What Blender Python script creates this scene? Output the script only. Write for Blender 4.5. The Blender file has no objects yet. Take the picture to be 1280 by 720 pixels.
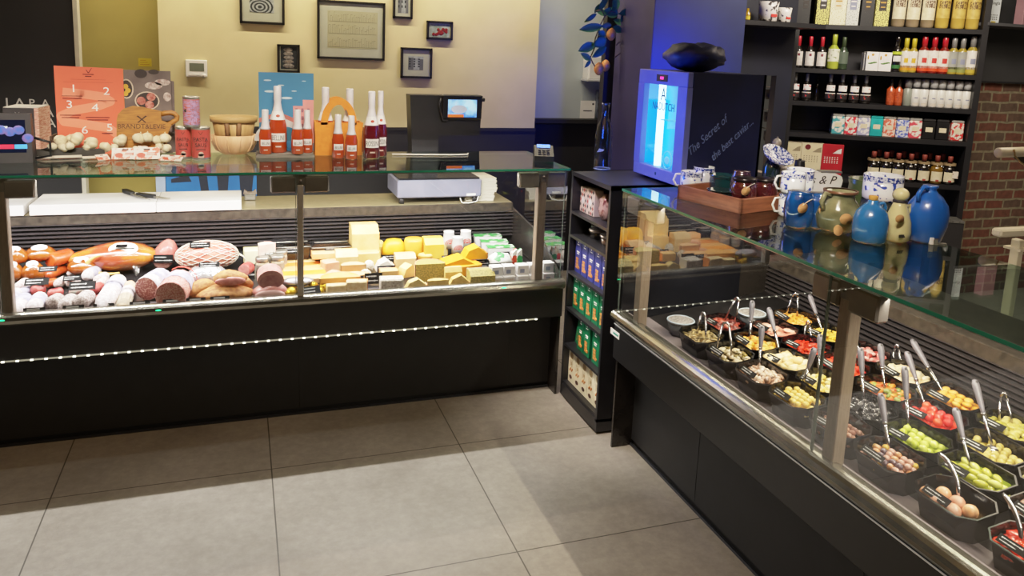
import bpy, math, random
from mathutils import Vector, Matrix
random.seed(7)
SC = bpy.context.scene
COL = SC.collection
PI = math.pi

# ------------------------------------------------------------------ camera
F_PX, CX, CY = 973.0, 640.0, 226.5
YAW, PIT, ROL = 0.34015692, 0.16986433, -0.04175732
CH = 1.77
_s, _c = math.sin, math.cos
FWD = Vector((_s(YAW)*_c(PIT), _c(YAW)*_c(PIT), -_s(PIT)))
_r0 = Vector((_c(YAW), -_s(YAW), 0)); _d0 = FWD.cross(_r0)
RGT = _c(ROL)*_r0 + _s(ROL)*_d0
DWN = -_s(ROL)*_r0 + _c(ROL)*_d0
EYE = Vector((0, 0, CH))
def ray(px, py): return ((px-CX)/F_PX)*RGT + ((py-CY)/F_PX)*DWN + FWD
def atz(px, py, z): d = ray(px, py); return EYE + d*((z-CH)/d.z)
def aty(px, py, y): d = ray(px, py); return EYE + d*(y/d.y)
def atx(px, py, x): d = ray(px, py); return EYE + d*(x/d.x)
def atp(px, py, p0, n):
    d = ray(px, py); n = Vector(n); return EYE + d*((Vector(p0)-EYE).dot(n)/d.dot(n))
def mpp(P): return (Vector(P)-EYE).dot(FWD)/F_PX      # metres per photo pixel at P
cam = bpy.data.cameras.new('camera'); camo = bpy.data.objects.new('camera', cam); COL.objects.link(camo)
cam.sensor_width = 36; cam.lens = 36*F_PX/1280; cam.clip_start = .02; cam.clip_end = 60
cam.shift_y = -(360-CY)/1280
M3 = Matrix((RGT, -DWN, -FWD)).transposed()
camo.matrix_world = Matrix.Translation(EYE) @ M3.to_4x4()
SC.camera = camo

# ------------------------------------------------------------------ materials
def lin(c):
    if isinstance(c, str):
        c = [int(c[i:i+2], 16)/255 for i in (0, 2, 4)]
    return tuple((x/12.92 if x <= .04045 else ((x+.055)/1.055)**2.4) for x in c[:3])
MATS = {}
def mat(key, col='808080', rough=.5, metal=0, emit=0, ecol=None, col2=None, scale=8, bump=0, detail=3, coat=0, spec=.5, stretch=None, lo=.35, hi=.65, trans=0, sss=0):
    if key in MATS: return MATS[key]
    m = bpy.data.materials.new(key); m.use_nodes = True; nt = m.node_tree; N = nt.nodes; L = nt.links
    b = N['Principled BSDF']
    a = lin(col); c2 = lin(col2) if col2 else tuple(x*.82 for x in a)
    tc = N.new('ShaderNodeTexCoord'); nz = N.new('ShaderNodeTexNoise'); nz.inputs['Scale'].default_value = scale; nz.inputs['Detail'].default_value = detail
    if stretch:
        mp = N.new('ShaderNodeMapping'); mp.inputs['Scale'].default_value = stretch
        L.new(tc.outputs['Object'], mp.inputs['Vector']); L.new(mp.outputs['Vector'], nz.inputs['Vector'])
    else: L.new(tc.outputs['Object'], nz.inputs['Vector'])
    rp = N.new('ShaderNodeValToRGB'); rp.color_ramp.elements[0].position = lo; rp.color_ramp.elements[1].position = hi
    rp.color_ramp.elements[0].color = (*c2, 1); rp.color_ramp.elements[1].color = (*a, 1)
    L.new(nz.outputs['Fac'], rp.inputs['Fac']); L.new(rp.outputs['Color'], b.inputs['Base Color'])
    b.inputs['Roughness'].default_value = rough; b.inputs['Metallic'].default_value = metal
    b.inputs['Specular IOR Level'].default_value = spec
    if coat: b.inputs['Coat Weight'].default_value = coat; b.inputs['Coat Roughness'].default_value = .05
    if emit:
        b.inputs['Emission Strength'].default_value = emit
        if ecol: b.inputs['Emission Color'].default_value = (*lin(ecol), 1)
        else: L.new(rp.outputs['Color'], b.inputs['Emission Color'])
    if trans: b.inputs['Transmission Weight'].default_value = trans
    if bump:
        bp = N.new('ShaderNodeBump'); bp.inputs['Strength'].default_value = bump; bp.inputs['Distance'].default_value = .01
        L.new(nz.outputs['Fac'], bp.inputs['Height']); L.new(bp.outputs['Normal'], b.inputs['Normal'])
    MATS[key] = m; return m
def glass_mat(key, tint='ffffff', base=.045, gain=.9, rough=0.0, diff=None, dfac=0, power=4.2):
    if key in MATS: return MATS[key]
    m = bpy.data.materials.new(key); m.use_nodes = True; nt = m.node_tree; N = nt.nodes; L = nt.links
    for n in list(N): N.remove(n)
    out = N.new('ShaderNodeOutputMaterial'); mix = N.new('ShaderNodeMixShader'); tr = N.new('ShaderNodeBsdfTransparent'); gl = N.new('ShaderNodeBsdfGlossy')
    tr.inputs['Color'].default_value = (*lin(tint), 1); gl.inputs['Roughness'].default_value = rough
    lw = N.new('ShaderNodeLayerWeight'); lw.inputs['Blend'].default_value = .5
    pw = N.new('ShaderNodeMath'); pw.operation = 'POWER'; pw.inputs[1].default_value = power
    ml = N.new('ShaderNodeMath'); ml.operation = 'MULTIPLY_ADD'; ml.inputs[1].default_value = gain; ml.inputs[2].default_value = base
    L.new(lw.outputs['Facing'], pw.inputs[0]); L.new(pw.outputs[0], ml.inputs[0]); L.new(ml.outputs[0], mix.inputs['Fac'])
    src = tr.outputs[0]
    if dfac:
        df = N.new('ShaderNodeBsdfDiffuse'); df.inputs['Color'].default_value = (*lin(diff), 1)
        mx = N.new('ShaderNodeMixShader'); mx.inputs['Fac'].default_value = dfac
        nz = N.new('ShaderNodeTexNoise'); nz.inputs['Scale'].default_value = 30
        L.new(tr.outputs[0], mx.inputs[1]); L.new(df.outputs[0], mx.inputs[2]); src = mx.outputs[0]
    L.new(src, mix.inputs[1]); L.new(gl.outputs[0], mix.inputs[2]); L.new(mix.outputs[0], out.inputs['Surface'])
    MATS[key] = m; return m
def C(col, rough=.5, **k):           # plain coloured material keyed by its look
    return mat('paint_%s_%d_%s' % (col, rough*100, '_'.join('%s%s' % (a, b) for a, b in sorted(k.items()))), col, rough, **k)

GLASS = glass_mat('clear_glass', 'f6fbf9', .075, .92, power=2.3)
GLASS_TOP = glass_mat('glass_shelf', 'dfeee8', .05, .9)
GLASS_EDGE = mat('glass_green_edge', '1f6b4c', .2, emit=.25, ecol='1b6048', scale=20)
CLEAR = glass_mat('clear_plastic', 'f4f6f8', .12, .7, .08)
FILM = glass_mat('cling_film', 'fbf7f4', .10, .6, .12)
BLACK = mat('black_laminate', '121215', .42, col2='0e0e10', scale=14)
BLACK_DK = mat('black_recess_laminate', '151518', .6, col2='111113', scale=14)
STEEL = mat('brushed_steel', 'c4c1b9', .3, .85, col2='9c9890', scale=30, stretch=(1, 1, 12))
CHROME = mat('chrome_profile', '97948a', .22, .9, col2='868378', scale=12)
ALU_BRN = mat('bronze_grey_aluminium', '8a7b6d', .4, .15, col2='7d6e60', scale=25, stretch=(8, 8, 1))
PLAST_DK = mat('dark_grey_plastic', '2b2a2c', .4, col2='232225', scale=20)
BRACKET = mat('grey_brown_bracket', '6f675e', .4, 0, col2='635c54', scale=20)
SLAT = mat('black_louvre', '4c474a', .35, .4, col2='3c383b', scale=20, stretch=(1, 20, 20))
STONE = mat('grey_brown_stone', '453e37', .3, col2='2e2925', scale=38, detail=6, bump=.05)
STONE_TAN = mat('tan_worktop', '8f8264', .28, col2='857a5c', scale=26)
DECK = mat('dark_steel_deck', '252325', .3, .3, col2='1c1a1c', scale=22)
WHITE = mat('white_plastic', 'f1efec', .45, col2='e8e6e3', scale=12)
TUB = mat('black_tub_plastic', '0c0c0d', .12, col2='080809', scale=20)
CARD = mat('black_price_card', '0d0d0f', .75, col2='09090a', scale=30, spec=.15)
CHALK = mat('white_chalk_ink', 'c9c9c9', .7, scale=40)
CREAMW = mat('cream_wall_paint', 'd8ca9a', .85, col2='d2c493', scale=6)

# ------------------------------------------------------------------ mesh builder
class MB:
    def __init__(s): s.v = []; s.f = []; s.mi = []; s.sm = []; s.m = 0
    def add(s, vs, fs, sm=False):
        o = len(s.v); s.v += [tuple(v) for v in vs]
        for f in fs: s.f.append(tuple(i+o for i in f)); s.mi.append(s.m); s.sm.append(sm)
        return s
    def xf(s, M, start=0):
        for i in range(start, len(s.v)): s.v[i] = tuple(M @ Vector(s.v[i]))
        return s
    def box(s, a, b, bev=0):
        x0, y0, z0 = a; x1, y1, z1 = b
        if x0 > x1: x0, x1 = x1, x0
        if y0 > y1: y0, y1 = y1, y0
        if z0 > z1: z0, z1 = z1, z0
        e = min(bev, (x1-x0)*.49, (y1-y0)*.49, (z1-z0)*.49)
        if e <= 0:
            vs = [(x, y, z) for z in (z0, z1) for y in (y0, y1) for x in (x0, x1)]
            return s.add(vs, [(0, 2, 3, 1), (4, 5, 7, 6), (0, 1, 5, 4), (2, 6, 7, 3), (0, 4, 6, 2), (1, 3, 7, 5)])
        # chamfered box: 24 verts
        X = (x0, x1); Y = (y0, y1); Z = (z0, z1); vs = []; id = {}
        for i in (0, 1):
            for j in (0, 1):
                for k in (0, 1):
                    ix = e if i == 0 else -e; iy = e if j == 0 else -e; iz = e if k == 0 else -e
                    for ax, p in ((0, (X[i], Y[j]+iy, Z[k]+iz)), (1, (X[i]+ix, Y[j], Z[k]+iz)), (2, (X[i]+ix, Y[j]+iy, Z[k]))):
                        id[(i, j, k, ax)] = len(vs); vs.append(p)
        fs = []
        for ax in range(3):
            for sd in (0, 1):
                q = []
                for a_, b_ in ((0, 0), (1, 0), (1, 1), (0, 1)):
                    t = [a_, b_]; t.insert(ax, sd); q.append(id[(t[0], t[1], t[2], ax)])
                if (sd == 0) != (ax == 1): q = q[::-1]
                fs.append(tuple(q))
        for ax in range(3):
            o1, o2 = [a_ for a_ in range(3) if a_ != ax]
            for p in (0, 1):
                for q in (0, 1):
                    k0 = [0, 0, 0]; k0[o1] = p; k0[o2] = q; k1 = list(k0); k1[ax] = 1
                    fs.append((id[(*k0, o1)], id[(*k1, o1)], id[(*k1, o2)], id[(*k0, o2)]))
        for i in (0, 1):
            for j in (0, 1):
                for k in (0, 1): fs.append((id[(i, j, k, 0)], id[(i, j, k, 1)], id[(i, j, k, 2)]))
        return s.add(vs, fs)
    def lathe(s, prof, n=20, cx=0, cy=0, sm=True, cap=True, sx=1, sy=1):
        vs = []; fs = []
        for r, z in prof:
            for i in range(n): a = 2*PI*i/n; vs.append((cx+r*_c(a)*sx, cy+r*_s(a)*sy, z))
        for k in range(len(prof)-1):
            for i in range(n): j = (i+1) % n; fs.append((k*n+i, k*n+j, (k+1)*n+j, (k+1)*n+i))
        if cap:
            if prof[0][0] > 1e-5: fs.append(tuple(range(n))[::-1])
            if prof[-1][0] > 1e-5: fs.append(tuple((len(prof)-1)*n+i for i in range(n)))
        return s.add(vs, fs, sm)
    def tube(s, pts, r, n=8, closed=False, sm=True, cap=True):
        P = [Vector(p) for p in pts]; K = len(P); R = r if isinstance(r, (list, tuple)) else [r]*K
        vs = []; fs = []; up = None
        for k in range(K):
            if closed: t = P[(k+1) % K]-P[k-1]
            else: t = P[min(k+1, K-1)]-P[max(k-1, 0)]
            t.normalize()
            if up is None:
                up = Vector((0, 0, 1)) if abs(t.z) < .9 else Vector((1, 0, 0))
            up = (up-t*up.dot(t)); up.normalize(); sd = t.cross(up)
            for i in range(n):
                a = 2*PI*i/n; vs.append(P[k]+(up*_c(a)+sd*_s(a))*R[k])
        KK = K if closed else K-1
        for k in range(KK):
            k2 = (k+1) % K
            for i in range(n): j = (i+1) % n; fs.append((k*n+i, k2*n+i, k2*n+j, k*n+j))
        if cap and not closed: fs.append(tuple(range(n))); fs.append(tuple((K-1)*n+i for i in range(n))[::-1])
        return s.add(vs, fs, sm)
    def ell(s, c, r, nu=14, nv=9, jit=0, seed=0, fn=None):
        rg = random.Random(seed); vs = [(0, 0, -1)]; fs = []
        for k in range(1, nv):
            p = PI*k/nv-PI/2
            for i in range(nu): a = 2*PI*i/nu; vs.append((_c(p)*_c(a), _c(p)*_s(a), _s(p)))
        vs.append((0, 0, 1)); T = len(vs)-1; out = []
        for x, y, z in vs:
            j = 1+rg.uniform(-jit, jit); q = (x*j, y*j, z*j)
            if fn: q = fn(*q)
            out.append((c[0]+q[0]*r[0], c[1]+q[1]*r[1], c[2]+q[2]*r[2]))
        for i in range(nu):
            j = (i+1) % nu; fs.append((0, 1+j, 1+i)); b = 1+(nv-2)*nu; fs.append((b+i, b+j, T))
            for k in range(nv-2): o = 1+k*nu; fs.append((o+i, o+j, o+nu+j, o+nu+i))
        return s.add(out, fs, True)
    def prism(s, poly, z0, z1, sm=False):       # poly in xy, extruded in z
        n = len(poly); vs = [(x, y, z0) for x, y in poly]+[(x, y, z1) for x, y in poly]
        fs = [tuple(range(n))[::-1], tuple(range(n, 2*n))]+[(i, (i+1) % n, n+(i+1) % n, n+i) for i in range(n)]
        return s.add(vs, fs, sm)
    def prismy(s, poly, y0, y1):                # poly in xz, extruded in y
        n = len(poly); vs = [(x, y0, z) for x, z in poly]+[(x, y1, z) for x, z in poly]
        fs = [tuple(range(n)), tuple(range(n, 2*n))[::-1]]+[(i, n+i, n+(i+1) % n, (i+1) % n) for i in range(n)]
        return s.add(vs, fs)
    def prismx(s, poly, x0, x1):                # poly in yz, extruded in x
        n = len(poly); vs = [(x0, y, z) for y, z in poly]+[(x1, y, z) for y, z in poly]
        fs = [tuple(range(n))[::-1], tuple(range(n, 2*n))]+[(i, (i+1) % n, n+(i+1) % n, n+i) for i in range(n)]
        return s.add(vs, fs)
    def quad(s, a, b, c, d): return s.add([a, b, c, d], [(0, 1, 2, 3)])
    def disc(s, c, r, n=16, axis='y', sx=1, sz=1):
        vs = []
        for i in range(n):
            a = 2*PI*i/n; u, w = r*_c(a)*sx, r*_s(a)*sz
            vs.append({'y': (c[0]+u, c[1], c[2]+w), 'z': (c[0]+u, c[1]+w, c[2]), 'x': (c[0], c[1]+u, c[2]+w)}[axis])
        return s.add(vs, [tuple(range(n))])
    def mesh(s, name, mats):
        me = bpy.data.meshes.new(name); me.from_pydata(s.v, [], s.f); me.update()
        for m in (mats if isinstance(mats, (list, tuple)) else [mats]): me.materials.append(m)
        me.polygons.foreach_set('material_index', s.mi); me.polygons.foreach_set('use_smooth', s.sm)
        me.validate(); me.update(); return me

LABELS = {}
def tag(o, label, cat, group=None):
    o['label'] = label; o['category'] = cat
    if group: o['group'] = group
    return o
def link(name, data, parent=None, loc=None, rz=0, rot=None):
    o = bpy.data.objects.new(name, data); COL.objects.link(o)
    if parent: o.parent = parent
    if loc is not None: o.location = loc
    o.rotation_euler = rot if rot else (0, 0, rz)
    return o
def thing(name, label, cat, loc, rz=0, group=None, rot=None):
    o = link(name, None, None, loc, rz, rot); o.empty_display_size = .02; return tag(o, label, cat, group)
def part(name, mb, mats, parent, label=None, **k):
    o = link(name, mb if isinstance(mb, bpy.types.Mesh) else mb.mesh(name, mats), parent, **k)
    if label: o['label'] = label
    return o
def solo(name, label, cat, mb, mats, loc=(0, 0, 0), rz=0, group=None, rot=None):
    o = link(name, mb if isinstance(mb, bpy.types.Mesh) else mb.mesh(name, mats), None, loc, rz, rot); return tag(o, label, cat, group)
def struct(name, mb, mats, parent=None, loc=None, rz=0):
    o = link(name, mb.mesh(name, mats), parent, loc, rz)
    if not parent: o['kind'] = 'structure'
    return o
_tc = {}
def text(body, size, m, parent, loc, rot=(PI/2, 0, 0), name='lettering', align='CENTER', sx=1, thick=.0004, shear=0, space=1):
    key = (body, size, align, sx, m.name, shear, space)
    if key not in _tc:
        cu = bpy.data.curves.new('text', 'FONT'); cu.body = body; cu.size = size; cu.align_x = align; cu.extrude = thick; cu.shear = shear; cu.space_character = space; cu.resolution_u = 3
        t = bpy.data.objects.new('text', cu); COL.objects.link(t)
        dg = bpy.context.evaluated_depsgraph_get(); me = bpy.data.meshes.new_from_object(t.evaluated_get(dg))
        bpy.data.objects.remove(t); bpy.data.curves.remove(cu)
        for v in me.vertices: v.co.x *= sx
        me.materials.clear(); me.materials.append(m); me.name = 'lettering'; _tc[key] = me
    return link(name, _tc[key], parent, loc, rot=rot)
ORD = ['leftmost', 'second from the left', 'third from the left', 'fourth from the left', 'fifth from the left', 'sixth from the left', 'seventh from the left', 'eighth from the left', 'ninth from the left', 'tenth from the left', 'eleventh from the left', 'twelfth from the left']
def scribble(mb, w, h, z0=.001, rows=3, seed=0, horiz=True):     # unreadable chalk strokes on the xz plane, y = z0
    rg = random.Random(seed)
    for r in range(rows):
        zc = h*(.5-(r+.75)/(rows+.5)); x = -w*.42; L = w*rg.uniform(.5, .84)
        while x < -w*.42+L:
            dx = w*rg.uniform(.03, .09); hh = h/rows*rg.uniform(.12, .3)
            mb.add([(x, z0, zc-hh/2), (x+dx*.8, z0, zc-hh/2), (x+dx*.8+hh*.2, z0, zc+hh/2), (x+hh*.2, z0, zc+hh/2)], [(0, 1, 2, 3)]); x += dx
    return mb

# ------------------------------------------------------------------ the setting
def tile_mat():
    m = bpy.data.materials.new('floor_tiles'); m.use_nodes = True; nt = m.node_tree; N = nt.nodes; L = nt.links; b = N['Principled BSDF']
    tc = N.new('ShaderNodeTexCoord'); mp = N.new('ShaderNodeMapping'); L.new(tc.outputs['Object'], mp.inputs['Vector'])
    mp.inputs['Location'].default_value = (.708, .02, 0)
    br = N.new('ShaderNodeTexBrick'); br.offset = 0; br.squash = 1
    br.inputs['Scale'].default_value = 1; br.inputs['Brick Width'].default_value = .808; br.inputs['Row Height'].default_value = .788
    br.inputs['Mortar Size'].default_value = .003; br.inputs['Mortar Smooth'].default_value = .3
    L.new(mp.outputs['Vector'], br.inputs['Vector'])
    n1 = N.new('ShaderNodeTexNoise'); n1.inputs['Scale'].default_value = 2.2; n1.inputs['Detail'].default_value = 8; n1.inputs['Roughness'].default_value = .62
    n2 = N.new('ShaderNodeTexNoise'); n2.inputs['Scale'].default_value = 26; n2.inputs['Detail'].default_value = 9; n2.inputs['Roughness'].default_value = .7
    for n in (n1, n2): L.new(tc.outputs['Object'], n.inputs['Vector'])
    r1 = N.new('ShaderNodeValToRGB'); r1.color_ramp.elements[0].position = .32; r1.color_ramp.elements[1].position = .68
    r1.color_ramp.elements[0].color = (*lin('8c857c'), 1); r1.color_ramp.elements[1].color = (*lin('a69f96'), 1)
    L.new(n1.outputs['Fac'], r1.inputs['Fac'])
    r2 = N.new('ShaderNodeValToRGB'); r2.color_ramp.elements[0].position = .40; r2.color_ramp.elements[1].position = .72
    r2.color_ramp.elements[0].color = (.86, .86, .86, 1); r2.color_ramp.elements[1].color = (1.12, 1.12, 1.12, 1)
    L.new(n2.outputs['Fac'], r2.inputs['Fac'])
    mu = N.new('ShaderNodeMix'); mu.data_type = 'RGBA'; mu.blend_type = 'MULTIPLY'; mu.inputs[0].default_value = 1
    L.new(r1.outputs[0], mu.inputs[6]); L.new(r2.outputs[0], mu.inputs[7])
    L.new(mu.outputs[2], br.inputs['Color1']); L.new(mu.outputs[2], br.inputs['Color2']); br.inputs['Mortar'].default_value = (*lin('4a443c'), 1)
    L.new(br.outputs['Color'], b.inputs['Base Color'])
    b.inputs['Roughness'].default_value = .42; b.inputs['Specular IOR Level'].default_value = .35
    bp = N.new('ShaderNodeBump'); bp.inputs['Strength'].default_value = .06; bp.inputs['Distance'].default_value = .01
    L.new(n2.outputs['Fac'], bp.inputs['Height']); L.new(bp.outputs['Normal'], b.inputs['Normal'])
    return m
def brick_mat():
    m = bpy.data.materials.new('old_brick'); m.use_nodes = True; nt = m.node_tree; N = nt.nodes; L = nt.links; b = N['Principled BSDF']
    tc = N.new('ShaderNodeTexCoord'); sx = N.new('ShaderNodeSeparateXYZ'); cb = N.new('ShaderNodeCombineXYZ')
    L.new(tc.outputs['Object'], sx.inputs[0]); L.new(sx.outputs['X'], cb.inputs['X']); L.new(sx.outputs['Z'], cb.inputs['Y'])
    nz = N.new('ShaderNodeTexNoise'); nz.inputs['Scale'].default_value = 9; L.new(tc.outputs['Object'], nz.inputs['Vector'])
    va = N.new('ShaderNodeVectorMath'); va.operation = 'MULTIPLY_ADD'; va.inputs[1].default_value = (.02, .02, .02)
    L.new(nz.outputs['Color'], va.inputs[0]); L.new(cb.outputs[0], va.inputs[2])
    br = N.new('ShaderNodeTexBrick'); br.offset = .5; br.inputs['Scale'].default_value = 1
    br.inputs['Brick Width'].default_value = .19; br.inputs['Row Height'].default_value = .076; br.inputs['Mortar Size'].default_value = .0085; br.inputs['Bias'].default_value = -.1
    br.inputs['Color1'].default_value = (*lin('6e4033'), 1); br.inputs['Color2'].default_value = (*lin('574d41'), 1); br.inputs['Mortar'].default_value = (*lin('857c64'), 1)
    L.new(va.outputs[0], br.inputs['Vector'])
    n2 = N.new('ShaderNodeTexNoise'); n2.inputs['Scale'].default_value = 24; n2.inputs['Detail'].default_value = 6; L.new(tc.outputs['Object'], n2.inputs['Vector'])
    mu = N.new('ShaderNodeMix'); mu.data_type = 'RGBA'; mu.blend_type = 'OVERLAY'; mu.inputs[0].default_value = .6
    L.new(br.outputs['Color'], mu.inputs[6]); L.new(n2.outputs['Fac'], mu.inputs[7]); L.new(mu.outputs[2], b.inputs['Base Color'])
    b.inputs['Roughness'].default_value = .9
    bp = N.new('ShaderNodeBump'); bp.inputs['Strength'].default_value = .6; bp.inputs['Distance'].default_value = .01; bp.invert = True
    L.new(br.outputs['Fac'], bp.inputs['Height']); L.new(bp.outputs['Normal'], b.inputs['Normal'])
    return m
NAVY = mat('navy_black_panel', '1a1d2c', .5, col2='161926', scale=5)
PLUM = mat('plum_glow_panel', '2f2b58', .55, col2='29264e', scale=5)
CHAR = mat('charcoal_wall_paint', '1b1a1d', .6, col2='171619', scale=5)
GREYP = mat('dark_grey_wall_panel', '3b3c3e', .6, col2='353638', scale=5)

struct('floor', MB().box((-6, -4, -.05), (8, 8, 0)), tile_mat())
struct('ceiling', MB().box((-6, -4, 2.95), (8, 8, 3.05)), mat('ceiling_paint', '8a8378', .9, scale=4))
WY = 5.4                                            # plane of the cream back wall
xc, xb, xr = -.471, -.98, 2.07
struct('wall_back', MB().box((xc, WY, 0), (xr, WY+.25, 2.95)), CREAMW)
yel = mat('ochre_wall_paint', 'b0a058', .85, col2='aa9a54', scale=5)
struct('wall_back_recess', MB().box((xb-.6, WY+.18, 0), (xc, WY+.4, 2.95)), yel)
pale = mat('pale_blue_white_wall', 'b9c3c6', .85, col2='b1bcc0', scale=5)
struct('wall_corner', MB().box((xr, WY+.25, 0), (3.6, WY+.5, 2.95)), pale)
pr = atz(92.5, 40, 2.0)
P0 = aty(92.5, 40, 5.05)
struct('wall_left', MB().box((-4.5, 5.05, 0), (P0.x, 5.12, 2.95)), CHAR)
struct('trim_1', MB().box((P0.x, 5.045, 0), (P0.x+.022, 5.125, 2.95)), mat('pale_door_trim', 'd9d4c0', .5, scale=10))
zd = aty(481, 159, WY).z
struct('trim_2', MB().box((xc+.5, WY-.02, 0), (xr, WY, zd)).box((xc+.5, WY-.028, zd-.02), (xr, WY-.0, zd)), CHAR)
zd2 = aty(740, 148, WY+.25).z
struct('trim_3', MB().box((xr+.0, WY+.22, 0), (3.6, WY+.25, zd2)), CHAR)
# dark column behind the small fridge, whose blue glow is put into its colours
cx0 = aty(815, 60, 4.3).x; cx1 = aty(925, 100, 4.3).x
struct('wall_column', MB().box((cx0+.003, 4.3, 0), (cx1, 4.8, 2.95)), mat('blue_glow_column', '1a2858', .55, col2='162250', scale=5))
struct('trim_4', MB().box((cx0, 4.302, 0), (cx0+.003, 4.8, 2.95)), PLUM)
yb = 4.9; p = aty(757, 60, yb); q = aty(771.5, 60, yb)
struct('trim_5', MB().box((p.x, yb, 0), (q.x+.3, yb+.06, 2.95)), CHAR)
# dark wall with a niche between the column and the shelf unit
U = Vector((_c(-PI/6), _s(-PI/6), 0)); NRM = Vector((.5, .866, 0))      # shelf unit: direction along its front, and into its depth
S0 = Vector((3.85, 4.75, 0))
def shp(px, py, off=0): return atp(px, py, S0+NRM*off, NRM)           # point on the shelf unit's front plane
yn = 4.72
a = aty(917, 93, yn); b2 = aty(971, 93, yn); zt = a.z
mb = MB().box((cx1-.02, yn, 0), (a.x, yn+.1, 2.95)).box((b2.x, yn, 0), (3.785, yn+.06, 2.95)).box((a.x, yn, zt), (b2.x, yn+.1, 2.95)).box((a.x, yn, 0), (b2.x, yn+.1, .9))
struct('wall_niche', mb, NAVY)
struct('trim_6', MB().box((a.x-.05, yn+.3, .85), (b2.x+.12, yn+.34, zt+.06)).box((a.x, yn+.1, zt), (b2.x+.1, yn+.3, zt+.02)).box((a.x, yn+.1, .9), (b2.x+.1, yn+.3, .92)), mat('niche_glow_paint', 'd8c2b0', .8, emit=.22, scale=6))  # niche walls glow faintly, standing in for light inside
BY = 4.42
struct('wall_right', MB().box((5.0, BY, 0), (8, BY+.2, 2.95)), brick_mat())
gz = aty(1250, 102, BY-.03).z
struct('wall_right_panel', MB().box((5.05, BY-.03, gz), (8, BY-.001, 2.95)), GREYP)
struct('trim_7', MB().box((5.05, BY-.034, gz-.012), (8, BY-.001, gz)), CHAR)

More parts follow.
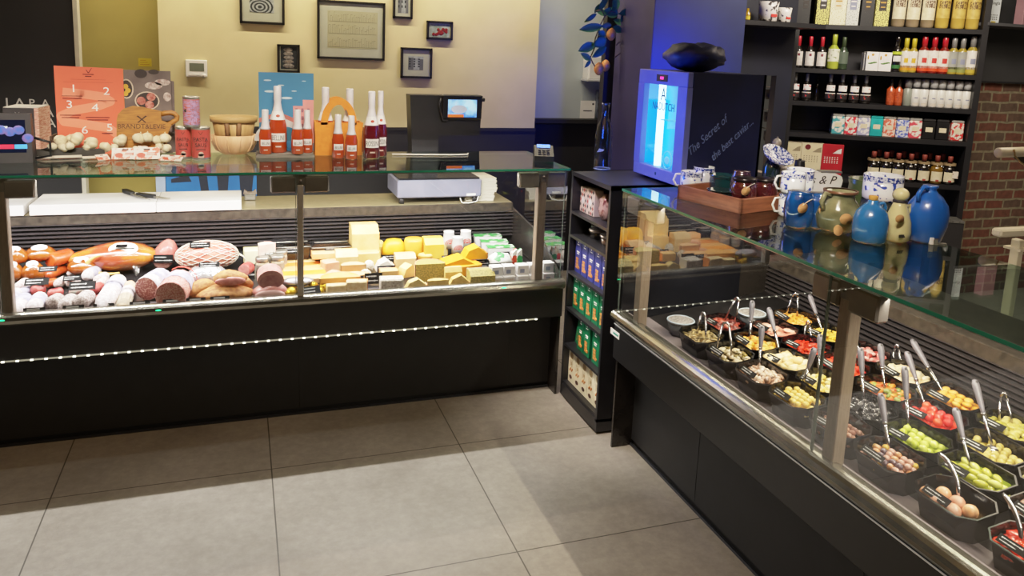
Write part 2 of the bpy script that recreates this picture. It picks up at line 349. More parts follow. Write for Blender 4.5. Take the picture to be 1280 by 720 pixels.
# ------------------------------------------------------------------ display counters
def counter(name, label, x0, x1, posts, endpane_side, groups_=None):
    """A serve-over deli counter in a local frame: front faces -y at y=0 (the glass), length along x."""
    pass
FY, RX = 3.487, 1.549                               # planes of the two front glasses
GZ, RZ_ = 1.185, .655                                # underside of the glass top, top of the rail
def build_counter(label, L0, L1, posts, seams, loc, rz, end_hi, deep=.62, led=True, flip=False, seam_off=.018, rsh=.025, d0=.58, dsl=.03):
    t = thing('deli_display_counter', label, 'display counter', loc, rz, 'deli display counters')
    W = L1-L0
    part('lower_panel', MB().box((L0, .118, .03), (L1, .16, .44)).box((L0, .13, 0), (L1, .2, .05)), BLACK_DK, t)
    part('plinth_trim', MB().box((L0, .112, 0), (L1, .12, .012)), mat('dark_blue_grey_trim', '33363f', .3, .5), t)
    mb = MB().box((L0, 0.0, .43), (L1, .125, .585), .003)
    for sx in seams: mb.box((sx-.001, .1165, .03), (sx+.001, .119, .43))
    part('upper_panel', mb, BLACK, t)
    part('trim_line', MB().box((L0, -.0025, .5875), (L1, 0.001, .5905)), mat('bright_trim_line', 'f0f0ec', .4, emit=.12), t)
    # rounded rail profile, swept along x
    prof = [(.004, .592), (.004, .602), (-.010, .606), (-.020, .616), (-.024, .630), (-.020, .643), (-.010, .650), (.0, .654), (.012, .655), (.03, .652), (.05, .642), (.05, .585)]
    prof = [(y, z-(rsh if z > .603 else 0)) for y, z in prof]
    part('rail', MB().prismx(prof, L0, L1), CHROME, t)
    part('inner_lip', MB().prismx([(.05, .58), (.05, .642-rsh), (.062, .638-rsh), (.085, .612-rsh), (.16, d0+.012), (.16, d0-.004)], L0, L1), mat('lip_grey_plastic', '5c5658', .35, .3, scale=14) if not flip else mat('lip_lavender_grey', '857b7f', .35, .2, scale=14), t)
    # sloped deck
    part('deck', MB().prismx([(.06, d0-.015), (.06, d0), (.78, d0+.72*dsl), (.78, d0-.01)], L0+.01, L1-.01), DECK, t)
    # louvred back
    mb = MB().box((L0+.01, .80, .55), (L1-.01, .82, .845))
    mb.m = 1
    for k in range(8):
        z = .668+k*.0205; mb.prismx([(.80, z), (.80, z+.010), (.770, z+.007), (.770, z+.001)], L0+.01, L1-.01)
    part('louvred_back', mb, [BLACK_DK, SLAT], t)
    part('body', MB().box((L0, .82, 0), (L1, 1.12, .814)).box((L0, .15, .0), (L1, .82, .55)), BLACK, t)
    # front glass panes between posts
    cuts = sorted([L0+.02]+[s-seam_off for s in posts if L0+.17 < s < L1-.14]+[L1-.02])
    for a_, b_ in zip(cuts[:-1], cuts[1:]):
        q_ = math.tan(math.radians(1.2))*(b_-a_)/2 if flip else 0      # the hinged panes of the right counter hang very slightly open
        part('front_glass', MB().quad((a_+.003, -q_, RZ_-.01-rsh), (b_-.003, q_, RZ_-.01-rsh), (b_-.003, q_, GZ), (a_+.003, -q_, GZ)), GLASS, t)
        for xx in (a_+.003, b_-.003): part('glass_edge', MB().box((xx-.0012, -.001, RZ_-rsh), (xx+.0012, .004, GZ)), mat('glass_edge_grey', '6f7d76', .15, .3, scale=20), t)
    # top glass with green edge
    part('top_glass', MB().box((L0, -.005, GZ), (L1, deep, GZ+.010)), GLASS_TOP, t)
    part('top_glass_edge', MB().box((L0, -.0065, GZ), (L1, -.005, GZ+.010)).box((L1 if not flip else L0-.0015, -.005, GZ), ((L1 if not flip else L0-.0015)+.0015, deep, GZ+.010)), GLASS_EDGE, t)
    part('top_glass_rim', MB().box((L0, -.001, GZ-.004), (L1, .003, GZ)), STEEL, t)
    # posts and brackets
    for s_ in posts:
        big = s_ not in getattr(build_counter, 'thin', ())
        w = .022 if big else .013
        part('post', MB().box((s_-w, .012 if big else -.003, .61), (s_+w, .012+2*w, GZ-.05), .003), ALU_BRN if big else mat('satin_steel_post', 'bdb8ae', .3, .35, scale=20), t)
        br = part('bracket', MB().box((s_-.125, .002, GZ-.085), (s_-.018, .045, GZ-.012), .006).box((s_+.018, .002, GZ-.085), (s_+.125, .045, GZ-.012), .006).box((s_-.03, .01, GZ-.06), (s_+.03, .05, GZ-.002), .004), BRACKET, t)
        part('clamp_screw', MB().tube([(s_, .004, GZ-.03), (s_, -.006, GZ-.03)], .006), BRACKET, br)
    return t
build_counter.thin = (.247,)
LEFT = build_counter('black deli counter along the cream wall holding meats and cheeses behind glass', -2.3, 1.535, [-2.05, -.90, .247, 1.40], [-1.2, .247, 1.3], (0, FY, 0), 0, None)
# right-hand counter: local x runs toward the camera (world -y)
# local (x, y) -> world (RX + y, -x)
build_counter.thin = ()
RIGHT = build_counter('black antipasti counter along the right side filled with black tubs of olives', -2.94, -.25, [-2.78, -1.63, -.48], [-2.4, -1.55, -.7], (RX, 0, 0), -PI/2, None, flip=True, seam_off=.05, rsh=0, d0=.60, dsl=.1242)
for t, L0, L1, sgn in ((LEFT, -2.3, 1.535, 1), (RIGHT, -2.94, -.25, -1)):
    xe = L1 if sgn > 0 else L0
    # dark end wall below, glass end pane above
    a_, b_ = (xe-.012, xe) if sgn > 0 else (xe, xe+.012)
    part('end_panel', MB().prismx([(0.02, .0), (.02, .63), (.35, .78), (.82, .835), (1.12, .835), (1.12, 0)], a_, b_), mat('end_panel_dark', '2a2624', .25, col2='221f1d'), t)
    if sgn < 0: part('end_screen', MB().box((xe+.012, .02, .60), (xe+.02, .62, GZ-.002)), mat('end_screen_black', '101118', .25, col2='0c0d13'), t)
    part('end_glass', MB().add([(xe-sgn*.006, 0.004, .66), (xe-sgn*.006, deep_, .66) if False else (xe-sgn*.006, .6, .83), (xe-sgn*.006, .6, GZ), (xe-sgn*.006, .004, GZ)], [(0, 1, 2, 3)]), GLASS, t)
# the lit strip of light points under the lip of the left counter
mb = MB()
mb.box((-2.28, -.004, .4250), (1.40, .004, .4290)); mb.m = 1
k = -2.27
while k < 1.39:
    mb.box((k, -.0055, .4245), (k+.011, .0, .4295)); k += .0515
part('led_strip', mb, [mat('led_tape', 'b7b6a0', .5, emit=.38, ecol='d8d6bc'), mat('led_points', 'fffdf0', .5, emit=4.5, ecol='fffbe0')], LEFT)
# worktops
solo('worktop', 'grey brown stone worktop behind the meat and cheese, under the white cutting board', 'worktop', MB().box((-2.3, 4.255, .815), (1.52, 4.62, .868), .004), [STONE])
part('top_skin', MB().box((-2.29, 4.262, .868), (1.51, 4.615, .870)), STONE_TAN, bpy.data.objects['worktop'], 'tan top surface')
solo('worktop', 'grey brown stone worktop behind the louvres of the antipasti counter', 'worktop', MB().box((2.318, .25, .815), (2.68, 2.92, .868), .004), STONE)
# status lights on the left rail
for i, (px, py) in enumerate(((198, 389), (2, 400), (630, 361))):
    P = aty(px, py, FY-.02); solo('indicator_light', 'tiny green indicator light on the counter rail, %s' % ['below the cut pink sausage', 'at the far left edge', 'below the small white cartons'][i], 'light', MB().ell((0, 0, 0), (.012, .004, .003)), mat('green_led', '20ff90', .4, emit=3), (P.x, FY-.0215, .61))

# ------------------------------------------------------------------ goods on the left deck
SL = .1242
def deckL(px, py, lift=0): return atp(px, py, (0, FY+.06, .581+lift), (0, -.03, 1))
def deckR(px, py, lift=0): return atp(px, py, (RX+.06, 0, .60+lift), (-SL, 0, 1))
def dz(y): return .60+(y-FY-.06)*SL
MP0 = .0042
def spot(cx, cy, w, h, st=0):
    """centre, width and height seen in the photo -> base point on the deck and real size"""
    m = mpp(deckL(cx, cy, h*MP0/2+st)); hh = h*m*.96
    c = deckL(cx, cy, hh/2+st); return Vector((c.x, c.y, c.z-hh/2)), w*m, hh
def price_card(px, py, w, label, z=None, tilt=-.35, P=None, rz=0, group=None, ar=.42, seed=None, name='price_card'):
    if P is None: P = deckL(px, py, .03)
    m = mpp(P); W = w*m; Hh = W*ar; mb = MB().box((-W/2, 0, -Hh/2), (W/2, .0015, Hh/2)); mb.m = 1
    scribble(mb, W, Hh, -.0006, 2, seed if seed is not None else int(px*7+py))
    return solo(name, label, 'price card', mb, [CARD, CHALK], P, rot=(tilt, 0, rz), group=group)

# -- vacuum-bagged amber hams
HAMC = mat('amber_ham', 'c4651c', .22, col2='8d3f10', scale=14, coat=.5, spec=.6, bump=.15)
CHOR = mat('orange_red_sausage', 'cf5524', .28, col2='b23c16', scale=24, coat=.4)
def bagged_ham(cx, cy, w, h, st, label, big=False):
    P, W, H_ = spot(cx, cy, w, h, st)
    t = thing('bagged_ham', label, 'ham', P, 0, 'bagged amber hams')
    fn = lambda x, y, z: (x*(1-.12*z), y, z+.06*_s(5*x))
    part('meat', MB().ell((0, 0, H_/2), (W/2, W*.42, H_/2), 16, 10, .03, int(cx), fn), HAMC, t)
    part('plastic_bag', MB().ell((0, 0, H_/2), (W*.53, W*.45, H_*.53), 12, 8, .05, int(cx)+3, fn).lathe([(.004, 0), (.012, .012), (.02, .03)], 8, cx=W*.45, cap=False), FILM, t)
    la = MB(); vs = []
    for i in range(16):
        a = 2*PI*i/16; vs.append((W*.25*_c(a), -W*.16+W*.14*_s(a), H_*(.93+.13*_s(a)*1)+.004))
    la.add(vs, [tuple(range(16))]); part('paper_label', la, mat('white_label', 'f4f1ec', .5, scale=30), t, 'white oval label')
bagged_ham(19, 320, 30, 22, .075, 'amber ham in plastic, upper left of the heap by the left post')
bagged_ham(51, 317, 36, 20, .075, 'amber ham in plastic, upper right of the heap at the far left')
bagged_ham(16, 341, 26, 26, .0, 'amber ham in plastic, lowest and farthest left, touching the left post')
bagged_ham(42, 340, 27, 26, .0, 'amber ham in plastic, lower one left of the cut red sausage')
bagged_ham(103, 333, 34, 22, .01, 'amber ham in plastic with oval label, in front of the big bone-in ham')
def log(name, label, cat, p0, p1, r, m, group=None, ends=.55, m_end=None, lift=0, jit=.03, extra=None, film=None, flat0=False, seed=1, n=14):
    A = deckL(*p0, r+lift); B = deckL(*p1, r+lift+(.0)); d = B-A; Ln = d.length; d.normalize()
    t = thing(name, label, cat, A, 0, group); X = d; Z = Vector((0, 0, 1)); Y = Z.cross(X).normalized(); Z = X.cross(Y)
    Mx = Matrix((X, Y, Z)).transposed()
    prof = []
    K = 14
    for k in range(K+1):
        u = k/K
        if flat0 and k == 0: prof.append((r*.97, 0)); continue
        e0 = 1 if flat0 else min(1, (u/.18))**ends if u < .18 else 1
        e1 = min(1, ((1-u)/.16))**ends if u > .84 else 1
        prof.append((max(r*min(e0, e1)*(1+random.Random(seed*31+k).uniform(-jit, jit)), .0005), u*Ln))
    mb = MB().lathe(prof, n); mb.xf(Matrix(((0, 0, 1), (1, 0, 0), (0, 1, 0))).to_4x4()); mb.xf(Mx.to_4x4())
    body = part('body', mb, m, t)
    if m_end:
        f = MB().lathe([(r*.95, -.001), (r*.5, -.002), (.0005, -.002)], n, cap=False); f.xf(Matrix(((0, 0, 1), (1, 0, 0), (0, 1, 0))).to_4x4()); f.xf(Mx.to_4x4()); part('cut_face', f, m_end, t)
    if extra:
        for nm, u0, u1, mm in extra:
            f = MB().lathe([(r*1.03, u0*Ln), (r*1.03, u1*Ln)], n, cap=False); f.xf(Matrix(((0, 0, 1), (1, 0, 0), (0, 1, 0))).to_4x4()); f.xf(Mx.to_4x4()); part(nm, f, mm, t)
    return t, Mx, Ln
MOLD = mat('white_moulded_casing', 'e2d8d4', .8, col2='a58480', scale=110, detail=5, bump=.3)
MOLDP = mat('pale_powdered_casing', 'ece6e6', .8, col2='bfaeb0', scale=80, bump=.15)
GREYC = mat('grey_mould_casing', 'cbbfba', .85, col2='7f6c66', scale=130, detail=6, bump=.3)
BAND = mat('lilac_paper_band', 'cfcbe0', .5, col2='8f8cae', scale=36)
DKBAND = mat('blue_black_band', '45425c', .5, col2='2f2d44', scale=40)
REDS = mat('red_salami_meat', 'c4564e', .4, col2='8e2a2c', scale=40, detail=5)
SALF = mat('salami_cut_face', 'a35c52', .4, col2='d5a79b', scale=75, detail=2, lo=.58, hi=.62)
SALF = mat('salami_cut_face2', 'c79a90', .4, col2='8a463f', scale=130, detail=2, lo=.52, hi=.62)
MORT = mat('pink_speckled_cut', 'e9b9ae', .4, col2='c8645e', scale=190, detail=3, lo=.4, hi=.6)
PINK = mat('pale_pink_meat', 'd98f88', .35, col2='bd6c66', scale=40, coat=.3)
t, Mx, Ln = log('cured_sausage', 'orange-red cured sausage with round cut end, between the amber hams and bone-in ham', 'sausage', (62, 326), (92, 318), .036, CHOR, flat0=True, m_end=CHOR, lift=.05)
log('cured_sausage', 'orange smoked sausage lying in front of the bagged hams beside a black card', 'sausage', (55, 346), (86, 334), .024, CHOR, jit=.06)
log('cured_sausage', 'short orange smoked sausage end under the front black card', 'sausage', (56, 356), (72, 351), .02, CHOR, jit=.06)
WG = 'small white salamis'
for i, (a, b, r, mm, lab, ex) in enumerate((
    ((9, 384), (21, 364), .028, MOLDP, 'white floury salami at the far left front corner, against the post', [('paper_band', .35, .7, BAND)]),
    ((19, 392), (33, 371), .030, MOLDP, 'white floury salami, second along the front glass from the left post', [('paper_band', .5, .85, BAND)]),
    ((40, 388), (52, 370), .031, MOLDP, 'white floury salami with lilac band, third along the front glass', [('paper_band', .35, .75, BAND)]),
    ((62, 381), (76, 373), .031, GREYC, 'stubby grey-moulded salami, first of the three grey ones', None),
    ((78, 385), (92, 372), .029, GREYC, 'stubby grey-moulded salami, middle of the three grey ones', None),
    ((97, 381), (113, 369), .034, GREYC, 'stubby grey-moulded salami, right of the three grey ones', None),
    ((22, 362), (34, 352), .026, MOLD, 'small round white salami behind the front row, under the left black card', None),
    ((20, 368), (40, 362), .020, BAND, 'lilac-banded small salami lying crosswise behind the front row', None),
    ((40, 365), (55, 360), .024, REDS, 'red short salami behind the white floury ones', None),
    ((59, 368), (80, 364), .02, REDS, 'thin red salami lying crosswise behind the grey ones', None),
    ((86, 366), (103, 362), .018, mat('green_pink_wrapper', '7fa08e', .4, col2='c76f72', scale=30), 'thin green and pink wrapped salami behind the grey ones', None),
    ((70, 357), (82, 349), .022, MOLD, 'whitish pink salami left of the middle black card', None),
    ((84, 356), (98, 349), .020, MOLD, 'whitish salami half under the middle black card', None),
    ((83, 342), (104, 339), .018, MOLDP, 'thin white salami lying crosswise in front of the labelled amber ham', None),
    ((106, 347), (121, 337), .028, MOLDP, 'thick white paper-wrapped salami with open end, right of the middle card', [('paper_band', .3, .9, BAND)]),
    ((119, 352), (134, 344), .022, MOLD, 'pinkish white salami just left of the long white salami', [('paper_band', .3, .6, BAND)]),
    ((114, 365), (127, 356), .022, REDS, 'bright red short salami right of the middle black card', None),
    ((121, 358), (133, 349), .020, MOLD, 'pale mottled salami just behind the bright red one', None),
    ((115, 376), (128, 371), .016, REDS, 'short red salami end beside the long white salami', None))):
    log('small_salami', lab, 'salami', a, b, r, mm, WG, extra=ex, seed=i+2)
log('long_salami', 'long thick white salami with lilac band pointing at the front glass', 'salami', (126, 386), (151, 347), .040, MOLDP, extra=[('paper_band', .5, .72, BAND), ('dark_band', .56, .62, DKBAND)])
t, Mx, Ln = log('long_salami', 'long tan netted salami with dark band, right of the thick white one', 'salami', (152, 388), (164, 353), .029, mat('tan_netted_casing', 'd8bd9a', .75, col2='a98a6c', scale=50, bump=.3), extra=[('paper_band', .42, .66, MOLDP), ('dark_band', .5, .58, DKBAND)])
net = MB()
for k in range(16):
    u = Ln*(.05+.36*k/16); net.tube([Mx @ Vector((u, .0298*_c(a*PI/5), .0298*_s(a*PI/5))) for a in range(10)], .0012, 4, closed=True)
part('string_net', net, mat('cream_string', 'efe3cc', .8, scale=40), t)
t, Mx, Ln = log('cut_salami', 'thick dark red salami with marbled cut face and white wrapper', 'salami', (183, 361), (206, 347), .056, MOLDP, flat0=True, m_end=SALF, extra=[('paper_band', .3, .8, BAND)])
t, Mx, Ln = log('cut_salami', 'thick pink speckled sausage cut open toward the glass, with lilac band', 'sausage', (213, 370), (228, 350), .066, MORT, flat0=True, m_end=MORT, extra=[('paper_band', .38, .72, BAND), ('red_band', .93, 1.0, mat('red_plastic_band', 'd84a3e', .4))])
# -- bone-in ham
P, W, H_ = spot(138, 321, 108, 40, 0)
t = thing('bone_in_ham', 'large amber bone-in cured ham with oval black and white label', 'ham', P)
def hamfn(x, y, z):
    k = .52+.48*min(1, max(0, (x+.95)/1.15)); return (x, y*k, z*k+(.0 if x > -.2 else -.12*(-x-.2)))
HAMM = mat('cured_ham_skin', 'dc802c', .25, col2='b44a2c', scale=5, coat=.5, lo=.42, hi=.56, bump=.1, stretch=(1, 1, 2.4))
part('meat', MB().ell((0, 0, H_/2), (W/2, W*.24, H_/2), 26, 14, .015, 4, hamfn), HAMM, t)
part('fat_rim', MB().tube([(W*.02+W*.23*_c(a), -W*.215-.004*_s(3*a), H_*.42+H_*.33*_s(a)) for a in [PI*.62+PI*1.02*k/14 for k in range(15)]], [.004+.007*_s(PI*k/14) for k in range(15)], 6), mat('yellow_ham_fat', 'f0bd62', .3, coat=.4), t, 'yellow fat seam')
lb = MB(); vs = []
for i in range(18):
    a = 2*PI*i/18; vs.append((W*.16+W*.155*_c(a), -W*.155+.02*_s(a)*1, H_*.86+H_*.19*_s(a)))
lb.add(vs, [tuple(range(18))]); lb.m = 1
for k, (dx, dzz, ww) in enumerate(((-.02, .1, .12), (.01, -.03, .2), (.03, -.12, .14))):
    lb.add([(W*(.16+dx)-W*ww/2, -W*.160, H_*(.86+dzz)-.006), (W*(.16+dx)+W*ww/2, -W*.160, H_*(.86+dzz)-.006), (W*(.17+dx)+W*ww/2, -W*.158, H_*(.86+dzz)+.008), (W*(.17+dx)-W*ww/2, -W*.158, H_*(.86+dzz)+.008)], [(0, 1, 2, 3)])
part('paper_label', lb, [mat('white_label', 'f4f1ec', .5, scale=30), CARD], t, 'oval black and white label')
part('plastic_bag', MB().ell((0, 0, H_/2), (W*.515, W*.25, H_*.53), 22, 12, .03, 9, hamfn).lathe([(.006, 0), (.012, .015), (.03, .045)], 8, cx=W*.3, cy=-W*.24, cap=False), FILM, t)
# -- pork knuckle and netted ham
P, W, H_ = spot(207, 317, 34, 38, 0)
t = thing('cured_pork_joint', 'pear-shaped pink cured pork joint behind a black price card', 'cured meat', P)
part('meat', MB().ell((0, 0, H_/2), (W/2, W*.5, H_/2), 16, 12, .02, 5, lambda x, y, z: (x*(.86-.14*z)+.22*z, y, z)), mat('pink_cured_joint', 'cc786c', .35, col2='a04c4a', scale=16, coat=.4), t)
part('cut_face', MB().ell((-.01, -W*.42, H_*.3), (W*.3, .01, H_*.24)), mat('marbled_pink_cut', 'd8a69c', .4, col2='b06a66', scale=40), t)
price_card(204, 318, 23, 'black price card leaning on the pear-shaped pork joint', P=P+Vector((-.005, -W*.56, H_*.46)), rz=-.12, tilt=-.1, ar=.45)
P, W, H_ = spot(259, 319, 74, 38, 0)
t = thing('netted_ham', 'large round pink ham in a white string net, right of the pork joint', 'ham', P)
part('meat', MB().ell((0, 0, H_/2), (W/2, W*.3, H_/2), 22, 12, .02, 6, lambda x, y, z: (x*(1-.06*z), y, z)), mat('netted_ham_meat', 'e0947c', .3, col2='c0483c', scale=12, coat=.4), t)
net = MB()
for k in range(16):
    for sg in (1, -1):
        pts = []
        for j in range(15):
            p_ = PI*(j/14-.5)*.96; a = 2*PI*k/16+sg*p_*.8; pts.append((W/2*1.02*_s(p_), W*.306*_c(p_)*_c(a), H_/2+H_/2*1.02*_c(p_)*_s(a)))
        net.tube(pts, .0017, 4)
part('string_net', net, mat('white_net_string', 'f3e6d2', .7, scale=40), t)
part('net_tail', MB().tube([(W*.5, 0, H_*.5), (W*.58, -.01, H_*.42), (W*.62, -.02, H_*.3)], [.006, .004, .002], 6), mat('white_net_string', 'f3e6d2', .7), t)
price_card(252, 310, 24, 'black price card lying on top of the netted ham', P=P+Vector((-.03, -W*.17, H_*.97)), tilt=-.9, ar=.36)
# -- silver tray
P, W, H_ = spot(259, 344, 56, 26, 0)
t = thing('foil_tray', 'foil-covered oval silver tray between the netted ham and the tan bacon', 'tray', P)
part('foil', MB().lathe([(W*.40, 0), (W*.5, H_*.35), (W*.46, H_*.6), (W*.3, H_*.92), (.001, H_)], 18, sy=.6), mat('crumpled_foil', 'dcdfe6', .22, .75, col2='b9bcc6', scale=30, bump=.5), t)
part('paper_label', MB().add([(-W*.02, -W*.26, H_*.62), (W*.2, -W*.26, H_*.62), (W*.2, -W*.14, H_*1.0), (-W*.02, -W*.14, H_*1.0)], [(0, 1, 2, 3)]), mat('white_blue_label', 'e9edf6', .5, col2='5a62b0', scale=24, lo=.3, hi=.42), t)
price_card(262, 331, 24, 'black price card on the rear edge of the foil tray', P=P+Vector((.01, -.0, H_*1.05)), tilt=-.8, ar=.3)
# -- tan bacon pieces
TANB = mat('tan_rubbed_bacon', 'c2884a', .7, col2='94592a', scale=60, detail=5, bump=.3)
def flat_meat(cx, cy, w, h, st, label, m, face=None, seed=1, rz=0, dep=.62):
    P, W, H_ = spot(cx, cy, w, h, st); t = thing('bacon_slab', label, 'bacon', P, rz, 'tan spice-rubbed bacon slabs')
    part('slab', MB().ell((0, 0, H_/2), (W/2, W/2*dep, H_/2), 20, 10, .03, seed, lambda x, y, z: (x, y*(1-.25*x), z*(1-.3*x*x)+.1*_s(3*x+seed))), m, t)
    if face: part('cut_face', MB().ell((0, -W/2*dep*.86, H_*.42), (W*.44, .012, H_*.3), 18, 8), face, t)
flat_meat(253, 362, 44, 26, 0, 'tan spice-rubbed bacon slab on the left, pointed end toward the pink sausage', TANB, seed=1, rz=.35)
flat_meat(282, 366, 72, 22, 0, 'tan spice-rubbed bacon slab lowest in front by the glass', TANB, seed=2)
flat_meat(300, 356, 34, 30, 0, 'tan spice-rubbed bacon slab on the right with dark end', TANB, seed=4, rz=-.4)
flat_meat(288, 347, 42, 20, .07, 'tan bacon slab on top with pink cut face', TANB, PINK, seed=3)
price_card(55, 338, 20, 'black price card among the amber hams at the left', tilt=-.9, P=deckL(60, 336, .085))
price_card(46, 352, 27, 'black price card lying on the small salamis at the left', tilt=-1.0, P=deckL(46, 352, .06))
price_card(88, 348, 20, 'small black price card behind the middle of the small salamis', tilt=-1.0, P=deckL(90, 347.5, .05))
price_card(103, 357, 30, 'black price card in the middle of the small salamis', tilt=-.9, P=deckL(103, 357, .065))
price_card(311, 334, 12, 'small black card at the right end of the bacon', P=deckL(312, 340, .03), ar=1.4)
log('cut_salami', 'red and white salami end standing behind the bacon, left of the glass jars', 'salami', (305, 338), (313, 333), .03, REDS, flat0=True, m_end=PINK, lift=.02)
for i, x in enumerate((43, 92, 130, 175, 216, 245, 275)):
    P = deckL(x, [393, 391, 389, 385, 382, 381, 378][i], .012); P.y = FY+.04; P.z = .662
    Pq = aty(x, [393, 391, 388, 384.5, 381, 379.5, 376.5][i], FY+.045); 
    mb = MB().box((-.04, 0, -.006), (.04, .003, .008)); mb.m = 1; mb.box((-.026, -.001, -.002), (.02, 0, .004))
    solo('shelf_strip_tag', 'narrow black name strip on the glass rail, %s in the meat section' % ORD[i], 'name strip', mb, [CARD, CHALK], (Pq.x, FY+.045, .626), rot=(-.5, 0, 0), group='name strips along the meat section')

# -- cheeses
def ch(col, col2=None, scale=16, rough=.45, bump=.05): return mat('cheese_%s_%s' % (col, col2), col, rough, col2=col2, scale=scale, bump=bump)
PARM = ch('e9c47e', 'dcb068'); PARMR = ch('d8a860', 'c6934c'); YEL = ch('f0b52a', 'e5a41e'); YELP = ch('f1d07a', 'e8c060'); IVORY = ch('f3e8c2', 'eadcaf'); ORNG = ch('ee9a34', 'e48a26'); WHT = ch('f4efe2', 'e6ddca', 20)
PEACH = ch('eec08c', 'dca76e'); RINDB = ch('b98a52', '9a6c3c', 20); RINDO = ch('d98a3c', 'c06e2c', 20); HERB = ch('c4aa5c', '7d783c', 150); CRUMB = ch('efe6d4', 'b8a682', 110, .8, .3); MOLDC = ch('e6dccb', 'aa9e8c', 110, .8, .2)
def cheese(cx, cy, w, h, st, shape, m, rind, label, rz=0, dep=.7, group=None, name='cheese_piece', cat='cheese', skew=.12):
    P, W, H_ = spot(cx, cy, w, h, st); D = W*dep; mb = MB()
    if shape == 'box':
        mb.box((-W/2, -D/2, 0), (W/2, D/2, H_), min(W, H_)*.08)
        if rind: mb.m = 1; mb.box((-W/2-.001, D/2-.006, -.0), (W/2+.001, D/2+.002, H_*1.005)).box((W/2-.004, -D/2+.004, 0), (W/2+.002, D/2, H_*1.003))
    elif shape == 'slant':
        mb.prismx([(-D/2, 0), (-D/2, H_*.72), (-D*.1, H_), (D/2, H_*.98), (D/2, 0)], -W/2, W/2)
        if rind: mb.m = 1; mb.box((W/2-.003, -D/2+.01, 0), (W/2+.003, D/2, H_*.72)).box((-W/2, D/2-.002, 0), (W/2, D/2+.004, H_*.985))
    elif shape == 'wedge':
        mb.prism([(-W/2, -D/2), (W/2, -D*.42), (W*.42, D*.2), (W*.12, D/2), (-W*.3, D*.36)], 0, H_)
        if rind: mb.m = 1; mb.prism([(W*.46, -D*.40), (W*.53, -D*.40), (W*.45, D*.24), (W*.13, D*.55), (W*.10, D*.5), (W*.4, D*.2)], 0, H_*1.01)
    elif shape == 'half':
        n = 14; mb.prism([(-W/2, -D*.3)]+[(W/2*_c(PI*k/n)*1, -D*.3+D*.9*_s(PI*k/n)) for k in range(n+1)], 0, H_)
        if rind: mb.m = 1; mb.prism([(W/2*1.01*_c(PI*k/n), -D*.3+D*.92*_s(PI*k/n)) for k in range(n+1)]+[(W*.48*_c(PI*(n-k)/n), -D*.3+D*.86*_s(PI*(n-k)/n)) for k in range(n+1)], 0, H_*1.02)
    elif shape == 'round':
        mb.lathe([(W*.44, 0), (W*.5, H_*.14), (W*.5, H_*.86), (W*.44, H_), (.0005, H_)], 22)
        if rind: mb.m = 1; mb.lathe([(W*.455, H_*.04), (W*.507, H_*.15), (W*.507, H_*.8)], 22, cap=False)
    elif shape == 'ball':
        mb.ell((0, 0, H_/2), (W/2, W/2, H_/2), 18, 10, .01, int(cx))
    elif shape == 'dome':
        mb.lathe([(W*.5, 0), (W*.5, H_*.4), (W*.44, H_*.72), (W*.3, H_*.93), (.0005, H_)], 22, sy=.8)
    elif shape == 'lump':
        mb.ell((0, 0, H_/2), (W/2, D/2, H_/2), 14, 9, .1, int(cx*3+cy))
    elif shape == 'tri':
        mb.prismy([(-W/2, 0), (W/2, 0), (W*.42, H_*.55), (W*.1, H_), (-W*.3, H_*.7)], -D/2, D/2)
        if rind: mb.m = 1; mb.box((W*.46, -D/2, 0), (W*.52, D/2, H_*.5))
    return solo(name, label, cat, mb, [m, rind or m], P, rz, group)
cheese(314, 320, 18, 20, 0, 'box', IVORY, ch('e8d58a'), 'pale ivory cheese block at the left end of the cheeses, lower one', dep=.9)
cheese(331, 312, 22, 17, .075, 'wedge', ch('efdfca', 'e2b9a8'), ch('d79a92'), 'pinkish white cheese wedge beside the pale ivory block', rz=.4)
def jar(cx, cy, w, h, st, label):
    P, W, H_ = spot(cx, cy, w, h, st); t = thing('preserve_jar', label, 'jar', P, 0, 'glass jars with silver lids')
    part('glass_body', MB().lathe([(W*.44, 0), (W*.48, H_*.08), (W*.48, H_*.7), (W*.42, H_*.78)], 16), mat('pale_jar_content', 'c9b79c', .15, col2='b09a7c', coat=.6), t)
    part('lid', MB().lathe([(W*.49, H_*.76), (W*.5, H_*.8), (W*.5, H_*.97), (W*.46, H_), (.001, H_*.99)], 16), STEEL, t)
    part('paper_label', MB().lathe([(W*.487, H_*.2), (W*.487, H_*.6)], 16, cap=False), mat('brown_grey_label', '8d8378', .6, scale=30), t)
jar(335, 324, 16, 20, .02, 'small glass jar with silver lid, rear left of the jar group')
jar(351, 322, 16, 20, .02, 'small glass jar with silver lid, rear right of the jar group')
jar(328, 332, 17, 24, 0, 'small glass jar with silver lid, front left of the jar group')
jar(347, 330, 17, 24, 0, 'small glass jar with silver lid, front right of the jar group')
for i, cx in enumerate((363, 413)):
    P, W, H_ = spot(cx, 311, 48, 22, .03); t = thing('lidded_tub', 'black tub with clear film lid behind the cheeses, %s of the steel post' % ['left', 'right'][i], 'tub', P, 0)
    part('tub', MB().prismy([(-W*.42, 0), (W*.42, 0), (W*.5, H_*.75), (-W*.5, H_*.75)], -.06, .06), TUB, t)
    part('clear_lid', MB().prismy([(-W*.52, H_*.74), (W*.52, H_*.74), (W*.5, H_*.84), (W*.42, H_), (-W*.42, H_), (-W*.5, H_*.84)], -.065, .065), CLEAR, t)
    part('steel_rim', MB().tube([(-W*.5, -.066, H_*.78), (W*.5, -.066, H_*.78)], .003, 6).tube([(-W*.42, -.03, H_*1.01), (W*.42, -.03, H_*1.01)], .003, 6), STEEL, t)
    price_card(cx+3, 309, 22, 'black price card in the film-lidded tub, %s of the steel post' % ['left', 'right'][i], P=P+Vector((.01, -.068, H_*.62)), tilt=-.4)
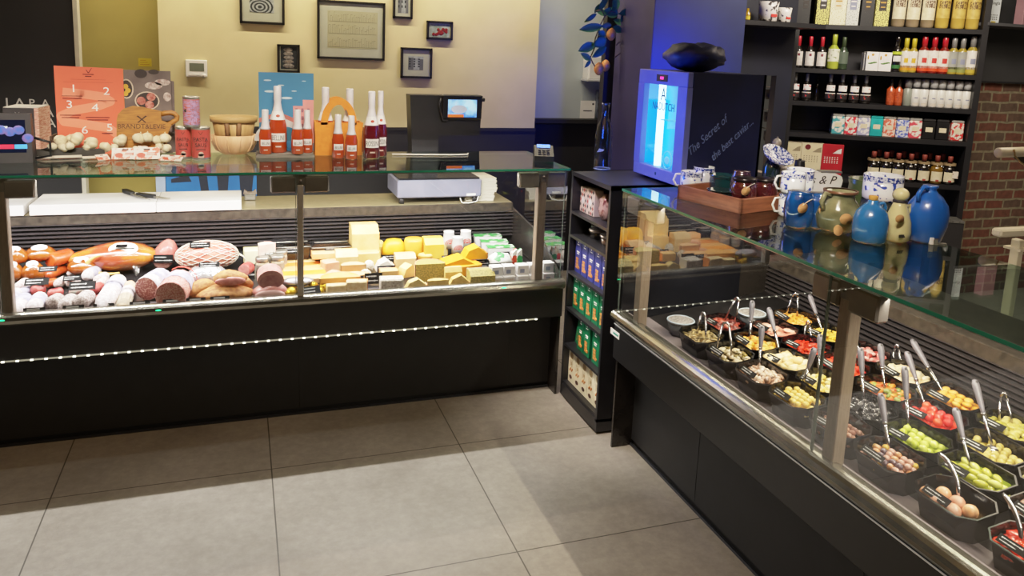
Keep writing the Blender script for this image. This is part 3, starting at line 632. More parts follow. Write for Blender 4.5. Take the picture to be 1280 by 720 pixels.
P, W, H_ = spot(338, 346, 32, 30, .05); t = thing('ham_roll', 'pink mottled ham roll with dark cut end, in front of the jars', 'ham', P)
mb = MB().prismy([(W*.5*_c(a), H_*.46+H_*.46*_s(a)*(1 if _s(a) > 0 else .8)) for a in [2*PI*k/18 for k in range(18)]], -.05, .07); part('roll', mb, mat('mottled_pink_rind', 'c9958c', .45, col2='a96c66', scale=30), t)
part('cut_face', MB().add([(W*.42*_c(a), -.0515, H_*.40+H_*.32*_s(a)) for a in [2*PI*k/18 for k in range(18)]], [tuple(range(18))]), mat('dark_pink_cut', 'b07a78', .4, col2='96595c', scale=40), t)
flat_meat(337, 364, 42, 24, 0, 'pale pink vacuum-packed cooked ham in front by the glass, left of the gold balls', PINK, mat('pale_pink_cut', 'e8b9b4', .35), seed=6)
for i, (x, y, w, c) in enumerate(((382, 346, 54, PEACH), (380, 341, 52, ORNG), (382, 335, 54, ch('f2b46a')), (380, 330, 52, ch('e88a3a')), (381, 325, 50, ch('f3c27c')))):
    cheese(x, y+2, w, 7, i*.0, 'box', c, RINDO, 'long flat orange cheese slab, %s in the stack behind the steel post' % ['lowest', 'second from below', 'middle one', 'second from the top', 'topmost'][i], dep=.45)
cheese(405, 318, 30, 8, .055, 'box', ch('f0bf86', 'e8a868'), RINDO, 'thin peach cheese slice lying on the orange stack', dep=.6)
cheese(413, 333, 20, 16, .0, 'box', ch('eab38e', 'dd9b78'), PEACH, 'salmon-tinted cheese block right of the orange stack', rz=.3)
cheese(417, 343, 20, 12, 0, 'lump', ch('e7ac8a'), None, 'small pinkish lump of cheese behind the open orange cheese')
GOLD = mat('gold_foil', 'd8ad2c', .22, .8, col2='a5801a', scale=60, bump=.5)
for i, (x, y) in enumerate(((355, 358), (364, 365), (372, 359), (384, 364), (391, 358), (398, 365), (404, 359), (357, 367))):
    P, W, H_ = spot(x, y, 14, 13, 0); solo('gold_foil_praline', 'small crumpled gold foil ball in front of the steel post', 'sweet', MB().ell((0, 0, H_/2), (W/2, W/2, H_/2), 12, 8, .1, i), GOLD, P, group='gold foil balls by the steel post')
cheese(371, 352, 40, 12, .03, 'lump', mat('silver_foil', 'c9c6cc', .3, .7, col2='a8a3a8', scale=40, bump=.5), None, 'silver foil wrapped lump behind the gold balls', name='foil_parcel', cat='parcel', dep=.5)
price_card(388, 361, 24, 'black price card tilted on the gold foil balls', P=deckL(388, 360, .055)+Vector((0, -.03, 0)), tilt=-.7, rz=.2)
cheese(459, 322, 29, 20, 0, 'box', PARM, PARMR, 'hard yellow cheese block carrying the tallest wedge', dep=.75)
cheese(455, 296, 33, 34, .066, 'slant', PARM, PARMR, 'tallest hard yellow cheese wedge, standing on another block', dep=.9)
cheese(433, 325, 27, 28, 0, 'slant', ch('eac98e', 'dcb577'), PARMR, 'yellow hard cheese wedge left of the tall wedge', dep=.6)
cheese(441, 338, 31, 18, 0, 'half', ch('e6bb8a', 'd6a473'), RINDB, 'half-round cheese with brown rind in front of the tall wedge', dep=.6)
price_card(441, 336, 22, 'black card on the brown-rind half cheese', P=deckL(441, 345, .02)+Vector((0, -.07, .01)), tilt=-.4, ar=.22)
cheese(440, 347, 44, 10, 0, 'half', PEACH, RINDO, 'flat peach-coloured half cheese below the brown-rind one', dep=.5)
cheese(424, 352, 50, 16, .01, 'half', ch('eebd80', 'f0a53e', 6), PEACH, 'open half cheese with a dished orange top, front of the case', dep=.55)
cheese(420, 361, 24, 13, 0, 'box', ch('ecd29a', 'd8b878', 40), PEACH, 'pale grainy cheese block at the front, below the dished orange one', dep=.5)
cheese(446, 358, 26, 17, 0, 'box', ch('f0d8a4', 'ddb87a', 40), RINDO, 'cream cheese block with orange rind at the front glass', rz=-.15, dep=.5)
cheese(461, 333, 14, 16, 0, 'lump', CRUMB, None, 'white crumbly cheese lump, left one below the tall wedge')
cheese(457, 342, 14, 12, 0, 'lump', CRUMB, None, 'white crumbly cheese lump in front of the left white one', name='cheese_piece')
cheese(480, 330, 22, 14, 0, 'tri', WHT, CRUMB, 'white cheese wedge left of the peach block', dep=.9)
price_card(467, 348, 22, 'black price card in front of the white crumbly lumps', tilt=-.25, ar=.62)
price_card(483, 336, 23, 'black price card under the white cheese wedge', tilt=-.3, ar=.34)
cheese(489, 356, 28, 19, 0, 'box', MOLDC, WHT, 'white mouldy cheese block at the front glass, right of its black card', rz=-.1, dep=.6)
cheese(475, 306, 11, 13, .03, 'ball', YELP, None, 'small round yellow cheese between the tall wedge and the big yellow dome')
cheese(492, 309, 30, 24, .03, 'dome', YEL, None, 'big yellow dome cheese at the rear')
cheese(478, 315, 14, 16, .0, 'wedge', YELP, None, 'pale yellow wedge below the small round yellow cheese')
cheese(517, 309, 24, 24, .03, 'round', ch('efb440', 'e2a232'), None, 'upright yellow cheese cylinder with a black card on top')
price_card(519, 299, 18, 'black price card on top of the yellow cheese cylinder', tilt=-.9, ar=.3, P=deckL(517, 300, .03))
cheese(541, 309, 24, 26, .03, 'slant', ch('f2be4a', 'e6ae3c'), YELP, 'tall yellow rounded cheese right of the yellow cylinder', dep=.8)
cheese(549, 314, 18, 16, .0, 'wedge', ch('f3d58c', 'e8c272'), ch('f0b84a'), 'pale yellow wedge leaning before the tall yellow cheese', rz=.3)
price_card(487, 319, 20, 'black price card below the big yellow dome', tilt=-.3, ar=.36, P=deckL(487, 322, .045))
cheese(506, 325, 25, 18, 0, 'slant', ch('efc690', 'e3b076'), RINDO, 'peach-coloured cheese block beneath the yellow cylinder', dep=.7)
cheese(532, 322, 22, 14, 0, 'round', YELP, ch('e2a84a'), 'flat round yellow cheese under the tall yellow ones')
price_card(529, 325, 22, 'black price card standing on the flat round yellow cheese', tilt=-.4, ar=.42, rz=.2, P=deckL(528, 325, .05)+Vector((0, -.045, 0)))
cheese(509, 337, 22, 16, 0, 'tri', ch('f5db8e', 'ecc974'), None, 'bright pale yellow wedge below the peach block', rz=.4)
cheese(486, 342, 22, 12, 0, 'box', ch('efc27c'), RINDO, 'small orange-edged cheese piece behind the white mouldy block', dep=.6)
cheese(536, 339, 38, 24, 0, 'half', HERB, ch('e8a878', 'd98e62'), 'half wheel with olive-green face and peach rind', dep=.7)
cheese(592, 314, 30, 16, .06, 'tri', ch('f2b02c', 'e69f1e'), RINDO, 'bright orange wedge on top of the big orange cheese')
cheese(570, 330, 56, 22, .0, 'tri', ch('f0a824', 'e5981a'), RINDO, 'big bright orange cheese wedge at the right', dep=.5)
cheese(580, 336, 40, 14, .0, 'box', ch('f1a51f', 'e2921a'), ORNG, 'orange cheese slab below the big orange wedge', rz=.2, dep=.5)
price_card(562, 321, 20, 'black price card behind the big orange wedge', tilt=-.5, ar=.3, P=deckL(562, 322, .05))
cheese(519, 355, 28, 16, 0, 'tri', ch('eed38c', 'd9bc70', 40), PEACH, 'pale yellow cheese wedge in the front row, right of the white mouldy block', dep=.4)
cheese(547, 356, 27, 14, 0, 'half', ch('ebc672', 'd8b05a', 40), PEACH, 'straw-yellow half round in the front row', dep=.4)
cheese(573, 351, 28, 18, 0, 'tri', ch('eac674', 'd5ac58', 40), PEACH, 'straw-yellow pointed wedge in the front row, left of the herb block', dep=.4, rz=-.1)
cheese(566, 343, 22, 20, 0, 'slant', ch('e9c878', 'd4b060', 40), PEACH, 'straw-yellow wedge leaning behind the pointed front wedge', dep=.4)
cheese(601, 347, 32, 22, 0, 'slant', HERB, ch('cdb9a8', 'b09a88'), 'olive-flecked herb cheese block with grey rind at the front, beside the cartons', dep=.6)
price_card(603, 328, 24, 'black price card behind the herb cheese block', tilt=-.5, ar=.3, P=deckL(603, 328, .04))
EMB = mat('red_emblem', 'd8342c', .5, scale=30)
for i, (x, y, st, lab) in enumerate(((561, 299, .05, 'left rear'), (582, 298, .05, 'right rear'), (572, 306, .03, 'front'))):
    P, W, H_ = spot(x, y, 15, 22, st); t = thing('yoghurt_pot', 'white pot with red ring emblem, %s one of the three' % lab, 'pot', P, 0, 'white pots with red emblem')
    part('pot', MB().lathe([(W*.5, 0), (W*.48, H_*.5), (W*.42, H_*.9), (W*.44, H_*.93), (W*.44, H_), (.001, H_)], 18), WHITE, t)
    e = MB()
    for r0, r1 in ((.12, .0), (.26, .19), (.38, .32)):
        vs = []
        for k in range(17):
            a = -.2+(PI+.4)*k/16
            for r in (r0, r1):
                xx = W*r*_c(a); vs.append((xx, -math.sqrt(max(0, (W*.497)**2-xx*xx)), H_*.3+W*r*_s(a)))
        e.add(vs, [(2*k, 2*k+1, 2*k+3, 2*k+2) for k in range(16)])
    part('emblem', e, EMB, t)
for i, (x, y) in enumerate(((609, 300), (617, 307), (625, 314))):
    P, W, H_ = spot(x, y, 34, 13, .02); t = thing('fresh_cheese_tub', 'white tub with green lid film, %s of the three' % ['rearmost', 'middle', 'frontmost'][i], 'tub', P, -.12, 'white tubs with green lids')
    part('tub', MB().prismy([(-W*.44, 0), (W*.44, 0), (W*.5, H_), (-W*.5, H_)], -.035, .03), WHITE, t)
    part('lid', MB().box((-W*.5, -.036, H_), (W*.5, .031, H_+.003)), mat('white_green_lid', '46a04c', .35, col2='dfe9dd', scale=20, lo=.36, hi=.44), t)
P, W, H_ = spot(624, 325, 34, 20, 0); solo('mozzarella_bag', 'crinkled white, green and red mozzarella bag behind the small cartons', 'bag', MB().ell((0, 0, H_/2), (W/2, W*.35, H_/2), 16, 10, .1, 4), mat('white_green_red_film', 'f1efea', .25, col2='4c9a58', scale=18, lo=.4, hi=.44), P)
for i, (x, c) in enumerate(((643, 'd8492f'), (649, '3c9a54'))):
    P, W, H_ = spot(x, 322, 9, 24, 0); solo('cheese_sachet', ['red striped upright sachet right of the mozzarella bag', 'green upright sachet next to the right post'][i], 'sachet', MB().prismy([(-W/2, 0), (W/2, 0), (W*.2, H_), (-W*.4, H_*.8)], -.015, .015), mat('sachet_%s' % c, 'f0ece4', .4, col2=c, scale=26, lo=.45, hi=.5), P)
price_card(625, 317, 22, 'black price card on the tubs with green lids', tilt=-.7, ar=.32, P=deckL(627, 318, .05))
price_card(606, 333, 24, 'black price card above the small white cartons', tilt=-.6, ar=.26, P=deckL(620, 332, .075))
CARTW = mat('white_carton', 'efeceb', .5, col2='e2dedd', scale=20); GREYINK = mat('grey_blue_ink', '8a90a8', .6)
GOLDINK = mat('ochre_ink', 'c09038', .6); DKI = mat('dark_ink', '2a2422', .6, scale=30)
def carton(x, y, w, h, st, label, kind, rz=0, dep=.055):
    P, W, H_ = spot(x, y, w, h, st); t = thing('cheese_carton', label, 'carton', P, rz, 'small white cheese cartons')
    part('box', MB().box((-W/2, -dep/2, 0), (W/2, dep/2, H_), .001), CARTW, t)
    d = MB()
    if kind: d.box((-W*.38, -dep/2-.0008, H_*.08), (-W*.08, -dep/2, H_*.3)); text('ORT', H_*.42, GOLDINK, t, (0, -dep/2-.0008, H_*.48))
    else: d.box((-W*.3, -dep/2-.0008, H_*.25), (W*.1, -dep/2, H_*.65))
    part('printed_panel', d, mat('red_ink', 'b04a3c', .6) if kind else GREYINK, t)
for i, (x, yu, yl, kd) in enumerate(((620, 338, 351, 1), (635, 337, 350, 1), (652, 336, 349, 0), (667, 335, 348, 0), (684, 333, 346, 0))):
    for r, y in ((0, yl), (1, yu)):
        carton(x, y, 14.4, 12.6, r*.0475, 'small white cheese carton, %s in the %s row of cartons' % (ORD[i], 'upper' if r else 'lower'), kd if r == 0 else 0)

# ------------------------------------------------------------------ on the left worktop
WZ = .8705
BRDW = mat('white_cutting_board', 'dedbda', .5, col2='d4d1d0', scale=5)
A = aty(36, 258, 4.24); B = aty(302, 264, 4.24)
solo('cutting_board', 'long white cutting board on the stone worktop behind the meats', 'cutting board', MB().box((A.x, 4.24, WZ), (-.41, 4.53, WZ+.052), .003).box((-.408, 4.24, WZ), (B.x, 4.53, WZ+.052), .003), BRDW)
solo('cutting_board', 'second white cutting board at the far left end of the worktop', 'cutting board', MB().box((-1.55, 4.24, WZ), (aty(29, 258, 4.24).x-.0, 4.53, WZ+.052), .003), BRDW)
def knife(p0, p1, label):
    z = WZ+.053; A = atz(*p0, z); B = atz(*p1, z); d = (B-A); L = d.length; rz = math.atan2(d.y, d.x)
    t = thing('knife', label, 'knife', A, rz)
    part('handle', MB().prism([(0, -.010), (.03, -.014), (.11, -.010), (.12, 0), (.11, .012), (.02, .015), (0, .012)], 0, .018), mat('black_handle', '151516', .4), t)
    part('blade', MB().prism([(.115, -.012), (.2, -.013), (L, .006), (.115, .010)], .007, .0095), STEEL, t)
knife((155, 240), (187, 252), 'black-handled knife on the cutting board, its blade pointing at the camera')
knife((172, 245), (212, 250), 'thin knife lying right of the first knife on the cutting board')
P = atz(313, 252, WZ); t = thing('label_holder', 'small steel clip holder on the worktop right of the cutting board', 'holder', P+Vector((0, .05, 0)))
part('body', MB().box((-.03, -.02, 0), (.03, .02, .035), .004), STEEL, t); part('jaw', MB().prismy([(-.036, .035), (.036, .035), (.03, .06), (.012, .045), (-.012, .045), (-.03, .06)], -.012, .012), ALU_BRN, t)
# scale on the worktop with its display column rising behind the glass
SCX = aty(497, 240, 4.262).x
t = thing('counter_scale', 'grey counter scale with black display column at the right of the left counter', 'scale', (1.09, 4.42, WZ))
fx0 = SCX-1.09; fx1 = aty(600, 240, 4.262).x-1.09+.01
part('base', MB().box((fx0, -.155, .036), (fx1, .16, .138), .006), mat('pale_blue_grey_metal', '7e8096', .4, .1, col2='727589', scale=6), t)
part('plate', MB().box((fx0+.01, -.145, .138), (fx1-.01, .15, .148), .003), mat('scale_plate', '4b4a50', .2, .8, scale=20), t)
for sx in (fx0+.03, fx1-.03): part('foot', MB().lathe([(.015, 0), (.015, .037)], 10, cx=sx, cy=-.12), PLAST_DK, t)
part('white_tag', MB().box((fx1-.09, -.157, .044), (fx1-.035, -.155, .056)), WHITE, t)
yc = 4.62; yl = yc-4.42
def lc(px, py): P = aty(px, py, yc); return (P.x-1.09, P.z-WZ)
BLKS = mat('black_scale_plastic', '1e1e22', .4, col2='19191c', scale=12)
hd = MB().prismy([lc(510, 118), lc(600, 119), lc(596, 168), lc(545, 168), lc(544, 230), lc(514, 230)], yl-.06, yl+.06)
part('display_column', hd, BLKS, t)
x0, z1 = lc(549, 117); x1, z0 = lc(597, 148)
mon = part('monitor', MB().box((x0, yl-.085, z0), (x1, yl-.06, z1), .006), mat('monitor_bezel', '151517', .3), t)
x0, z1 = lc(556, 123); x1, z0 = lc(590.5, 145)
part('screen', MB().box((x0, yl-.087, z0), (x1, yl-.085, z1)), mat('scale_screen', '2a6fd0', .3, emit=1.3, col2='9fd2ee', scale=16, detail=2), mon, 'lit blue screen')
w_ = x1-x0; h_ = z1-z0; sp = MB().ell((x0+w_*.38, yl-.0875, z0+h_*.45), (w_*.28, .0006, h_*.24)); sp.m = 1; sp.box((x0, yl-.0878, z0), (x0+w_*.55, yl-.087, z0+h_*.16)); part('picture', sp, [mat('screen_plate', 'b9c4d6', .4, emit=.7), mat('screen_orange', 'e0702c', .4, emit=.8)], mon)
part('side_grip', MB().tube([(x0-.04, yl-.075, z1+.005), (x0-.055, yl-.08, z1-.03), (x0-.03, yl-.08, z0-.02), (x0, yl-.08, z0-.02)], .006), BLKS, t)
part('right_knob', MB().box((x1+.02, yl-.08, z1-.01), (x1+.055, yl-.03, z1+.012), .004), BLKS, t)
part('cable', MB().tube([(fx1-.13, -.157, .03), (fx1-.12, -.17, -.005+.01), (fx1-.08, -.175, .004), (fx1-.03, -.165, .01), (fx1-.015, -.15, .04)], .003), WHITE, t)
# white paper stack
PAP = mat('white_paper', 'e3dccd', .8, col2='cdc4b3', scale=10, stretch=(1, 1, 60))
for i, (dx, h, lab) in enumerate(((0, .05, 'lower'), (.012, .045, 'middle'), (.004, .04, 'upper'))):
    z = WZ+sum((.05, .045, .04)[:i]); a = MB()
    for k in range(5): a.box((-.085-.004*(k % 2), -.10, h*k/5), (.085+.003*(k % 3), .12, h*(k+.9)/5))
    solo('paper_stack', 'stack of off-white wrapping paper beside the scale, %s bundle' % lab, 'paper', a, PAP, (1.335+dx, 4.42, z), rz=.05*i-.04)

# ------------------------------------------------------------------ on the left glass top
TZ = GZ+.0102
def top(px, py): return atz(px, py, TZ)
# tablet terminal at the far left
P = top(20, 203); t = thing('label_printer_screen', 'dark desktop terminal with lit colour screen at the left edge', 'screen', P, .08)
m_ = mpp(P)
part('body', MB().prismx([(-.02, .0), (-.012, .21), (.03, .21), (.10, .02), (.10, 0)], -.26, 19*m_), mat('grey_terminal_plastic', '4a484b', .4, col2='403e41', scale=10), t)
scn = part('screen', MB().prismx([(-.0195, .045), (-.0145, .185), (-.0125, .185), (-.0175, .045)], -.25, 13*m_), mat('black_screen', '0c0d18', .2, emit=.25, ecol='10204a'), t, 'lit dark blue screen')
s = MB(); rg = random.Random(5)
for k in range(7): s.ell((-.14+.032*k, -.0185, .125+rg.uniform(-.02, .02)), (.022, .0015, .02), 10, 6)
s.m = 1; s.box((-.06, -.0215, .062), (.0, -.0185, .08)); s.m = 2; s.box((.002, -.0215, .062), (.048, -.0185, .08)); s.m = 3; s.box((-.2, -.019, .15), (-.02, -.0165, .158))
part('screen_picture', s, [mat('screen_fruit', '3a5fb0', .4, emit=.8, col2='7a5a90', scale=40), mat('screen_red', 'e0304a', .4, emit=1.), mat('screen_blue', '50a8f0', .4, emit=1.), mat('screen_white', 'e8ecf5', .4, emit=.9)], scn)
part('cable', MB().tube([(19*m_, .05, .10), (19*m_+.06, .05, .08), (19*m_+.06, .05, .02), (19*m_+.0, .06, .008)], .006), BLACK, t)
# dark packaging box with a red print
LOGO_W = mat('white_print', 'eceae6', .6, scale=30, emit=.08)
def vlogo(mb, cx, cz, w, y):
    for sg in (-1, 1):
        mb.add([(cx+sg*w*.5, y, cz+w*.42), (cx+sg*w*.36, y, cz+w*.34), (cx-sg*w*.04, y, cz-w*.3), (cx+sg*w*.06, y, cz-w*.36)], [(0, 1, 2, 3)])
    return mb
P = top(33, 187); m_ = mpp(P); t = thing('gift_box', 'dark grey box with red printed side standing behind the terminal', 'box', P, -.1)
w, h = 38*m_, 52*m_
part('carton', MB().box((-w*.62, 0, 0), (w*.42, .16, h), .002), mat('dark_grey_box', '3c383b', .5, col2='332f32', scale=10), t)
part('printed_side', MB().box((w*.42, .0, 0), (w*.425, .16, h)).box((w*.30, -.002, 0), (w*.425, 0, h)), mat('red_print', 'b0604e', .5, col2='e0c2b2', scale=40, stretch=(1, 1, 8)), t, 'reddish printed side')
part('lid_top', MB().box((-w*.6, .002, h), (w*.4, .158, h+.003)), mat('pale_box_top', 'd8d4cf', .6, scale=10), t)
part('emblem', vlogo(MB(), -w*.2, h*.86, w*.14, -.001), LOGO_W, t); part('print_red', MB().ell((-w*.15, -.001, h*.5), (w*.1, .001, h*.06)), mat('red_ink2', 'c03a34', .5), t)
# flyer display: coral sheet, food photograph sheet
yF = 4.075
def LF(px, py, o, y=yF): P = aty(px, py, y); return (P.x-o.x, P.z-o.z)
CORAL = mat('coral_print', 'e8694c', .5, col2='e5644a', scale=5); CORAL2 = mat('pale_coral_print', 'f08d70', .5, col2='ee886c', scale=5)
o = aty(110, 176, yF); o.z = TZ; t = thing('standing_flyer', 'coral red printed flyer with white numbered steps, standing on the left counter', 'flyer', o)
zb = 0
tl, tr = LF(67, 82, o), LF(153, 86, o)
part('sheet', MB().add([(tl[0], 0, 0), (tr[0], .012, 0), (tr[0], .012, tr[1]), (tl[0], 0, tl[1])], [(0, 1, 2, 3)]).add([(tl[0], .004, 0), (tr[0], .016, 0), (tr[0], .016, tr[1]), (tl[0], .004, tl[1])], [(3, 2, 1, 0)]), CORAL, t)
bl = MB(); 
def ft(px, py): x, z = LF(px, py, o); return (x, (x-tl[0])/(tr[0]-tl[0])*.012-.001, z)
path = [(78, 115), (100, 117), (128, 121), (138, 127), (122, 133), (92, 138), (76, 145), (80, 152), (110, 156), (135, 160), (146, 168)]
for k in range(len(path)-1):
    (xa, ya), (xb_, yb_) = path[k], path[k+1]; L = math.hypot(xb_-xa, yb_-ya); nx, ny = -(yb_-ya)/L*5.5, (xb_-xa)/L*5.5
    bl.add([ft(xa+nx, ya+ny), ft(xb_+nx, yb_+ny), ft(xb_-nx, yb_-ny), ft(xa-nx, ya-ny)], [(0, 1, 2, 3)])
    bl.add([Vector(ft(xb_+5.5*_c(a), yb_+5.5*_s(a)))+Vector((0, -.0001*k, 0)) for a in [2*PI*i/12 for i in range(12)]], [tuple(range(12))])
part('winding_path', bl, CORAL2, t)
pr_ = vlogo(MB(), *LF(110, 88.5, o), .032, -.0005+.006); 
for (x, y, L) in ((110, 93, 14), (110, 95.5, 8), (110, 99.5, 44), (110, 103, 62), (90, 120, 26), (90, 123, 24), (88, 144, 26), (88, 147, 22), (122, 147, 30), (122, 150, 26), (134, 126, 24), (137, 167, 20)):
    a = ft(x-L/2, y-.6); b = ft(x+L/2, y+.6); pr_.add([(a[0], a[1]-.0008, a[2]), (b[0], b[1]-.0008, a[2]), (b[0], b[1]-.0008, b[2]), (a[0], a[1]-.0008, b[2])], [(0, 1, 2, 3)])
part('printed_lines', pr_, mat('dark_maroon_ink', '5a2020', .6), t)
for n_, (x, y) in enumerate(((92, 112), (133, 115.5), (87, 132), (119, 136), (137, 161), (106, 164))): 
    p = ft(x, y+3); text(str(n_+1), .05, LOGO_W, t, (p[0], p[1]-.001, p[2]), sx=1.2)
o = aty(185, 176, yF+.02); o.z = TZ; t = thing('standing_flyer', 'grey food photograph sheet with bowls of meat, right of the coral flyer', 'flyer', o)
tl, tr = LF(154, 87, o, yF+.02), LF(213, 89, o, yF+.02)
SLATE = mat('slate_photo', '6f635f', .5, col2='5c504d', scale=12)
part('sheet', MB().add([(tl[0], 0, 0), (tr[0], 0, 0), (tr[0], 0, tr[1]), (tl[0], 0, tl[1])], [(0, 1, 2, 3)]).add([(tl[0], .004, 0), (tr[0]+.012, .03, 0), (tr[0]+.012, .03, tr[1]-.05), (tl[0], .004, tl[1])], [(3, 2, 1, 0)]), SLATE, t)
ph = MB()
def pd(px, py, rx, rz_, y, m): ph.m = m; x, z = LF(px, py, o, yF+.02); k = mpp(o); ph.add([(x+rx*k*_c(a), y, z+rz_*k*_s(a)) for a in [2*PI*i/20 for i in range(20)]], [tuple(range(20))])
pd(184, 126, 14, 11.5, -.001, 0); pd(184, 126, 12.5, 10.2, -.0015, 1)
for x, y in ((176.5, 126), (189, 121), (187, 131)): pd(x, y, 5, 5, -.002, 2)
pd(158, 111, 8, 12, -.001, 0); pd(158, 111, 6.5, 10.5, -.0015, 1)
for x, y in ((157, 108), (160, 113), (157, 117)): pd(x, y, 3, 3, -.002, 3)
pd(192, 107, 10, 4.5, -.001, 4); pd(203, 103, 9, 4, -.001, 4); pd(176, 92, 7, 5.5, -.001, 1); pd(192, 90, 6, 3, -.001, 1); pd(209, 121, 4.5, 5.5, -.001, 4)
part('photo', ph, [mat('pale_bowl_rim', 'cdbba6', .5), mat('dark_bowl', '332826', .5), mat('photo_red_meat', '9a4238', .5, col2='c98a7c', scale=60), mat('photo_potato', 'd8a53c', .5), mat('photo_pale', 'cfc3ba', .5, col2='8d6e68', scale=60)], t)
# carved wooden board
OAK = mat('honey_oak', 'a9712c', .45, col2='8a5720', scale=5, stretch=(3, 3, 22), detail=6)
yB = 4.0; o = aty(185, 186, yB); o.z = TZ; t = thing('wooden_board', 'honey oak serving board with carved text and looped handle', 'wooden board', o, 0, rot=(-.12, 0, 0))
out = [(146, 180), (145.5, 150), (147, 143), (154, 136), (166, 132.5), (178, 134), (196, 138), (204, 139), (214, 138), (221, 140), (225, 146), (223, 151), (218, 152.5)]
inn = [(216.5, 150.5), (217, 146), (213, 143.5), (206, 144), (201, 147), (202, 151), (208, 153), (213, 154)]
end = [(214, 157), (210, 166), (207, 180)]
poly = [LF(*q, o, yB) for q in out+inn+end]
# triangulate safely by building the shape from two loops: body and handle strip
body = [LF(*q, o, yB) for q in [(146, 187), (145.5, 150), (147, 143), (154, 136), (166, 132.5), (178, 134), (196, 138), (201, 139), (201, 147), (202, 151), (208, 153), (213, 154), (214, 157), (210, 166), (207, 187)]]
mb = MB().prismy(body, -.012, .012)
hp = [LF(*q, o, yB) for q in [(200, 143), (206, 141.5), (213, 141), (218, 142.5), (221, 146), (220.5, 149.5), (217, 152), (213, 154.5), (210, 155.5)]]
mb.tube([(x, 0, z) for x, z in hp], .012, 8)
part('board', mb, OAK, t)
k = mpp(o); x, z = LF(177, 158.5, o, yB); text('BRANDT&LEVIE', 8*k, mat('burnt_brand', '3d2410', .7), t, (x, -.0126, z-2.5*k), sx=.98)
x, z = LF(177, 149.5, o, yB); part('cross_emblem', MB().add([(x-6*k, -.0126, z+4*k), (x-4*k, -.0126, z+4.6*k), (x+5*k, -.0126, z-3.6*k), (x+4*k, -.0126, z-4.4*k)], [(0, 1, 2, 3)]).add([(x+6*k, -.0127, z+4*k), (x+4*k, -.0127, z+4.6*k), (x-5*k, -.0127, z-3.6*k), (x-4*k, -.0127, z-4.4*k)], [(0, 1, 2, 3)]), mat('burnt_brand', '3d2410', .7), t)
# garlic and the trays they lie in
GARL = mat('garlic_skin', 'e6dcc0', .65, col2='cdbd98', scale=14, stretch=(3, 3, 1), bump=.15)
CARTB = mat('brown_crate', '5a4330', .7, col2='463321', scale=14)
for (xa, xb_, ya, lab) in ((62, 133, 190, 'left'), (141, 218, 188, 'right')):
    A = top(xa, ya); B = top(xb_, ya); c = (A+B)/2; w = (B-A).length
    t = thing('garlic_crate', 'low brown crate of garlic, the %s one of two on the glass top' % lab, 'crate', c+Vector((0, .02, 0)))
    part('bottom', MB().box((-w/2, 0, 0), (w/2, .13, .008)), CARTB, t)
    for nm, a, b_ in (('front', (-w/2, 0), (w/2, .008)), ('back', (-w/2, .122), (w/2, .13)), ('side', (-w/2, 0), (-w/2+.008, .13)), ('side', (w/2-.008, 0), (w/2, .13))): part('crate_'+nm, MB().box((a[0], a[1], .0), (b_[0], b_[1], .072 if nm == 'side' else .055)), CARTB, t)
def garlic(px, py, d, depth, label):
    P = aty(px, py, depth); m = mpp(P); r = d*m/2
    t = thing('garlic_bulb', label, 'garlic', P-Vector((0, 0, r*.9)), 0, 'garlic bulbs in the crates', rot=(random.uniform(-1.3, 1.0), random.uniform(-1.1, 1.1), random.uniform(0, 6)))
    b = MB(); n = 20; vs = []; fs = []
    pf = [(.25, 0), (.75, .1), (1.04, .5), (1.06, .95), (.8, 1.4), (.4, 1.65), (.16, 1.75)]
    for kk, (q, z) in enumerate(pf):
        for i in range(n):
            a = 2*PI*i/n; rr = r*q*(1+.08*_c(5*a)*(1 if kk < 5 else 0)); vs.append((rr*_c(a), rr*_s(a), z*r))
    for kk in range(len(pf)-1):
        for i in range(n): j = (i+1) % n; fs.append((kk*n+i, kk*n+j, (kk+1)*n+j, (kk+1)*n+i))
    fs.append(tuple(range(n))[::-1]); b.add(vs, fs, True); part('bulb', b, GARL, t)
    part('stem', MB().tube([(0, 0, 1.7*r), (.05*r, 0, 1.9*r), (.1*r, .05*r, 2.0*r)], [.12*r, .1*r, .08*r], 7), GARL, t)
for i, (x, y, d) in enumerate(((70, 173, 15), (82, 172, 14), (91, 171, 15), (102, 170, 16))): garlic(x, y, d, 4.0, 'garlic bulb, %s in the upper row of the left crate' % ORD[i])
for i, (x, y, d) in enumerate(((64, 182, 10), (76, 183, 11), (88, 182, 11), (113, 181, 10))): garlic(x, y, d, 3.94, 'garlic bulb, %s in the lower row of the left crate' % ORD[i])
garlic(119, 174, 16, 3.97, 'large garlic bulb alone above the right end of the left crate'); garlic(129, 182, 13, 3.95, 'garlic bulb at the lower right end of the left crate')
for i, (x, y, d) in enumerate(((148, 176, 14), (158, 170, 14), (172, 172, 14), (184, 171, 13), (194, 174, 13), (206, 172, 13))): garlic(x, y, d, 3.98, 'garlic bulb, %s in the upper row of the right crate' % ORD[i])
for i, (x, y, d) in enumerate(((145, 183, 9), (167, 185, 9), (199, 182, 9), (211, 184, 11))): garlic(x, y, d, 3.93, 'garlic bulb, %s in the lower row of the right crate' % ORD[i])
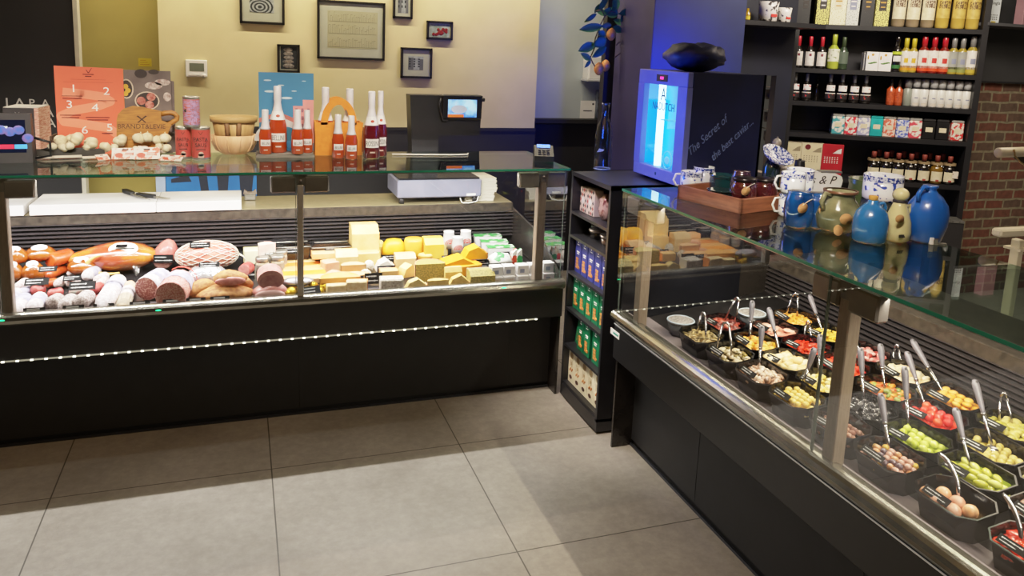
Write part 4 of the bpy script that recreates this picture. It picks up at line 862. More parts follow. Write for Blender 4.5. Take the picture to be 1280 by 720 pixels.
# folded cards and packets in front
def sheet_card(px, py, w, h, mats, label, name, cat, rz, tilt, group, detail=None, z=.004):
    P = top(px, py)+Vector((0, 0, z)); m = mpp(P); W = w*m; H_ = h*m
    t = thing(name, label, cat, P, rz, group, rot=(tilt, 0, rz))
    part('card', MB().box((-W/2, 0, 0), (W/2, .003, H_)), mats, t)
    d = MB(); d.box((-W*.12, -.0006, H_*.78), (W*.12, 0, H_*.88)); part('hang_slot', d, DKI, t)
    return t, W, H_
DKCARD = mat('dark_seed_card', '33302c', .5, col2='27241f', scale=20); PALEC = mat('pale_card', 'd9d2c4', .6, col2='c9c1b2', scale=10)
for i, (x, y, w, rz, lab) in enumerate(((66, 199, 34, .25, 'leftmost'), (95, 198, 32, .2, 'middle'), (118, 199, 26, .3, 'rightmost'))):
    t, W, H_ = sheet_card(x, y, w, 15, DKCARD, 'dark folded packet lying before the left garlic crate, %s of three' % lab, 'garlic_packet', 'packet', rz, -.75, 'dark folded packets by the garlic')
    part('pale_flap', MB().box((-W/2, -.001, 0), (W/2, .004, H_*.24)), PALEC, t)
REDP = mat('red_white_packet', 'eadfd6', .5, col2='e0785c', scale=34, lo=.42, hi=.48)
for i, (x, y, w, h, rz, tl_) in enumerate(((131, 201, 16, 10, .7, -.9), (156, 200, 30, 15, -.02, -.5), (184, 200, 30, 16, .12, -.55), (212, 202, 28, 11, -.35, -1.0), (192, 196, 30, 14, .45, -.8))):
    t, W, H_ = sheet_card(x, y, w, h, REDP, 'white and coral printed packet lying before the right garlic crate, %s' % ['leftmost', 'second, facing the glass edge', 'third, leaning on another packet', 'rightmost, nearest the cans', 'behind the third, half hidden'][i], 'spice_packet', 'packet', rz, tl_, 'coral printed packets', z=.004+.012*(i == 4))
    d = MB(); d.disc((-W*.22, -.0008, H_*.35), H_*.2, 12, sx=1.5); d.box((0, -.0008, H_*.5), (W*.36, -.0002, H_*.56)); d.box((0, -.0008, H_*.36), (W*.3, -.0002, H_*.4)); part('print', d, mat('coral_ink', 'e2573c', .5), t)
# cans
CANR = mat('red_can_label', 'c4534c', .4, col2='b8473f', scale=10); CANV = mat('red_blue_can_label', 'c0604e', .4, col2='a88ab0', scale=50, stretch=(1, 1, 6), lo=.48, hi=.56)
def can(px, py, w, h, st, m, label, txt, P=None):
    P = P or top(px, py)+Vector((0, 0, st)); k = mpp(P); R = w*k/2; H_ = h*k
    t = thing('food_can', label, 'can', P, 0, 'stacked cans')
    part('tin', MB().lathe([(R*.96, 0), (R, .003), (R, .007), (R*.975, .01), (R*.975, H_-.01), (R, H_-.007), (R, H_-.003), (R*.96, H_), (R*.93, H_-.004), (.001, H_-.004)], 24), STEEL, t)
    part('paper_label', MB().lathe([(R*.99, .012), (R*.99, H_-.012)], 24, cap=False), m, t)
    e = MB(); 
    if txt:
        vlogo(e, 0, H_*.82, R*.5, -R*1.0)
        for j, s in enumerate(('PASTA', 'SAUS')): text(s, R*.62, DKI, t, (0, -R*1.0-.001, H_*(.58-.17*j)), sx=.85)
        e.box((-R*.5, -R*1.003, H_*.32), (R*.5, -R*.99, H_*.34)); part('print', e, DKI, t)
        part('picture', MB().disc((0, -R*1.0, H_*.19), R*.28).box((-R*.3, -R*1.0, H_*.08), (R*.3, -R*.99, H_*.2)), mat('pale_print', 'd9b8a8', .5), t)
    else:
        e.lathe([(R*1.0, H_*.12), (R*1.0, H_*.9)], 24, cap=False); e.v = [v for v in e.v]; 
        d = MB()
        for q in range(5): d.box((-R*.02+q*R*.14, -R*.99, H_*.1), (R*.05+q*R*.14, -R*.9, H_*.88))
        part('print', d, mat('lilac_print', 'b7a4d6', .5, col2='7a4a58', scale=60), t)
        part('round_print', MB().disc((-R*.62, -R*.82, H_*.55), R*.2), DKI, t)
    return t, H_
t, H1 = can(230, 198, 19, 40, 0, CANR, 'red tomato sauce can, left one under the top can', True)
can(252, 199, 22, 41, 0, CANR, 'red tomato sauce can, right one under the top can', True)
can(240.5, 193, 20, 38, H1, CANV, 'can with lilac printed stripes, on top of the two red cans', False, (top(230, 198)+top(252, 199))/2+Vector((0, 0, H1+.0005)))
# baskets
CHIP = mat('wood_chip_basket', 'c3a06c', .6, col2='a8854f', scale=4, stretch=(8, 8, 1), detail=4); CHIP2 = mat('pale_chip_basket', 'dbb48c', .6, col2='c99f74', scale=4, stretch=(8, 8, 1))
P = top(293, 192); k = mpp(P)
t = thing('chip_wood_basket', 'pale chip-wood basket, the lower of the nested pair', 'basket', P, 0, 'nested chip-wood baskets')
part('bowl', MB().lathe([(14*k, 0), (20*k, 4*k), (25*k, 12*k), (27.5*k, 24*k), (26.5*k, 24*k), (24*k, 12*k), (13*k, 1.5*k)], 26, sy=.75), CHIP2, t)
for a in range(10):
    an = 2*PI*a/10; part('strip', MB().tube([(13*k*_c(an), 13*k*.75*_s(an), .6*k), (21*k*_c(an), 21*k*.75*_s(an), 5*k), (25.6*k*_c(an), 25.6*k*.75*_s(an), 13*k), (27.8*k*_c(an), 27.8*k*.75*_s(an), 23*k)], .9*k, 5), CHIP2, t)
t = thing('chip_wood_basket', 'darker chip-wood basket with rim, stacked on the paler basket', 'basket', P+Vector((0, 0, 20*k)), 0, 'nested chip-wood baskets')
part('bowl', MB().lathe([(20*k, 0), (22*k, 2*k), (26*k, 24*k), (25*k, 24*k), (21*k, 3*k), (19*k, 1*k)], 26, sy=.75), CHIP, t)
part('rim', MB().lathe([(26.3*k, 20*k), (27.6*k, 20*k), (28.2*k, 27*k), (26.8*k, 27*k), (26.3*k, 20*k)], 26, sy=.76, cap=False), mat('rim_chip', 'b8965e', .6, stretch=(1, 1, 12)), t)
for a in (4.4, 4.95): part('dark_strip', MB().tube([(21.8*k*_c(a), 21.8*k*.75*_s(a), 1*k), (26.2*k*_c(a), 26.2*k*.75*_s(a), 20*k)], 3*k, 6), mat('dark_chip', '7d5a38', .6), t)
part('clip', MB().prismy([(-4*k, 26*k), (4*k, 26*k), (1.5*k, 31*k), (-1*k, 30*k)], -20.6*k, -19.6*k), CHIP, t)
# blue picture panel with bridge and its corrugated base
yP = 4.03; o = aty(358, 192, yP); o.z = TZ+.018; t = thing('bridge_poster', 'blue printed panel of an old arched bridge and pink houses behind the bottles', 'picture', o)
x0, zt_ = LF(323, 90, o, yP); x1, _ = LF(392, 92, o, yP)
part('panel', MB().box((x0, 0, 0), (x1, .008, zt_)), mat('dusk_blue_print', '3f7ca3', .5, col2='356f96', scale=2), t)
W_ = x1-x0; d = MB()
d.m = 1
for k_ in range(15):
    a0, a1 = PI*k_/15, PI*(k_+1)/15
    def ar(a, r): return (x0+W_*.44+W_*r*_c(a)*1.15, -.001, zt_*.13+W_*r*.92*_s(a))
    d.add([ar(a0, .30), ar(a1, .30), ar(a1, .46), ar(a0, .46)], [(0, 1, 2, 3)])
d.m = 0; d.add([(x0, -.0014, zt_*.42), (x0+W_*.35, -.0014, zt_*.50), (x0+W_*.72, -.0014, zt_*.40), (x0+W_*.72, -.0014, zt_*.34), (x0+W_*.35, -.0014, zt_*.45), (x0, -.0014, zt_*.36)], [(0, 1, 4, 5), (1, 2, 3, 4)])
d.m = 2; d.box((x0+W_*.62, -.0016, zt_*.10), (x0+W_*.80, -.001, zt_*.58)).box((x0+W_*.80, -.0018, zt_*.10), (x1, -.001, zt_*.66))
d.m = 3
for r in range(4):
    for c_ in range(3): d.box((x0+W_*(.66+.11*c_), -.0024, zt_*(.2+.1*r)), (x0+W_*(.70+.11*c_), -.0018, zt_*(.25+.1*r)))
d.m = 4
for x, z, r in ((.16, .90, .07), (.40, .84, .06), (.64, .77, .05), (.20, .76, .1), (.5, .68, .11), (.82, .90, .04)): d.add([(x0+W_*(x+r*1.0*_c(a)), -.001, zt_*z+W_*r*.2*_s(a)) for a in [2*PI*i/12 for i in range(12)]], [tuple(range(12))])
d.m = 5; d.add([(x0+W_*.44+W_*.33*_c(a), -.0005, zt_*.13+W_*.26*_s(a)) for a in [PI*i/14 for i in range(15)]], [tuple(range(15))])
part('printed_scene', d, [mat('bridge_red', 'b7655c', .5), mat('bridge_pale', 'c9c9c6', .5), mat('house_pink', 'dc8f8c', .5), mat('house_window', '8d5a68', .5), mat('cloud_pale', 'b9cfd8', .5), mat('arch_teal', '2f6a80', .5)], t)
text('Canella', .022, mat('pale_blue_print', 'a8cbdc', .5), t, (x1-W_*.2, -.001, zt_*.83)) if False else None
P = top(357, 197); k = mpp(P)
solo('corrugated_tray', 'flat striped corrugated tray carrying the bottles and the blue panel', 'tray', MB().box((-35*k, -.01, 0), (35*k, .12, .006)).box((-35*k, -.01, .006), (35*k, .12, .012)).box((-34*k, -.008, .012), (34*k, .118, .0178)), mat('striped_cardboard', '8d867c', .6, col2='4a443e', scale=8, stretch=(1, 1, 60)), P)
TRZ = P.z+.0182
# sparkling wine bottles
FOILW = mat('white_bottle_foil', 'dcd8da', .35, .1, col2='cfcbd0', scale=20)
PEACHW = mat('peach_red_wine', 'b8481f', .08, col2='962e14', scale=4, coat=.8, spec=.7); ROSSW = mat('dark_red_wine', '5a1119', .08, col2='480c14', scale=4, coat=.8, spec=.7)
LABW = mat('white_bottle_label', 'e9e5e2', .5, scale=30)
_bm = {}
def bottle(P, R, H_, label, word, wine, group, big, ink=DKI, stem=True):
    t = thing('sparkling_bottle', label, 'bottle', P, 0, group)
    if big: pf = [(R*.9, 0), (R, H_*.02), (R, H_*.36), (R*.93, H_*.44), (R*.66, H_*.56), (R*.44, H_*.68), (R*.36, H_*.76)]; z0 = .60
    else: pf = [(R*.9, 0), (R, H_*.02), (R, H_*.42), (R*.86, H_*.52), (R*.60, H_*.64), (R*.54, H_*.7)]; z0 = .56
    part('glass', MB().lathe(pf, 22), wine, t)
    def rad(z):
        for (r0, a), (r1, b_) in zip(pf[:-1], pf[1:]):
            if a <= z <= b_: return r0+(r1-r0)*(z-a)/(b_-a)
        return pf[-1][0]
    zs = [H_*(z0+(.76 if big else .7-.0)*0+(((.76 if big else .70)-z0)*q/4)) for q in range(5)]
    part('foil', MB().lathe([(rad(z)*1.04, z) for z in zs]+[(R*(.42 if big else .52), H_*.80), (R*(.42 if big else .52), H_*.985), (R*(.36 if big else .47), H_), (.001, H_)], 18), FOILW, t)
    if big:
        zs = [H_*(.50+.13*q/3) for q in range(4)]
        part('neck_label', MB().lathe([(rad(z)*1.06, z) for z in zs], 20, cap=False), LABW, t)
        part('peach_print', MB().ell((0, -rad(H_*.56)*1.08, H_*.56), (R*.22, R*.08, H_*.022), 10, 6), mat('peach_print', 'c4472f', .5), t)
    zl0, zl1 = (.17, .30) if big else (.19, .33)
    n = 10; lb = MB()
    vs = []
    for z in (zl0*H_, zl1*H_):
        for i in range(n+1): a = -PI/2-.85+1.7*i/n; vs.append((R*1.012*_c(a), R*1.012*_s(a), z))
    lb.add(vs, [(i, i+1, n+2+i, n+1+i) for i in range(n)], True); part('front_label', lb, LABW, t)
    me = text(word, (zl1-zl0)*H_*(.82 if big else .66), ink, t, (0, 0, 0), sx=.54 if big else .56)
    # wrap the lettering around the bottle
    key = (word, round(R, 4))
    if key not in _bm:
        m2 = me.data.copy()
        for v in m2.vertices:
            x, y = v.co.x, v.co.y; th = x/(R*1.02); v.co = (R*(1.025)*_s(th), -R*1.025*_c(th)-v.co.z, y+(zl0+(zl1-zl0)*.2)*H_)
        _bm[key] = m2
    me.data = _bm[key]; me.rotation_euler = (0, 0, 0)
    part('small_print', MB().box((-R*.3, -R*1.01, H_*.09), (R*.3, -R*.94, H_*.11)), mat('pale_print2', 'd8c0b4', .5), t)
    return t
GB = 'peach sparkling wine bottles'
def bot(px, py, w, h, z, label, word, wine, big, g=GB):
    P = atz(px, py, z); k = mpp(P); return bottle(P, w*k/2, h*k, label, word, wine, g, big)
bot(347.5, 190, 22, 82, TRZ, 'tall peach wine bottle in front of the blue panel', 'BELLINI', PEACHW, True)
bot(332, 192, 15.5, 55, TRZ, 'small peach wine bottle at the left end of the striped tray', 'BELLINI', PEACHW, False)
bot(372, 192, 15.5, 55, TRZ, 'small peach wine bottle right of the tall one on the striped tray', 'BELLINI', PEACHW, False)
bot(384, 190.5, 13.5, 53, TRZ, 'small peach wine bottle at the right end of the striped tray', 'BELLINI', PEACHW, False)
# orange felt basket with bottles
ORF = mat('orange_felt', 'd98432', .9, col2='cf7a2a', scale=40, bump=.1)
P = top(423.5, 194); k = mpp(P); t = thing('felt_basket', 'orange felt carrier basket with arched handles holding bottles', 'basket', P+Vector((0, .05, 0)))
w = 29*k; hh = 41*k
part('body', MB().prism([(-w*.92, -.05), (w*.92, -.05), (w*.98, .06), (-w*.98, .06)], 0, .004), ORF, t)
for nm, y in (('front_panel', -.05), ('back_panel', .062)):
    part(nm, MB().prismy([(-w*.92, 0), (w*.92, 0), (w*1.03, hh), (-w*1.03, hh)], y-.004, y+.004), ORF, t)
    hp = [(18.5*k*_c(a), y, hh+(30*k)*_s(a)-2*k) for a in [PI*i/18 for i in range(19)]]
    hd_ = MB()
    for sg in range(18):
        a0, a1 = PI*sg/18, PI*(sg+1)/18
        q = [(r*k*_c(a), hh+(r+12)*k*_s(a)*.98-3*k) for r, a in ((13.5, a0), (22, a0), (22, a1), (13.5, a1))]; hd_.prismy(q, y-.004, y+.004)
    part('handle', hd_, ORF, t)
for sx in (-1, 1): part('side_panel', MB().prismx([(-.05, 0), (.06, 0), (.06, hh), (-.05, hh)], sx*w*.96-.004, sx*w*.96+.004), ORF, t)
P2 = P+Vector((-15*k, .055, .006)); bottle(P2, 11*k, 82*k, 'tall peach wine bottle inside the orange basket, left one', 'BELLINI', PEACHW, GB, True)
P2 = P+Vector((15*k, .055, .006)); bottle(P2, 11*k, 81*k, 'tall peach wine bottle inside the orange basket, right one', 'BELLINI', PEACHW, GB, True)
bot(422.5, 197, 15, 54, TZ, 'small peach wine bottle standing before the orange basket, left one', 'BELLINI', PEACHW, False)
bot(439, 198.5, 15, 54, TZ, 'small peach wine bottle standing before the orange basket, right one', 'BELLINI', PEACHW, False)
bot(464, 197.5, 21, 83, TZ, 'tall dark red wine bottle in front, right of the orange basket', 'ROSSINI', ROSSW, True, 'dark red sparkling bottles')
bot(475, 195, 17, 81, TZ, 'tall dark red wine bottle half behind the other dark red one', 'ROSSINI', ROSSW, True, 'dark red sparkling bottles')
# white cable, card terminal
P = top(560, 196); solo('white_cable', 'thin white cable lying on the glass under the scale column', 'cable', MB().tube([(-.28, .02, .004), (-.1, .0, .004), (.05, -.01, .004), (.12, .0, .004), (.13, .03, .004)], .004), WHITE, P+Vector((0, .05, .001)))
P = top(679, 200.5); t = thing('card_terminal', 'small black payment terminal with blue lit display at the end of the left counter', 'payment terminal', P, -.3)
part('body', MB().prismx([(-.05, 0), (-.06, .03), (.04, .075), (.07, .06), (.07, 0)], -.05, .05), PLAST_DK, t)
part('display', MB().add([(-.035, .012, .066), (.035, .012, .066), (.035, .042, .079), (-.035, .042, .079)], [(0, 1, 2, 3)]), mat('terminal_blue', '2a7af0', .3, emit=2), t, 'blue lit display')
kp = MB()
for r in range(3):
    for c_ in range(3): kp.box((-.03+.022*c_, -.046+.017*r, .037+.0076*r), (-.014+.022*c_, -.036+.017*r, .041+.0076*r))
part('keypad', kp, GREYP, t)

# ------------------------------------------------------------------ on the back wall
FRB = mat('black_frame', '1c1a19', .35, col2='141312'); MATW = mat('passepartout', 'd9d2bf', .8, col2='d2cbb6', scale=10)
def frame(px0, py0, px1, py1, label, inner, pic, thick=.026, fw=.016, gl=True):
    a = aty(px0, py0, WY-thick); b = aty(px1, py1, WY-thick); W = b.x-a.x; H_ = a.z-b.z
    t = thing('framed_picture', label, 'picture', ((a.x+b.x)/2, WY-thick-.001, b.z))
    fr = MB()
    for q in (((-W/2, 0, 0), (W/2, thick, fw)), ((-W/2, 0, H_-fw), (W/2, thick, H_)), ((-W/2, 0, 0), (-W/2+fw, thick, H_)), ((W/2-fw, 0, 0), (W/2, thick, H_))): fr.box(*q, bev=.002)
    part('frame', fr, FRB, t); part('mount', MB().box((-W/2+fw, thick*.5, fw), (W/2-fw, thick*.9, H_-fw)), MATW, t)
    l, r, bt, tp = inner
    pc = MB(); x0, x1, z0, z1 = -W/2+W*l, -W/2+W*r, H_*bt, H_*tp; y = thick*.5-.001
    mm = pic(pc, x0, x1, z0, z1, y); part('picture', pc, mm, t)
    if gl: part('glass', MB().quad((-W/2+fw, thick*.25, fw), (W/2-fw, thick*.25, fw), (W/2-fw, thick*.25, H_-fw), (-W/2+fw, thick*.25, H_-fw)), GLASS, t)
INK = mat('photo_dark', '3a3a40', .6, col2='26262a', scale=30); INKL = mat('photo_light', 'c8c8c8', .6, col2='a6a6aa', scale=40)
def stair(p, x0, x1, z0, z1, y):
    p.box((x0, y, z0), (x1, y+.001, z1)); cx, cz = x0+(x1-x0)*.42, z0+(z1-z0)*.35
    for k in range(7):
        p.m = 1+k % 2; r = (x1-x0)*(.50-.07*k); vs = []
        for i in range(20):
            a = 2*PI*i/20; vs.append((min(x1, max(x0, cx+r*1.1*_c(a))), y-.0004*(k+1), min(z1, max(z0, cz+r*.8*_s(a)))))
        p.add(vs, [tuple(range(20))])
    return [INKL, INK, INKL]
frame(299, -14, 356, 31.5, 'framed black and white photo of a spiral stair, top left', (.22, .76, .34, .82), stair)
def plan(p, x0, x1, z0, z1, y):
    p.box((x0, y, z0), (x1, y+.001, z1)); p.m = 1; rg = random.Random(3); W, H_ = x1-x0, z1-z0
    for row in (0, .36, .68):
        for k in range(26):
            x = x0+W*(.02+.036*k); h = H_*rg.uniform(.06, .24)
            p.box((x, y-.0006, z0+H_*(row+.04)), (x+W*.004, y, z0+H_*(row+.04)+h)); p.box((x, y-.0006, z0+H_*(row+.04)+h), (x+W*rg.uniform(.01, .04), y, z0+H_*(row+.05)+h))
        p.box((x0+W*.02, y-.0006, z0+H_*(row+.03)), (x1-W*.02, y, z0+H_*(row+.04)))
    return [mat('old_drawing_paper', 'cfc4a2', .8, col2='c8bc98', scale=6), mat('pencil_line', '9a9078', .8, scale=30)]
frame(396.5, -1, 481, 76, 'large framed pencil drawing of palace facades in the middle of the wall', (.15, .89, .19, .83), plan)
def street(p, x0, x1, z0, z1, y):
    p.box((x0, y, z0), (x1, y+.001, z1)); W, H_ = x1-x0, z1-z0; p.m = 1; rg = random.Random(9)
    p.box((x0, y-.0006, z0), (x0+W*.34, y, z0+H_*.9)); p.box((x1-W*.25, y-.0006, z0), (x1, y, z0+H_*.8)); p.m = 2
    for r in range(4):
        for c_ in range(3): p.box((x0+W*(.05+.3*c_), y-.0012, z0+H_*(.2+.18*r)), (x0+W*(.16+.3*c_), y-.0006, z0+H_*(.3+.18*r)))
    return [INKL, mat('photo_mid', '77757a', .6, scale=40), INK]
frame(492, -28, 516, 24, 'small tall framed photo of a pale arch, at the top right of the big drawing', (.25, .78, .14, .8), street)
def cherries(p, x0, x1, z0, z1, y):
    p.box((x0, y, z0), (x1, y+.001, z1)); rg = random.Random(2); W, H_ = x1-x0, z1-z0
    for k in range(16): p.m = 1; p.ell((x0+W*rg.uniform(.15, .88), y-.001, z0+H_*rg.uniform(.18, .62)), (W*.08, .0015, W*.08), 8, 5)
    return [mat('photo_pale2', 'cfd2cc', .6, col2='8d9a86', scale=30), mat('photo_cherry', 'b02a22', .5, col2='7c1a18', scale=60)]
frame(534, 25.5, 566, 50.5, 'small framed photo of red cherries at the right of the wall', (.13, .87, .14, .84), cherries)
frame(501.5, 59, 540, 98.5, 'square framed photo of an old building, below the cherries', (.24, .72, .28, .72), street)
def stones(p, x0, x1, z0, z1, y):
    p.box((x0, y, z0), (x1, y+.001, z1)); W, H_ = x1-x0, z1-z0; rg = random.Random(4); p.m = 1
    for k in range(5): p.ell((x0+W*(.5+rg.uniform(-.06, .06)), y-.001, z0+H_*(.14+.18*k)), (W*(.36-.02*k), .0018, H_*.1), 12, 7)
    return [INK, mat('photo_stone', 'b9aaa2', .6, col2='6b5f5e', scale=60)]
frame(346.5, 55, 375, 91, 'small dark framed photo of a stack of pale stones, above the blue panel', (.15, .88, .12, .92), stones)
P = aty(246, 96, WY); k = mpp(P); t = thing('thermostat', 'white wall thermostat with grey display on the cream wall', 'thermostat', (P.x, WY-.026, P.z))
part('housing', MB().box((-12.5*k, 0, 0), (12.5*k, .025, 21*k), .004), WHITE, t); part('display', MB().box((-8*k, -.001, 7*k), (9*k, 0, 17*k)), mat('lcd_grey_green', '6d7464', .3, col2='60675a'), t)
part('wheel', MB().tube([(9*k, -.004, 2*k), (9*k, .0, 2*k)], 2.6*k, 12).box((-9*k, -.003, 2*k), (6*k, 0, 4*k)), WHITE, t)
P = aty(181.5, 83, WY+.18); k = mpp(P); t = thing('sticky_note', 'small yellow note stuck on the ochre wall above the food photograph', 'note', (P.x, WY+.178, P.z))
n_ = MB().box((-7.5*k, 0, 0), (7.5*k, .001, 10*k)); n_.m = 1
for q in range(3): n_.box((-5.5*k, -.0006, (2+2.6*q)*k), ((5-2*q)*k, 0, (2.7+2.6*q)*k))
part('paper', n_, [mat('yellow_note', 'd8c03a', .7, col2='cfb734'), mat('orange_ink', 'c08a2a', .7)], t)
a = aty(206, 206, WY-.03); b_ = aty(321, 241, WY-.03); k = mpp(a)  # reflected blue and leg shapes, painted on an added wall panel
t = thing('blue_reflection_panel', 'bright blue panel painted as a reflection of dark legs, under the glass top', 'painted_reflection', ((a.x+b_.x)/2, WY-.031, b_.z-.1)); W = b_.x-a.x; H_ = a.z-b_.z+.1
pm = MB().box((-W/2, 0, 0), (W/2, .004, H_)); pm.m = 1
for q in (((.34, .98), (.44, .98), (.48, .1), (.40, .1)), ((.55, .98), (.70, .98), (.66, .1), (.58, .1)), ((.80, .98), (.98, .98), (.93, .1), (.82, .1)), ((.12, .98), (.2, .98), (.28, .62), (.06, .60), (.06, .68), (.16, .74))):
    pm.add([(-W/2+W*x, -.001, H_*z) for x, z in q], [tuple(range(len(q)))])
part('print', pm, [mat('blue_reflection_tint', '2a66ac', .4, col2='3278c0', scale=4, emit=.05), mat('leg_reflection_tint', '1e2436', .5)], t)
a = aty(194, 206, WY-.03); solo('pale_blue_strip', 'narrow pale blue panel beside the blue reflection panel under the glass top', 'panel', MB().box((0, 0, 0), (11.6*k, .004, H_)), mat('pale_blue_strip', 'b4c6e2', .5, scale=6), (a.x, WY-.031, b_.z-.1))
# lettering on the dark wall
t = thing('wall_lettering', 'large white letters on the black wall behind the terminal', 'lettering', (0, 5.049, 0))
LW = mat('white_letters', 'd8d4cc', .6, emit=.12, ecol='d8d4cc')
for s, px, py, h, sx in (('I', 9, 129, 11, 1), ('A', 25, 129.5, 11, 1), ('P', 40, 129, 8.5, .9), ('A', 57, 129.5, 8.5, .9), ('L', -2, 140, 12, 1), ('S', 47, 141, 10, .8), ('A', 62, 141, 10, .8), ('P', 45, 153, 10, .9), ('P', 54, 154, 10, .9), ('A', 64, 154, 10, .9)):
    P = aty(px, py+h/2, 5.049); kk = mpp(P); text(s, h*kk*1.6, LW, t, (P.x, 0, P.z), sx=sx*1.1, name='letter')
# things in the pale corner right of the cream wall
WC = WY+.25
def wc(px, py, d=0): return aty(px, py, WC-d)
a = wc(741, 94, .12); k = mpp(a); t = thing('wall_dispenser', 'white wall-mounted dispenser behind the lemon branch', 'dispenser', a-Vector((0, 0, 6*k)))
part('body', MB().box((-6*k, 0, 0), (16*k, .118, 30*k), .01), WHITE, t); part('shelf', MB().box((-8*k, -.02, -2*k), (16*k, .118, 1*k), .004), mat('pale_grey_plastic', 'c2c4c8', .5), t)
a = wc(750, 148, .06); k = mpp(a); t = thing('paper_holder', 'grey holder standing in the corner below the dispenser', 'holder', a)
part('body', MB().box((-5*k, 0, 0), (7*k, .05, 35*k), .004), mat('blue_grey_plastic', '707684', .45), t)
for q in range(3): part('slot', MB().box((-4*k, -.002, (8+8*q)*k), (6*k, 0, (11+8*q)*k)), CHAR, t)
a = wc(734, 148, .09); k = mpp(a); t = thing('notice_card', 'white card with small print standing on the dado ledge', 'card', a)
cd = MB().box((-10*k, 0, 0), (10*k, .004, 22*k)); cd.m = 1; cd.box((-6*k, -.001, 9*k), (6*k, 0, 10*k)).disc((7*k, -.001, 18*k), 1.4*k)
part('card', cd, [WHITE, GREYP], t)
struct('trim_8', MB().box((xr, WC-.11, zd2-.03), (3.6, WC, zd2)), CHAR)

# ------------------------------------------------------------------ rack of boxes between the counters
RY0, RY1 = 3.055, 3.49; RD = .36; RTOP = 1.182
t = RACK = thing('display_rack', 'tall narrow black rack of packaged crackers between the two counters', 'rack', (RX, (RY0+RY1)/2, 0), -PI/2)
hw = (RY1-RY0)/2
RKM = mat('black_rack_laminate', '1d1d22', .4, col2='17171b', scale=14)
part('side_panel', MB().box((-hw, 0, .06), (-hw+.018, RD, RTOP)), RKM, t); part('side_panel', MB().box((hw-.018, 0, .06), (hw, RD, RTOP)), RKM, t)
part('back_panel', MB().box((-hw, RD-.015, .06), (hw, RD, RTOP)), RKM, t); part('top', MB().box((-hw, -.002, RTOP-.02), (hw, .66, RTOP)), RKM, t)
part('base', MB().box((-hw, 0, .012), (hw, RD, .075)).box((-hw+.03, .03, 0), (hw-.03, RD, .02)), RKM, t)
SZ = [.09, .295, .487, .677, .865, .985]
for z in SZ[1:]: part('shelf', MB().box((-hw+.018, .0, z-.013), (hw-.018, RD-.015, z)), RKM, t)
part('bottom_shelf', MB().box((-hw+.018, .005, .075), (hw-.018, RD-.015, .09)), RKM, t)
# body closing the gap behind the rack, up to the fridge
solo('cabinet', 'black cabinet behind the cracker rack, under the small fridge', 'cabinet', MB().box((RX+RD+.003, RY0-.1, 0), (RX+1.1, RY1, RTOP-.021), .003), BLACK)
def rloc(u, d, z): return Vector((RX+d, (RY0+RY1)/2-u, z))     # u to the right as the customer sees it
CRK = mat('cracker_print', 'd58a42', .6, col2='a8602a', scale=60)
def cracker_box(u, z, w, h, m, label, group, lean=0, d0=.03, pale=False, dep=.06):
    t = thing('cracker_box', label, 'box', rloc(u, d0, z), -PI/2, group, rot=(0, lean, -PI/2))
    part('carton', MB().box((-w/2, 0, 0), (w/2, dep, h), .001), m, t)
    e = MB()
    if not pale:
        for q in range(4): e.box((-w*.28, -.0012-.0002*q, h*(.12+.085*q)), (w*.14, 0, h*(.19+.085*q)), .004)
        e.ell((w*.22, -.001, h*.17), (w*.16, .002, h*.05), 8, 5)
        part('cracker_picture', e, CRK, t)
        e = MB().box((-w*.22, -.001, h*.60), (w*.22, 0, h*.635)).box((-w*.18, -.001, h*.55), (w*.18, 0, h*.575)).box((-w*.16, -.001, h*.82), (w*.16, 0, h*.84)).disc((0, -.001, h*.9), w*.06)
        part('lettering', e, LOGO_W, t)
    else:
        e.disc((0, -.001, h*.8), w*.26); e.disc((-.0, -.001, h*.56), w*.12); e.m = 1
        e.ell((-w*.05, -.001, h*.17), (w*.24, .003, h*.06), 10, 5); e.m = 2
        for q in range(4): e.ell((w*(-.2+.13*q), -.001, h*(.36+.05*(q % 2))), (w*.09, .002, h*.035), 8, 5)
        e.m = 0
        for q in range(5): e.box((-w*.3+w*.1*q, -.001, h*(.44+.03*(q % 3))), (-w*.28+w*.1*q, 0, h*.66))
        part('printed_picture', e, [mat('sepia_ink', 'b59a6c', .6), mat('coffee_cup', '4a2c1a', .5), CRK], t)
BLUEB = mat('deep_blue_carton', '2a3186', .45, col2='232a76', scale=8); GREENB = mat('dark_green_carton', '0f6b45', .45, col2='0c5c3a', scale=8); CREAMB = mat('cream_carton', 'e6dcc0', .5, col2='ddd2b2', scale=8, emit=.06)
w = .069
for i in range(5): cracker_box(-.158+.076*i, SZ[3], w, .172, BLUEB, 'deep blue cracker box, %s on the blue shelf of the rack' % ORD[i], 'blue cracker boxes')
for i in range(5): cracker_box(-.158+.076*i, SZ[2], w, .172, GREENB, 'dark green cracker box, %s on the upper green shelf' % ORD[i], 'green cracker boxes on the upper shelf')
for i, (u, l) in enumerate(((-.148, .22), (-.076, 0), (-.002, 0), (.096, 0), (.162, 0))): cracker_box(u, SZ[1]+.002, w*(.9 if i == 4 else 1), .168, GREENB, 'dark green cracker box, %s on the lower green shelf%s' % (ORD[i], ', leaning over' if i == 0 else ''), 'green cracker boxes on the lower shelf', l, d0=.05 if i == 0 else .03)
for i in range(5): cracker_box(-.160+.077*i, SZ[0], .073, .185, CREAMB, 'cream coffee biscuit box, %s on the bottom shelf of the rack' % ORD[i], 'cream biscuit boxes', pale=True)
